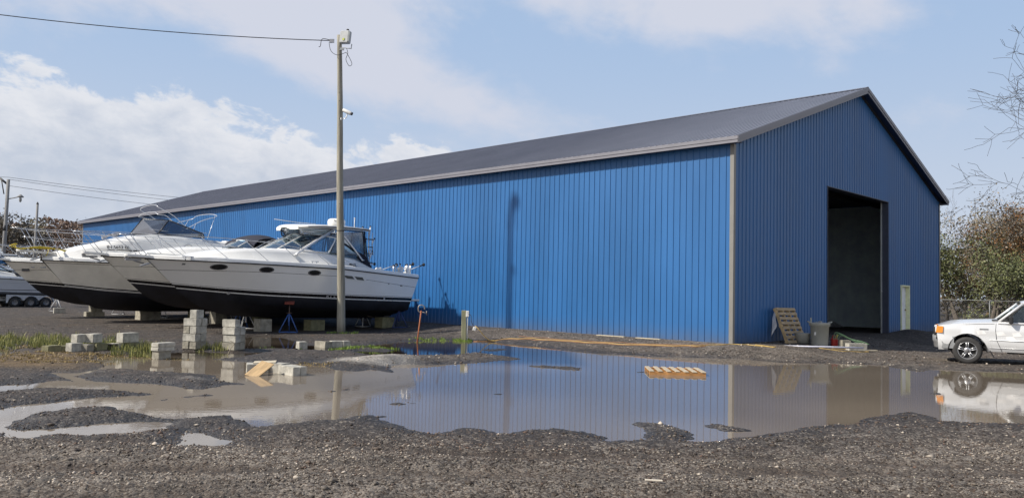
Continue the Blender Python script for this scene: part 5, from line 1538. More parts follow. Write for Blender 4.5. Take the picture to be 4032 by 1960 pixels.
# flat group in the water with a plywood offcut leaning on it
GF = 'slab blocks lying in the muddy puddle'
block(-4.93, 15.75, -.03, .35, 'left slab block in the muddy puddle, behind the plywood offcut', 0, group=GF, dims=(.40, .42, .20))
block(-4.60, 15.80, -.02, -.30, 'rear slab block in the muddy puddle joining the other two', 0, group=GF, dims=(.50, .30, .20))
block(-4.22, 15.42, -.03, -.80, 'right split slab block in the muddy puddle, left half', 0, group=GF, dims=(.60, .145, .19))
block(-4.12, 15.53, -.03, -.80 , 'right split slab block in the muddy puddle, right half', 0, group=GF, dims=(.60, .145, .192))
pl = MB().box((0, 0, 0), (.30, .48, .016)).build('plywood_offcut', mat('plywood', (.42, .29, .15), rough=.7, var=.3, scale=3, stretch=(5, 1, 1)), None)
pl.location = (-4.72, 15.22, .105); pl.rotation_euler = (.50, .16, -.42); tag(pl, 'orange brown plywood offcut leaning on the slab blocks in the puddle', 'plywood')
pl = MB().box((0, 0, 0), (.42, .26, .018)).build('board', mat('pale_board', (.50, .44, .33), rough=.8, var=.2), None)
pl.location = (-4.80, 15.80, .19); pl.rotation_euler = (.05, -.04, .2); tag(pl, 'pale board lying on the left slab block in the puddle', 'board')
# by the pole
GP = 'concrete blocks at the foot of the utility pole'
block(-5.68, 21.95, -.02, .62, 'lone small block standing in grass left of the pole', 0, group=GP, dims=(.24, .26, .20))
block(-5.22, 22.45, -.03, -.55, 'brown stained block leaning left of two grey ones by the pole', 1, group=GP, dims=(.42, .26, .20), tilt=-.06)
block(-4.92, 22.75, -.03, .45, 'grey middle block of the three by the pole', 0, group=GP, dims=(.32, .26, .20))
block(-4.68, 22.85, -.03, .60, 'grey right block of the three by the pole', 0, group=GP, dims=(.22, .26, .20))
# blocks under the keels
GK = 'concrete blocks carrying the boats'
def kb(x, y, dims, lab, m=1, rz=.8, z=None): block(x, y, gz(x, y) - .01 if z is None else z, rz, lab, m, group=GK, dims=dims)
kb(-8.80, 28.55, (.46, .46, .45), 'big grey block under the keel of the nearest boat, right of the four-high stack')
kb(-12.1, 33.2, (.50, .60, .50), 'grey block under the second boat, seen between the two block stacks')
kb(-16.0, 35.4, (.85, .70, .50), 'wide grey block under the keel of the tall striped boat', 1, .75)
kb(-19.4, 37.4, (.80, .35, .22), 'long low block under the bow of the tall striped boat')
kb(-19.5, 37.7, (.50, .35, .30), 'upright block standing on the long low one under the striped boat', 1, .8, gz(-19.4, 37.4) + .21)
kb(-22.5, 40.0, (.50, .40, .28), 'small pale block beside the lone pale stand at far left', 0, .6)
kb(-5.0, 31.9, (.6, .5, .42), 'dark block under the stern of the nearest boat', 2, .8)
kb(-7.3, 29.9, (.6, .5, .40), 'dark block under the middle of the nearest boat, left of the pole', 2, .8)
kb(-10.5, 33.8, (.6, .5, .42), 'dark block under the middle of the second boat', 2, .8)
kb(-14.4, 36.8, (.6, .5, .42), 'dark block under the middle of the tall striped boat', 2, .8)

# ---- utility pole by the boats
poleW = mat('weathered_pole', (0.30, 0.285, 0.235), rough=.85, var=.35, scale=3.0, stretch=(6, 6, .35), bump=.6, bscale=9)
PX, PY = -5.98, 28.42
up_ = thing('utility_pole', 'tall weathered wooden pole in front of the nearest boat', 'utility pole', (PX, PY, gz(PX, PY) - .05))
H = 10.72
prof = [(.150 - .066 * k / 24 + .002 * math.sin(k * 2.1), H * k / 24) for k in range(25)]
pts = [(-.06 + .06 * math.cos(k * .2) * .3 - .010 * k / 24, 0, h) for k, (r_, h) in enumerate(prof)]
LEAN = -.42
MB().tube([(LEAN * h / H + .010 * math.sin(h * .9), 0, h) for r_, h in prof], [r_ for r_, h in prof], n=20).build('pole', poleW, up_)
mb = MB(); mb.box((-.26, -.02, H - .22), (.16, .08, .12)); mb.tube([(-.36, 0, H - .16), (-.18, 0, H - .16)], .02); mb.lathe([(.02, -.05), (.05, -.03), (.05, .03), (.02, .05)], c=(-.30, 0, H - .24), n=12)
mb.build('wire_bracket', mat('grey_bracket', (.35, .36, .38), rough=.4, metal=.5), up_).location.x = LEAN
mb = MB()
mb.tube(smooth_pts([(-.30, -.05, H - .2), (-.6, -.05, H - .16), (-.66, -.05, H - .42), (-.72, -.05, H - .45)], 5), .012, n=5)
mb.tube(smooth_pts([(-.34, -.1, H - .3), (-.25, -.14, H - .62), (0, -.2, H - .78), (.3, -.2, H - .68)], 5), .010, n=5)
mb.tube(smooth_pts([(.3, -.16, H - .66), (.42, -.16, H - .85), (.52, -.16, H - 1.08), (.42, -.16, H - 1.15), (.30, -.16, H - .92), (.36, -.16, H - .7), (.3, -.12, H - .5)], 5), .010, n=5)
mb.build('loose_wire', rubber, up_).location.x = LEAN
mb = MB()
for z in (H - 2.4, H - 3.05, H - 6.1, 3.6, H - 2.1): mb.lathe([(.012, -.01), (.012, .02)], c=(LEAN * z / H, -.085 - .05 * (1 - z / H), z), axis='y', n=8)
mb.lathe([(.134, 0), (.134, .03)], c=(LEAN * .34, 0, 3.65), n=20)
mb.build('bolt_hole', rubber, up_)
fl = thing('floodlight', 'grey box floodlight on a bracket at the top of the wooden pole', 'floodlight', (PX + .22 + LEAN, PY - .10, up_.location.z + H - .02), .0)
fl.scale = (.82, .82, .82)
hm = mat('floodlight_shell', (.42, .44, .45), rough=.45)
MB().box((.03, 0, -.10), (.46, .26, .56), bev=.04, rot=Matrix.Rotation(.08, 3, 'Y') @ Matrix.Rotation(-.35, 3, 'Z')).build('housing', hm, fl)
MB().box((.085, -.145, -.10), (.36, .02, .44), bev=.01, rot=Matrix.Rotation(.08, 3, 'Y') @ Matrix.Rotation(-.35, 3, 'Z')).build('lens_panel', mat('dull_lens', (.24, .26, .27), rough=.25), fl)
MB().box((-.03, -.135, -.22), (.10, .02, .09), rot=Matrix.Rotation(.08, 3, 'Y') @ Matrix.Rotation(-.35, 3, 'Z')).build('warning_sticker', mat('yellow_sticker', (.45, .50, .08), rough=.5), fl)
MB().lathe([(.05, .17), (.06, .19), (.06, .26), (.03, .27)], c=(.12, 0, 0), n=12).build('photocell', rubber, fl)
mb = MB(); mb.tube([(-.2, 0, -.66), (-.08, 0, -.56), (.3, -.02, -.60), (.32, -.02, -.40)], .022, n=6); mb.box((-.1, 0, -.62), (.16, .08, .1)); mb.build('arm', hm, fl)
sc_ = thing('security_camera', 'small white camera fixed to the side of the wooden pole', 'camera', (PX + .09 + LEAN * .74, PY - .05, up_.location.z + H - 2.78))
sc_.scale = (.85, .85, .85)
MB().lathe([(.075, -.22), (.082, -.20), (.082, .16), (.06, .2)], c=(0, 0, 0), axis='x', n=16).build('body', gel, sc_)
sc_.children[0].location = (.24, -.02, -.02); sc_.children[0].rotation_euler = (0, .42, -.25)
MB().lathe([(.05, 0), (.07, .01), (.07, .03)], c=(0, 0, 0), axis='x', n=14).build('lens', port_m, sc_); sc_.children[1].location = (.42, -.065, -.10); sc_.children[1].rotation_euler = (0, .42, -.25)
mb = MB(); mb.tube([(-.02, 0, -.33), (.14, 0, -.29), (.2, 0, -.22), (.22, 0, -.1)], .022, n=8); mb.lathe([(.07, -.02), (.07, .02)], c=(-.02, 0, -.33), axis='x', n=12); mb.build('mount', gel, sc_)
def wire(name, label, p0, p1, sag, r, m, n=24, cat='wire', group=None):
    p0, p1 = Vector(p0), Vector(p1); pts = []
    for k in range(n + 1):
        t = k / n; q = p0.lerp(p1, t); q.z -= sag * 4 * t * (1 - t); pts.append(q)
    o = MB().tube(pts, r, n=5).build(name, m, None); return tag(o, label, cat, group)
wirem = mat('dark_cable', (.035, .035, .04), rough=.6)
topz = up_.location.z + H
wire('overhead_cable', 'thick cable running from the pole top up to the left edge', (PX - .34 + LEAN, PY, topz - .2), (-27.5, 22.5, topz + .35), .55, .016, wirem)

# ---- distant utility poles at left
greyp = mat('grey_pole', (0.25, 0.25, 0.25), rough=.85, var=.2, scale=2, stretch=(4, 4, .4))
d1 = thing('utility_pole', 'distant grey pole at the left edge with a lamp arm', 'utility pole', (-48.3, 76, 0))
MB().tube([(-.2, 0, 0), (0, 0, 5), (.05, 0, 11.2)], [.22, .18, .14], n=12).build('pole', greyp, d1)
mb = MB(); mb.tube([(0, 0, 9.3), (.9, 0, 9.5), (1.25, 0, 9.6)], .05, n=6); mb.lathe([(.05, .2), (.28, -.02), (.28, -.08), (.1, -.12)], c=(1.3, 0, 9.6), n=12); mb.lathe([(.1, -.1), (.12, -.35), (.05, -.5)], c=(1.3, 0, 9.55), n=10); mb.build('lamp_arm', greyp, d1)
mb = MB(); mb.tube([(-.75, 0, 11.3), (-.1, 0, 10.8)], .10, n=6); mb.tube([(-.6, 0, 11.1), (-.3, 0, 9.8)], .05, n=6); mb.lathe([(.16, 0), (.16, .5)], c=(0, -.05, 6.3), n=10); mb.build('crossarm', mat('dark_hardware', (.05, .05, .055), rough=.6), d1)
d2 = thing('utility_pole', 'thinner distant grey pole behind the bow rails at left', 'utility pole', (-58.5, 98, 0))
MB().tube([(0, 0, 0), (.03, 0, 11.0)], [.22, .13], n=10).build('pole', greyp, d2)
MB().lathe([(.06, 0), (.16, .1), (.05, .35)], c=(.03, 0, 10.9), n=8).build('pole_cap', wirem, d2)
GW = 'distant wires left of the shed'
for k, (z0, x1, y1, z1) in enumerate(((11.4, -22, 108, 12.2), (11.2, -22, 108, 11.5), (10.6, -24, 104, 10.6))):
    wire('power_line', ['upper', 'middle', 'lower'][k] + ' distant wire from the left pole towards the shed roof', (-48.2, 76, z0), (x1, y1, z1), .5, .018, wirem, group=GW)
wire('power_line', 'faint low wire crossing both distant poles', (-75, 76, 7.6), (-48.2, 76, 7.8), .15, .018, wirem, group=GW)
wire('power_line', 'faint low wire from the left pole past the thin pole', (-48.2, 76, 7.8), (-38, 112, 6.6), .3, .018, wirem, group=GW)
wire('power_line', 'top wire entering the frame at the left pole', (-80, 66, 12.2), (-48.2, 76, 11.4), .4, .018, wirem, group=GW)

# ---- post with outlet, stake with clamp, cords
pw = thing('wooden_post', 'short weathered post in the puddle carrying a white conduit and outlet', 'post', (-1.50, 26.45, -.1))
MB().box((-.03, 0, .55), (.15, .15, 1.12), bev=.008, rot=Matrix.Rotation(-.012, 3, 'Y')).build('post', mat('green_post', (.26, .26, .16), rough=.85, var=.3, scale=3, stretch=(5, 5, .5)), pw)
wp_ = mat('white_pvc', (.72, .72, .70), rough=.4)
mb = MB(); mb.tube([(.085, -.03, 0), (.085, -.03, .92)], .024, n=8); mb.box((.085, -.04, 1.0), (.10, .10, .20), bev=.012); mb.build('conduit', wp_, pw)
mb = MB(); mb.box((.33, -.10, .52), (.11, .10, .13), bev=.015, rot=Matrix.Rotation(.3, 3, 'Y')); mb.build('outlet_box', wp_, pw)
MB().tube(smooth_pts([(.10, -.08, 1.0), (.20, -.1, .95), (.22, -.1, .75), (.30, -.1, .60)], 4), .010, n=5).build('cable', wirem, pw)
sk = thing('metal_stake', 'rusty orange stake in the puddle with a clamp on its top', 'stake', (-2.84, 25.3, -.22))
MB().tube([(-.10, 0, 0), (-.04, 0, .6), (.02, 0, 1.22)], .022, n=8).build('rod', mat('orange_rust', (.36, .12, .05), rough=.7, var=.3, scale=8), sk)
mb = MB(); mb.tube(smooth_pts([(.0, 0, 1.16), (-.07, 0, 1.22), (-.06, 0, 1.36), (.04, 0, 1.40), (.12, 0, 1.34), (.12, 0, 1.26)], 3), .018, n=6); mb.tube([(.05, 0, 1.18), (.20, 0, 1.15)], .012, n=6); mb.tube([(.2, 0, 1.08), (.19, 0, 1.22)], .012, n=6); mb.build('clamp', mat('old_steel', (.30, .26, .22), rough=.5, metal=.5), sk)
def ground_cord(name, label, pts, r, m, lift=.012, cat='cord', wob=.04):
    P = smooth_pts([(x, y, 0) for x, y in pts], 7); out = []
    for i, q in enumerate(P):
        q = Vector((q.x + wob * math.sin(i * 1.3), q.y + wob * math.cos(i * .9), 0)); q.z = max(gz(q.x, q.y), .0) + lift; out.append(q)
    o = MB().tube(out, r, n=5).build(name, m, None); return tag(o, label, cat)
orm = mat('orange_cord', (.30, .15, .07), rough=.5); yel = mat('tan_cord', (.55, .38, .12), rough=.6); grn = mat('green_hose', (.22, .38, .20), rough=.5)
e0 = [(-1.2, 26.4), (-.8, 26.5), (-.2, 26.5), (.6, 26.2), (1.6, 25.4), (2.8, 24.4), (4.0, 23.6), (5.0, 23.1), (5.6, 22.9)]
ground_cord('extension_cord', 'orange cord running along the wet gravel beside the long wall', e0, .012, orm)
ground_cord('extension_cord', 'tan cord lying close to the orange one along the wall', [(x + .1, y + .10) for x, y in e0[:-1]] + [(5.8, 23.2), (6.5, 23.35), (6.9, 23.3), (7.4, 23.0), (7.6, 23.1), (7.2, 23.35)], .010, yel, wob=.06)
ground_cord('extension_cord', 'second orange cord branching towards the wall near the corner', [(.3, 27.0), (1.2, 26.2), (2.2, 25.3), (3.4, 24.4), (4.6, 23.6), (5.6, 23.3), (6.3, 23.3)], .009, orm, wob=.05)
ground_cord('extension_cord', 'tan cord looping on the ground in front of the leaning pallet', [(9.0, 24.3), (9.6, 23.8), (10.2, 23.9), (10.8, 24.2), (10.3, 24.4), (9.7, 24.2)], .009, yel)
c_ = MB().tube(smooth_pts([(-1.15, 26.34, .52), (-1.02, 26.3, .40), (-.85, 26.35, .2), (-.65, 26.4, .05), (-.4, 26.5, .03)], 5), .014, n=5).build('outlet_lead', yel, None); tag(c_, 'tan lead hanging from the white outlet box of the post', 'cord')

# ---- pallets
palm = mat('pallet_wood', (.42, .32, .20), rough=.8, var=.35, scale=4, stretch=(1, 6, 6), bump=.3); pals = mat('pallet_stringer', (.54, .39, .20), rough=.8, var=.3, scale=4, bump=.3)
palg = mat('pallet_grey', (.42, .36, .27), rough=.85, var=.35, scale=4, stretch=(6, 1, 1), bump=.3)
def pallet(label, loc, rot, nb=7, gap=.06, top=palg, strm=pals):
    t = thing('wooden_pallet', label, 'pallet', loc); t.rotation_euler = rot
    for x in (-.58, -.2, .2, .58) if nb > 7 else (-.5, 0, .5):
        MB().box((x * (1.0), 0, .06), (.045, 1.18, .09), bev=.004).build('stringer', strm, t)
    n = nb
    for k in range(n):
        y = -.54 + 1.08 * k / (n - 1)
        j = RND.uniform(-.006, .006)
        MB().box((j, y, .114), (1.06 + (.16 if nb > 7 else 0), .095, .018), bev=.003, rot=Matrix.Rotation(RND.uniform(-.012, .012), 3, 'Z')).build('deck_board', top, t)
    for y in (-.54, 0, .54): MB().box((0, y, .006), (1.06 + (.16 if nb > 7 else 0), .095, .018), bev=.003).build('bottom_board', top, t)
    return t
p1 = pallet('wooden pallet floating low in the middle of the big puddle', (3.58, 17.45, -.04), (0, 0, 1.50), 7, strm=mat('wet_stringer', (.46, .23, .08), rough=.5, var=.35, scale=6))
pb = (BB * 2.85 - BA * .46)
q = BC + pb
p2 = pallet('wooden pallet leaning on the shaded blue wall near the doorway', (q.x, q.y, 0), (0, 0, 0), 8, top=palm, strm=pals)
# stand it up against the wall: long side up, leaning back
def lean(o, base, up_dir, right):
    z = right.cross(up_dir).normalized(); x = right.normalized(); y = up_dir.normalized()
    M = Matrix((x, y, z)).transposed().to_4x4(); M.translation = base + y * .60; o.matrix_basis = M
base = ab(-.62, 2.85, .20)
for ch in p2.children: ch.data.transform(Matrix.Scale(1.1, 4, (1, 0, 0))) if ch.data.users == 1 else None
lean(p2, base, (Vector((0, 0, 1)) * 1.05 + BA * .42), (BB + Vector((0, 0, -.02))))
rg = MB()
for k in range(5):
    rg.tube(smooth_pts([(0, .02 * k, 0), (-.03 - .01 * k, .02 * k, -.25), (.02 - .03 * k, .01, -.5), (-.05 - .02 * k, 0, -.62 - .05 * k)], 4), .018 - .002 * k, n=5)
rg = rg.build('plastic_strip', mat('white_film', (.62, .63, .66), rough=.4), None); rg.location = ab(-.28, 2.22, 1.28); tag(rg, 'torn white plastic strip hanging from the leaning pallet', 'plastic strip')
# ---- bin, tub, can, hose, slab, pipe, boards
tb = thing('trash_can', 'grey round trash can with handles beside the doorway', 'trash can', ab(-.95, 4.55, .16) if False else (9.62, 24.95, 0))
tb.location.z = gz(9.62, 24.95) - .01
binm = mat('grey_plastic', (.42, .43, .39), rough=.55, var=.1, scale=3)
MB().lathe([(.001, .0), (.235, .0), (.245, .02), (.275, .60), (.305, .605), (.31, .68), (.315, .685), (.315, .705), (.29, .705), (.275, .66), (.22, .05), (.001, .05)], n=30, cap=False).build('body', binm, tb)
mb = MB()
for s in (-1, 1): mb.tube(smooth_pts([(.29 * s, -.08, .70), (.36 * s, -.06, .74), (.36 * s, .06, .74), (.29 * s, .08, .70)], 3), .014, n=6)
mb.box((-.28, -.02, .78), (.03, .06, .16)); mb.build('handle', binm, tb)
mb = MB(); mb.box((-.21, -.20, .38), (.10, .012, .10), rot=Matrix.Rotation(.6, 3, 'Z')); mb.build('sticker', gel, tb)
cr_ = crumple('rubbish', 'crumpled rubbish filling the top of the grey trash can', 'rubbish', (9.62, 24.95, tb.location.z + .62), .44, .44, .14, mat('rubbish_film', (.30, .31, .31), rough=.6), 5, n=12)
tub = MB().lathe([(.001, 0), (.21, 0), (.24, .30), (.245, .31), (.001, .31)], n=24, cap=False).build('white_tub', mat('dirty_white_plastic', (.40, .40, .36), rough=.5), None); place(tub, 9.22, 25.3); tag(tub, 'low dirty white tub between the leaning pallet and the trash can', 'tub')
fc = thing('fuel_can', 'red plastic can right of the trash can', 'fuel can', (10.12, 25.05, gz(10.1, 25.05)))
redm = mat('red_plastic', (.42, .03, .025), rough=.4)
MB().box((0, 0, .13), (.20, .16, .26), bev=.035).build('body', redm, fc); mb = MB().tube([(-.06, 0, .25), (-.05, 0, .33), (.05, 0, .33), (.06, 0, .25)], .014, n=6).build('handle', redm, fc); MB().tube([(.07, 0, .24), (.10, 0, .36)], .016, n=8).build('spout', mat('yellow_spout', (.6, .5, .05), rough=.5), fc)
mb = MB()
for k in range(4):
    mb.tube(smooth_pts([(10.05 + .05 * k, 24.95, .30), (10.1 + .06 * k, 24.9, .52 - .03 * k), (10.35 + .06 * k, 24.85, .44 - .04 * k), (10.6 + .08 * k, 24.8, .28), (10.9 + .05 * k, 24.7, .12 + .02 * k)], 5), .008, n=5)
hs_ = mb.build('garden_hose', grn, None); hs_.location = (0, 0, gz(10.3, 24.9) - .06); tag(hs_, 'tangled pale green hose right of the trash can', 'hose')
GD = 'concrete pieces by the doorway'
block(10.50, 24.35, gz(10.5, 24.35), .1, 'dirty whitish block lying by the doorway, right of the trash can', 0, dims=(.58, .24, .22), group=GD)
block(10.32, 24.75, gz(10.3, 24.7), .1, 'small grey block behind the whitish one by the doorway', 1, dims=(.28, .24, .26), group=GD)
o = MB().box((0, 0, .015), (.42, .14, .03)).build('board', mat('pale_board', (.50, .44, .33)), None); place(o, 11.1, 24.75, None, .15); tag(o, 'pale board end sticking out behind the whitish block', 'board')
pp = MB().tube([(-1.15, 0, .03), (0, 0, .035), (1.2, 0, .03)], .028, n=8).build('plastic_pipe', mat('white_blue_pipe', (.55, .56, .66), rough=.35), None); place(pp, 9.35, 24.0, None, -.03); pp.location.z += .02; tag(pp, 'long white pipe lying in front of the pallet and trash can', 'pipe')
for k, (a, b, ln, lab) in enumerate(((4.2, -.35, 1.1, 'longer'), (2.7, -.38, .9, 'shorter'))):
    o = MB().box((0, 0, .012), (.14, ln, .022)).build('board', mat('pale_board', (.50, .44, .33)), None); P_ = ab(a, b); place(o, P_.x, P_.y, None, AZB * -1 + .05 - 0.03); tag(o, lab + ' pale board lying against the foot of the long blue wall', 'board', 'boards along the wall foot')
o = MB().box((0, 0, .01), (.15, .028, .010), bev=.002).build('wood_stick', mat('bleached_wood', (.62, .56, .46), rough=.8), None); place(o, 1.26, 6.95, None, -.10); o.location.z += .018; tag(o, 'bleached flat wood splinter on the dry gravel in the foreground', 'stick')
rk = RND
mb = MB().tube(smooth_pts([(-6.75, 19.25, .0), (-6.7, 19.3, .16), (-6.62, 19.3, .28), (-6.75, 19.3, .36)], 4), .009, n=5); o = mb.build('dry_stem', mat('dry_stem', (.33, .28, .2), rough=.8), None); tag(o, 'bent dry stem standing in the water near the stacks', 'stem')
mb = MB()
for k in range(5): mb.tube([(-13.2 + .15 * k, 18.1, -.02), (-13.4 + .1 * k, 18.15 + .05 * k, .20 + .05 * k), (-13.7 + .25 * k, 18.2, .30)], .007, n=4)
o = mb.build('dead_branch', mat('dead_branch_bark', (.06, .05, .04), rough=.9), None); tag(o, 'dark dead branch lying at the left edge by the small pool', 'branch')
mb = MB()
for k in range(26):
    x, y = -2.8 + RND.uniform(-.5, .5), 17.9 + RND.uniform(-.6, .6)
o = None

# ---- pickup truck
def pickup():
    t = thing('pickup_truck', 'silver pickup truck with faded checkered side graphics entering at the right edge', 'pickup truck', (12.43, 21.9, 0))
    t.location.z = gz(12.36, 21.9) - .01
    yaw = math.radians(-180 - 27)     # local +x is forward
    t.rotation_euler = (0, 0, yaw)
    silver = mat('silver_paint', (.70, .71, .72), rough=.27, metal=.2, var=.03, scale=1, coat=.6)
    sil2 = mat('faded_graphic', (.78, .78, .78), rough=.3, coat=.4)
    grey = mat('grey_bumper', (.30, .31, .32), rough=.42, metal=.2)
    dark = mat('dark_underbody', (.014, .014, .015), rough=.8)
    glassm = glass('car_glass', (.72, .76, .74), .03)
    WB = -2.83
    HW = .86
    def top_z(x):   # shoulder line (hood edge, belt, bed rail)
        return float(np.interp(x, [-4.05, -2.35, -.62, .15, .52, .66, .72], [1.10, 1.08, 1.10, 1.05, 1.0, .95, .90]))
    def front_x(z): return float(np.interp(z, [.36, .62, .76, .95, 1.1], [.67, .69, .705, .67, .63]))
    R0 = .435
    zs_ = [.34, .40, .46, .52, .58, .64, .70, .745, .77, .80, .84, .88, .92, .96]
    def row(z, frac=None):
        pts = []
        def hw(z, x):
            b = np.interp(z, [.34, .45, .62, .66, .9, 1.1], [.80, .845, .865, .855, .855, .80])
            nose = float(np.interp(x, [.35, .74], [0, .10]))
            return float(b) - nose * nose * 6
        dz = z - .335
        o_ = math.sqrt(max(0, R0 ** 2 - dz ** 2)) if dz < R0 else 0.0
        f_ = front_x(z)
        segs = [(f_, o_, 4), (o_, -o_, 4), (-o_, WB + o_, 14), (WB + o_, WB - o_, 4), (WB - o_, -4.05, 6)]
        for (a, b, n) in segs:
            for k in range(n): 
                x = lerp(a, b, k / n)
                pts.append((x, z if frac is None else lerp(.96, max(.97, top_z(x)), frac), 0))
        pts.append((-4.05, z if frac is None else lerp(.96, top_z(-4.05), frac), 0))
        return [Vector((x, hw(zz, x), zz)) for x, zz, _ in pts]
    mb = MB()
    rows = [row(z) for z in zs_] + [row(.96, f) for f in (.35, .7, 1.0)]
    nseg = len(rows[0]) - 1
    for s in (1, -1):
        rr = [[Vector((v.x, v.y * s, v.z)) for v in r_] for r_ in rows]
        base = len(mb.v)
        for r_ in rr: mb.v += [tuple(v) for v in r_]
        m_ = nseg + 1
        for i in range(len(rr) - 1):
            for j in range(nseg):
                if zs_[min(i, len(zs_) - 1)] < .77 and (4 <= j < 8 or 22 <= j < 26): continue
                mb.f.append((base + i * m_ + j, base + i * m_ + j + 1, base + (i + 1) * m_ + j + 1, base + (i + 1) * m_ + j)); mb.m.append(0); mb.sm.append(True)
    # hood, nose
    hood = []
    for x in (-.72, -.5, -.2, .1, .35, .52, .62, .67):
        z0 = top_z(min(x, .66)) if x > -.62 else 1.10
        row_ = []
        for u in [k / 6 - 1 for k in range(13)]:
            yy = u * (rows[-1][0].y if x > .6 else .80 - .0 * x)
            crown = .085 * (1 - abs(u) ** 2.5) * (1 if x < .5 else .5)
            row_.append((x, yy * (1 - max(0, x - .4) ** 2 * .4), z0 + crown - (0.02 if x > .65 else 0)))
        hood.append(row_)
    mb.grid(hood)
    mb.add([(.67, -.76, .93), (.67, .76, .93), (.73, .80, .62), (.73, -.80, .62)], [(0, 1, 2, 3)])
    mb.add([(-2.38, -.8, 1.08), (-2.38, .8, 1.08), (-2.38, .8, .7), (-2.38, -.8, .7)], [(0, 1, 2, 3)])
    mb.add([(-4.05, -.8, 1.10), (-4.05, .8, 1.10), (-4.05, .82, .45), (-4.05, -.82, .45)], [(0, 1, 2, 3)])
    body = mb.build('body', silver, t, fix=True)
    # bed floor, inner fenders, chassis
    mb = MB(); mb.box((-3.2, 0, .72), (1.6, 1.5, .04)); mb.box((-1.6, 0, .40), (3.9, 1.3, .12)); mb.box((.25, 0, .45), (.8, 1.2, .25)); mb.box((0, 0, .78), (1.0, 1.52, .05)); mb.box((WB, 0, .78), (1.0, 1.52, .05))
    mb.box((-.0, 0, .34), (.08, 1.3, .08)); mb.box((WB, 0, .34), (.1, 1.3, .1)); mb.box((.47, 0, .55), (.04, 1.4, .4)); mb.box((-.47, 0, .55), (.04, 1.4, .4)); mb.box((-1.3, .2, .33), (.7, .4, .10)); mb.box((-1.9, .55, .34), (.5, .35, .16))
    mb.build('chassis', dark, t)
    # wheel-arch lip
    for (cx) in (0, WB):
        for s in (1, -1):
            mb = MB(); pts = []
            for k in range(17):
                a = math.pi * k / 16 * 1.02 - .03
                pts.append((cx + (R0 + .01) * math.cos(a), .852 * s, .335 + (R0 + .01) * math.sin(a)))
            mb.tube(pts, .012, n=6)
            mb.grid([[(x, y - .02 * s, z) for x, y, z in pts], [(x, y - .26 * s, z) for x, y, z in pts]])
            mb.build('wheel_arch', dark, t)
    # wheels
    def wheel(cx, s, steer=0.0):
        w = MB().lathe([(.20, -.09), (.235, -.105), (.30, -.112), (.335, -.095), (.350, -.05), (.352, 0), (.350, .05), (.335, .095), (.30, .112), (.235, .105), (.20, .09)], axis='y', n=44, cap=False)
        for k in range(44):
            a = k * 2 * math.pi / 44
            w.box((.348 * math.cos(a), .05 * (1 if k % 2 else -1), .348 * math.sin(a)), (.018, .07, .022), rot=Matrix.Rotation(-a, 3, 'Y'))
        w = w.build('wheel', mat('tyre_rubber', (.035, .034, .034), rough=.75, var=.3, scale=9), t)
        w.location = (cx, .76 * s, .345)
        al = mat('machined_alloy', (.52, .53, .55), rough=.28, metal=.75)
        r_ = MB().lathe([(.20, -.07), (.228, -.098), (.222, -.104), (.205, -.085), (.195, 0), (.205, .085), (.222, .104), (.228, .098), (.20, .07)], axis='y', n=40, cap=False)
        r_.lathe([(.001, .085 * s), (.07, .085 * s), (.078, .075 * s), (.078, .03 * s), (.001, .03 * s)], axis='y', n=24, cap=False)
        for k in range(5):
            a = k * 2 * math.pi / 5 + math.pi / 2
            ca, sa = math.cos(a), math.sin(a)
            for off in (-.026, .026):
                P0 = Vector((ca * .06 - sa * off * .8, .07 * s, sa * .06 + ca * off * .8)); P1 = Vector((ca * .212 - sa * off, .088 * s, sa * .212 + ca * off))
                r_.tube([P0, P1], .0135, n=6)
        r_ = r_.build('rim', al, w)
        h_ = MB().lathe([(.001, .0), (.19, .0), (.19, .02)], c=(0, .02 * s, 0), axis='y', n=24, cap=False); h_.build('brake_disc', mat('dark_rotor', (.05, .05, .05), rough=.5), w)
        c_ = MB().lathe([(.001, .092 * s), (.045, .090 * s), (.052, .08 * s)], axis='y', n=18, cap=False); c_.build('hub_cap', mat('grey_cap', (.16, .16, .17), rough=.4), r_)
        return w
    for cx in (0, WB):
        for s in (1, -1): wheel(cx, s)
    # bumper
    rows_ = []
    for z, dx in ((.38, -.02), (.40, .0), (.52, .01), (.54, .03), (.68, .03), (.70, .0)):
        rows_.append([(.765 + dx - .16 * max(0, abs(u) - .62) ** 1.5 * 6 - (.26 if abs(u) == 1.0 else 0), u * .86, z) for u in (-1, -.97, -.9, -.8, -.5, 0, .5, .8, .9, .97, 1)])
    MB().grid(rows_).build('bumper', grey, t)
    mb = MB(); mb.box((.74, 0, .80), (.06, 1.0, .20), bev=.02); mb.build('grille', dark, t)
    for s in (1, -1):
        hl = MB(); hl.box((.705, .64 * s, .865), (.08, .26, .17), bev=.02); hl = hl.build('headlight', mat('clear_lamp', (.55, .57, .60), rough=.1), t)
        tl = MB(); 
        V = [(.70, .795 * s, .965), (.555, .845 * s, .955), (.575, .862 * s, .785), (.735, .80 * s, .785)]
        V2 = [(x, y - .03 * s, z) for x, y, z in V]
        V = [(x, y + .012 * s, z) for x, y, z in V]
        tl.add(V + V2, [(0, 1, 2, 3), (7, 6, 5, 4), (0, 4, 5, 1), (1, 5, 6, 2), (2, 6, 7, 3), (3, 7, 4, 0)])
        tl.build('turn_signal', mat('amber_lamp', (.62, .22, .02), rough=.2, var=.1), t)
    # greenhouse
    pil = MB()
    roofz = 1.64
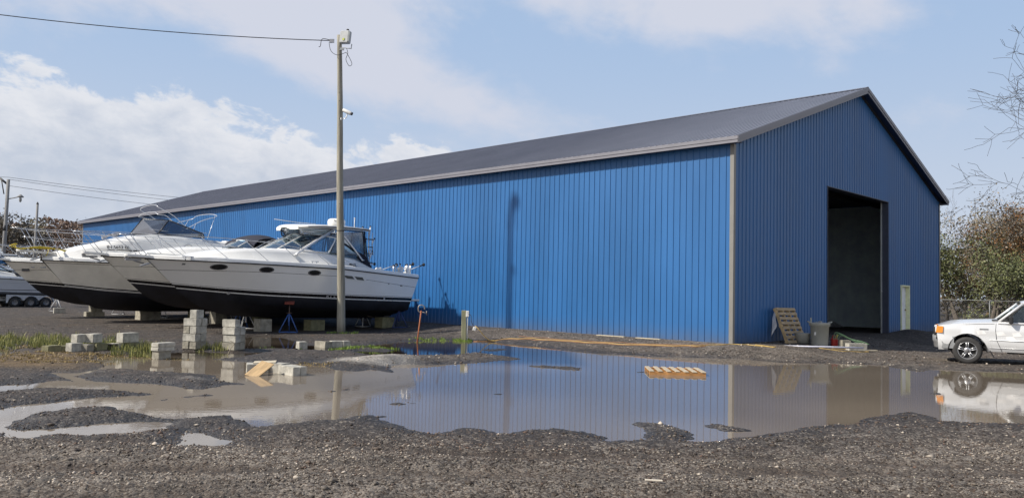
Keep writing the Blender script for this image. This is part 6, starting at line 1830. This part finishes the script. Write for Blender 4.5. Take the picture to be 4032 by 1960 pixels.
    for s in (1, -1):
        A0, A1 = Vector((-.72, .79 * s, 1.12)), Vector((-1.28, .66 * s, roofz - .03))
        for (P, Q, r_) in ((A0, A1, .034), (Vector((-2.34, .78 * s, 1.08)), Vector((-2.22, .65 * s, roofz - .03)), .05), (Vector((-1.66, .79 * s, 1.08)) + Vector((-.66, 0, 0)), Vector((-2.18, .655 * s, roofz - .03)), .03)):
            pil.tube([P, Q], r_, n=8)
        pil.tube([A1, Vector((-2.22, .65 * s, roofz - .03))], .032, n=8)
        pil.tube([(-.70, .81 * s, 1.09), (-1.0, .82 * s, 1.085), (-2.36, .81 * s, 1.085)], .028, n=8)
    rr = []
    for k, x in enumerate((-1.24, -1.34, -1.6, -2.0, -2.2, -2.27)):
        z0 = roofz - (.035 if k in (0, 5) else 0) 
        rr.append([(x, u * .70, z0 + .05 * (1 - abs(u) ** 3) - .03 * abs(u) ** 6) for u in [k2 / 6 - 1 for k2 in range(13)]])
    pil.grid(rr); pil.grid([[(x, y, z - .03) for x, y, z in reversed(r_)] for r_ in rr])
    pil.add([(-2.36, -.79, 1.08), (-2.36, .79, 1.08), (-2.34, .79, 1.14), (-2.34, -.79, 1.14)], [(0, 1, 2, 3)])
    pil.build('cab_roof', silver, t)
    def sheet(nm, pts, m_):
        n_ = (Vector(pts[1]) - Vector(pts[0])).cross(Vector(pts[2]) - Vector(pts[0])).normalized() * .004
        k = len(pts)
        V = [Vector(p) - n_ for p in pts] + [Vector(p) + n_ for p in pts]
        MB().add(V, [tuple(range(k)), tuple(range(2 * k - 1, k - 1, -1))] + [(i, (i + 1) % k, k + (i + 1) % k, k + i) for i in range(k)]).build(nm, m_, t)
    sheet('windscreen', [(-.74, -.74, 1.14), (-.74, .74, 1.14), (-1.29, .62, 1.63), (-1.29, -.62, 1.63)], glassm)
    sheet('rear_window', [(-2.30, -.70, 1.14), (-2.30, .70, 1.14), (-2.22, .60, 1.60), (-2.22, -.60, 1.60)], glassm)
    for s in (1, -1): sheet('side_window', [(-.86, .795 * s, 1.10), (-2.24, .795 * s, 1.10), (-2.14, .66 * s, 1.61), (-1.34, .66 * s, 1.61)], glassm)
    # window rubber, inside
    mb = MB()
    for s in (1, -1):
        mb.tube([(-.80, .805 * s, 1.105), (-2.3, .805 * s, 1.105)], .014, n=6); mb.tube([(-.83, .80 * s, 1.11), (-1.31, .67 * s, 1.60), (-2.15, .668 * s, 1.61)], .012, n=6)
    mb.add([(-.74, .82, 1.10), (-1.0, .82, 1.10), (-.86, .79, 1.20)], [(0, 1, 2)])
    mb.build('window_seal', rubber, t)
    mb = MB(); mb.box((-1.0, 0, 1.06), (.35, 1.4, .12), bev=.04); mb.box((-1.0, .36, 1.14), (.22, .42, .10), bev=.04); mb.build('dashboard', dark, t)
    mb = MB()
    for k in range(20):
        a, b = k * 2 * math.pi / 20, (k + 1) * 2 * math.pi / 20
        mb.tube([(-1.30 + .08 * math.sin(a), .38 + .18 * math.cos(a), 1.13 + .18 * math.sin(a)), (-1.30 + .08 * math.sin(b), .38 + .18 * math.cos(b), 1.13 + .18 * math.sin(b))], .014, n=5, cap=False)
    mb.tube([(-1.3, .38, 1.13), (-1.05, .38, 1.06)], .03); mb.box((-1.3, .38, 1.13), (.05, .30, .05)); mb.build('steering_wheel', dark, t)
    mb = MB()
    for y in (.38, -.38): mb.box((-1.85, y, .95), (.5, .5, .16), bev=.05); mb.box((-2.08, y, 1.2), (.14, .46, .48), bev=.06, rot=Matrix.Rotation(-.15, 3, 'Y')); mb.box((-2.12, y, 1.47), (.09, .24, .12), bev=.04)
    mb.build('seat', mat('grey_cloth_seat', (.20, .20, .20), rough=.9), t)
    for s in (1, -1):
        mb = MB(); mb.box((-.98, .93 * s, 1.17), (.09, .16, .20), bev=.03); mb.tube([(-.95, .80 * s, 1.12), (-.96, .92 * s, 1.14)], .02); mb.build('wing_mirror', mat('black_plastic', (.02, .02, .022), rough=.45), t)
        # door: shut lines, handle
        mb = MB(); yl = .862 * s
        mb.tube([(-.66, .805 * s, 1.08), (-.64, .857 * s, .90), (-.66, .868 * s, .64), (-.74, .850 * s, .45), (-.78, .812 * s, .35)], .005, n=4); mb.mark()
        mb.tube([(-2.30, .805 * s, 1.08), (-2.30, .857 * s, .9), (-2.30, .868 * s, .64), (-2.30, .82 * s, .36)], .005, n=4); mb.mark()
        mb.tube([(-.62, .815 * s, 1.06), (-.2, .822 * s, 1.04), (.3, .82 * s, 1.0)], .004, n=4)
        mb.build_parts('shut_line', dark, t)
        mb = MB(); mb.box((-2.12, .868 * s, .93), (.16, .02, .05), bev=.008); mb.build('door_handle', grey, t)
        mb = MB(); mb.tube([(-.50, .862 * s, .64), (-1.5, .876 * s, .64), (-2.35, .872 * s, .64)], .012, n=6); mb.tube([(-.5, .845 * s, .44), (-2.3, .845 * s, .44)], .006, n=5); mb.build('side_moulding', silver, t)
        mb = MB()
        for (x, z) in ((-.30, .82), (-.74, .80), (-1.10, .79), (-.96, .69), (-1.35, .67), (-1.62, .76), (-1.45, .58), (-1.78, .62), (-2.0, .74)):
            yb = lambda xx, zz: (float(np.interp(zz, [.34, .45, .62, .66, .9, 1.1], [.80, .845, .865, .855, .855, .80])) + .003) * s
            P = [(x + .10, z + .05), (x - .07, z + .06), (x - .14, z - .03), (x + .06, z - .05)]
            V = [(a, yb(a, b), b) for a, b in P]; mb.add(V + [(a, b + .001 * s, c) for a, b, c in V], [(0, 1, 2, 3), (7, 6, 5, 4)])
        mb.build('checker_graphic', sil2, t)
        mb = MB(); mb.box((-.38, .856 * s, .915), (.20, .006, .035), bev=.002); mb.build('model_badge', mat('badge_grey', (.28, .29, .30), rough=.3, metal=.4), t)
    mb = MB(); mb.tube([(-.70, .3, 1.15), (-.80, -.25, 1.20)], .010); mb.tube([(-.70, -.35, 1.15), (-.80, .2, 1.22)], .010); mb.box((-.66, 0, 1.155), (.16, 1.3, .02)); mb.build('wiper', rubber, t)
    mb = MB(); mb.box((-.55, .70, .30), (.02, .22, .26), rot=Matrix.Rotation(.5, 3, 'Y')); mb.build('mud_flap', rubber, t)
    for s in (1, -1): MB().box((-4.06, .74 * s, .9), (.03, .12, .3), bev=.01).build('tail_light', mat('red_lamp', (.35, .02, .02), rough=.2), t)
    return t
pickup()

# ---- trees
bark = mat('grey_bark', (.115, .098, .082), rough=.9, var=.3, scale=6)
barkd = mat('dark_bark', (.055, .045, .038), rough=.9, var=.3, scale=6)
def leafmat(key):
    if key in MATS: return MATS[key]
    m = bpy.data.materials.new(key); m.use_nodes = True
    nt = m.node_tree; b_ = nt.nodes['Principled BSDF']; b_.inputs['Roughness'].default_value = .6
    at = nt.nodes.new('ShaderNodeAttribute'); at.attribute_name = 'leaf'
    nt.links.new(at.outputs['Color'], b_.inputs['Base Color'])
    MATS[key] = m; return m
def grow(mb, p, d, L, r, depth, rnd, spread=.55, tips=None, up=.08, nmin=2, nmax=3, segs=3, twig=.006):
    pts = [p]; q = Vector(p); dd = Vector(d).normalized()
    for k in range(segs):
        dd = (dd + Vector([rnd.gauss(0, .13) for _ in range(3)]) + Vector((0, 0, up))).normalized()
        q = q + dd * L / segs; pts.append(q.copy())
    rs = [lerp(r, max(twig, r * .62), k / segs) for k in range(segs + 1)]
    mb.tube(pts, rs, n=5 if r > .03 else 3, cap=False)
    if tips is not None and depth <= 2: tips += pts[1:]
    if depth == 0: return
    n = rnd.randint(nmin, nmax)
    for k in range(n):
        j = rnd.randint(1, segs) if k else segs
        a = Vector([rnd.gauss(0, 1) for _ in range(3)]); a = (a - dd * a.dot(dd)).normalized()
        nd = (dd * (1 - spread * .5) + a * spread * rnd.uniform(.6, 1.3)).normalized()
        grow(mb, pts[j], nd, L * rnd.uniform(.62, .85), max(twig, rs[j] * .66), depth - 1, rnd, spread, tips, up, nmin, nmax, segs, twig)
def tree(name, label, x, y, h, depth, seed, leaves=0, pal=None, lsize=.12, group=None, trunks=1, bm_=None, spread=.55, r=.12, first=.3, cl=.35, up=.08):
    rnd = random.Random(seed); t = thing(name, label, 'tree', (x, y, gz(x, y) - .05), group=group)
    mb = MB(); tips = []
    for k in range(trunks):
        d = Vector((rnd.uniform(-.25, .25) * (trunks > 1), rnd.uniform(-.25, .25) * (trunks > 1), 1))
        grow(mb, Vector((rnd.uniform(-.3, .3) * (trunks > 1), 0, 0)), d, h * first, r, depth, rnd, spread, tips, up)
    mx = max(v[2] for v in mb.v); sc = h / mx
    mb.v = [(a * sc, b * sc, c * sc) for a, b, c in mb.v]; tips = [q * sc for q in tips]
    mb.build('trunk', bm_ or bark, t, fix=False)
    if leaves:
        n = leaves; P = np.array([tuple(q) for q in tips]); r_ = np.random.default_rng(seed)
        if P.shape[0] > 0:
            ii = r_.integers(0, len(P), n)
            c = P[ii] + r_.normal(0, cl, (n, 3)) * np.array([1, 1, .8])
            c[:, 2] = np.maximum(c[:, 2], .1)
            s = lsize * (.5 + r_.random(n))
            u = r_.normal(size=(n, 3)); u /= np.linalg.norm(u, axis=1)[:, None]
            v = np.cross(u, r_.normal(size=(n, 3))); v /= np.linalg.norm(v, axis=1)[:, None]
            Q = np.stack([c + u * s[:, None], c + v * s[:, None] * .55, c - u * s[:, None], c - v * s[:, None] * .55], 1).reshape(-1, 3)
            me = bpy.data.meshes.new('crown'); me.vertices.add(4 * n); me.vertices.foreach_set('co', Q.ravel().astype(np.float32))
            me.loops.add(4 * n); me.loops.foreach_set('vertex_index', np.arange(4 * n, dtype=np.int32)); me.polygons.add(n); me.polygons.foreach_set('loop_start', (np.arange(n) * 4).astype(np.int32)); me.update(calc_edges=True)
            pl_ = np.array(pal); k = r_.integers(0, len(pl_), n); w = r_.random((n, 1)) * .4 + .75
            clump = (0.7 + .6 * r_.random(len(P)))[ii][:, None]
            col = np.clip(pl_[k] * w * clump, 0, 1); col = np.repeat(np.concatenate([col, np.ones((n, 1))], 1), 4, axis=0)
            at = me.attributes.new('leaf', 'FLOAT_COLOR', 'POINT'); at.data.foreach_set('color', col.ravel().astype(np.float32))
            me.materials.append(leafmat('autumn_leaf')); o = bpy.data.objects.new('crown', me); COL.objects.link(o); o.parent = t
    return t
OLIVE = [(.17, .15, .085), (.21, .17, .095), (.25, .19, .10), (.14, .13, .08)]
RUST = [(.24, .11, .04), (.30, .15, .05), (.17, .12, .045), (.20, .10, .035)]
GREENL = [(.10, .12, .045), (.15, .16, .06), (.09, .10, .05)]
GREYB = [(.19, .165, .13), (.23, .20, .16), (.14, .125, .10)]
GT = 'autumn trees right of the shed'
rt_ = [(34.9, 62, 6.4, GREENL, 'green leafed shrub tree touching the right edge of the shed', 3, 2600), (36.3, 60, 8.2, GREYB, 'greyish half bare tree rising behind the right end of the shed', 4, 2300),
       (38.4, 63, 7.6, OLIVE, 'olive tree second from the shed at right', 3, 3600), (40.6, 60, 7.8, RUST, 'rusty orange tree above the truck cab', 3, 4200), (43.2, 64, 7.4, OLIVE, 'olive brown tree at the right edge above the truck', 3, 3400),
       (37.2, 56, 4.0, GREENL, 'low yellow green bush left of the truck hood behind the fence', 3, 1800), (40.0, 55, 4.2, GREYB, 'dull brown bush behind the fence above the truck hood', 3, 1800), (46.5, 62, 7.2, RUST, 'rusty tree just beyond the right edge', 3, 2500), (34.6, 55, 4.6, GREENL, 'dark green bush hugging the shed wall behind the fence', 3, 1800), (42.8, 56, 4.4, OLIVE, 'low olive bush behind the windscreen of the truck', 3, 1500)]
for k, (x, y, h, pal, lab, dp, nl) in enumerate(rt_):
    h *= 1.22
    tree('shrub' if h < 5 else 'autumn_tree', lab, x, y, h, 5 if h > 5 else 4, 40 + k, leaves=int(nl * 4.4), pal=pal, lsize=.075, group=GT, trunks=4 if h < 5 else 3, r=.07 if h < 5 else .11, first=.26, cl=.42, spread=.7)
tree('bare_tree', 'tall bare tree whose twigs reach in from the right edge', 29.1, 38.5, 16.5, 7, 12, leaves=0, pal=[(.05, .04, .03)], lsize=.08, bm_=barkd, r=.20, spread=.66, first=.24, cl=.12, up=.03)
tree('bare_tree', 'slimmer bare tree at the right edge beside the tallest bare one', 30.6, 40.0, 13.0, 7, 15, leaves=0, pal=[(.05, .04, .03)], lsize=.08, bm_=barkd, r=.15, spread=.85, first=.22, cl=.12, up=.02)
tree('bare_tree', 'bare tree with twigs showing above the right roof slope', 31.6, 62, 14.0, 6, 21, bm_=bark, r=.16, spread=.6, first=.3, up=.08)
tree('bare_tree', 'bare grey tree rising above the thicket beside the shed', 36.0, 66, 10.6, 6, 33, bm_=bark, r=.13, spread=.6, first=.3)
tree('bare_tree', 'bare tree just left of the far end of the shed', -44.5, 88, 8.6, 6, 61, bm_=bark, r=.14, spread=.65, first=.28)
tree('autumn_tree', 'tall half bare tree behind the distant left pole', -62.2, 100, 9.6, 5, 71, leaves=1500, pal=[(.10, .095, .085), (.14, .12, .09)], lsize=.15, bm_=barkd, r=.2, spread=.42, first=.28, cl=.35)
tree('autumn_tree', 'dark half bare tree at the left frame edge', -66.5, 102, 10.0, 5, 72, leaves=2200, pal=[(.10, .095, .085), (.14, .12, .09)], lsize=.15, bm_=barkd, r=.2, spread=.42, first=.28, cl=.35)
# far wood at left: many crowns that read as one mass
def far_wood():
    r_ = np.random.default_rng(9); n = 60000
    x = -112 + 96 * r_.random(n); yb = 132 + 26 * r_.random(n)
    hgt = 8.6 + 2.4 * vnoise(x * .13, x * 0 + 3) + 1.5 * vnoise(x * .5, x * 0 + 9)
    z = hgt * (1 - r_.random(n) ** 2.4 * 1.0)
    s = .25 * (.5 + r_.random(n))
    u = r_.normal(size=(n, 3)); u /= np.linalg.norm(u, axis=1)[:, None]; v = np.cross(u, r_.normal(size=(n, 3))); v /= np.linalg.norm(v, axis=1)[:, None]
    c = np.stack([x, yb, z], 1)
    Q = np.stack([c + u * s[:, None], c + v * s[:, None] * .6, c - u * s[:, None], c - v * s[:, None] * .6], 1).reshape(-1, 3)
    me = bpy.data.meshes.new('distant_wood'); me.vertices.add(4 * n); me.vertices.foreach_set('co', Q.ravel().astype(np.float32))
    me.loops.add(4 * n); me.loops.foreach_set('vertex_index', np.arange(4 * n, dtype=np.int32)); me.polygons.add(n); me.polygons.foreach_set('loop_start', (np.arange(n) * 4).astype(np.int32)); me.update(calc_edges=True)
    pa = np.array([(.15, .13, .09), (.26, .12, .075), (.20, .17, .08), (.18, .12, .09)])
    kk = np.clip((vnoise(x * .16, yb * .02) * 4.4 - .2), 0, 3.99).astype(int)
    col = pa[kk] * (.85 + .5 * r_.random((n, 1))); col = np.repeat(np.concatenate([col, np.ones((n, 1))], 1), 4, axis=0)
    at = me.attributes.new('leaf', 'FLOAT_COLOR', 'POINT'); at.data.foreach_set('color', col.ravel().astype(np.float32))
    me.materials.append(leafmat('autumn_leaf')); o = bpy.data.objects.new('distant_wood', me); COL.objects.link(o)
    tag(o, 'distant brown and rust autumn wood at the left horizon', 'wood', kind='stuff')
    # the same wood carries on behind the shed and to the right
    n = 26000; x = 20 + 120 * r_.random(n); yb = 78 + 16 * r_.random(n)
    z = (5.0 + 2.4 * vnoise(x * .16, x * 0 + 5)) * (1 - r_.random(n) ** 2.2)
    s = .26 * (.5 + r_.random(n)); c = np.stack([x, yb, z], 1)
    u = r_.normal(size=(n, 3)); u /= np.linalg.norm(u, axis=1)[:, None]; v = np.cross(u, r_.normal(size=(n, 3))); v /= np.linalg.norm(v, axis=1)[:, None]
    Q = np.stack([c + u * s[:, None], c + v * s[:, None] * .6, c - u * s[:, None], c - v * s[:, None] * .6], 1).reshape(-1, 3)
    me = bpy.data.meshes.new('thicket'); me.vertices.add(4 * n); me.vertices.foreach_set('co', Q.ravel().astype(np.float32))
    me.loops.add(4 * n); me.loops.foreach_set('vertex_index', np.arange(4 * n, dtype=np.int32)); me.polygons.add(n); me.polygons.foreach_set('loop_start', (np.arange(n) * 4).astype(np.int32)); me.update(calc_edges=True)
    pa = np.array([(.10, .09, .045), (.13, .10, .05), (.10, .10, .04), (.15, .10, .05)]); kk = r_.integers(0, 4, n)
    col = pa[kk] * (.6 + .7 * r_.random((n, 1))); col = np.repeat(np.concatenate([col, np.ones((n, 1))], 1), 4, axis=0)
    at = me.attributes.new('leaf', 'FLOAT_COLOR', 'POINT'); at.data.foreach_set('color', col.ravel().astype(np.float32))
    me.materials.append(leafmat('autumn_leaf')); o = bpy.data.objects.new('thicket', me); COL.objects.link(o)
    tag(o, 'dense brown undergrowth behind the trees at right', 'thicket', kind='stuff')
far_wood()
# chain link fence at right
fe = thing('chain_link_fence', 'wire fence with a top rail crossing behind the truck', 'fence', (24.5, 46, 0))
gm = mat('fence_wire', (.20, .21, .21), rough=.5, metal=.5)
for k in range(9): MB().tube([(k * 3.0, 0, 0), (k * 3.0, 0, 1.76)], .03, n=6).build('fence_post', gm, fe)
MB().tube([(0, 0, 1.74), (24, 0, 1.70)], .018, n=6).build('top_rail', gm, fe)
mb = MB()
st = .14; k = 0
x = -1.7
while x < 24:
    a, b = max(0, x), min(24, x + 1.68)
    if b > a:
        mb.tube([(a, 0, .04 + (a - x)), (b, 0, .04 + (b - x))], .0025, n=3, cap=False); mb.tube([(a, .004, 1.72 - (a - x)), (b, .004, 1.72 - (b - x))], .0025, n=3, cap=False)
    x += st
mb.build('wire_mesh', gm, fe, fix=False)
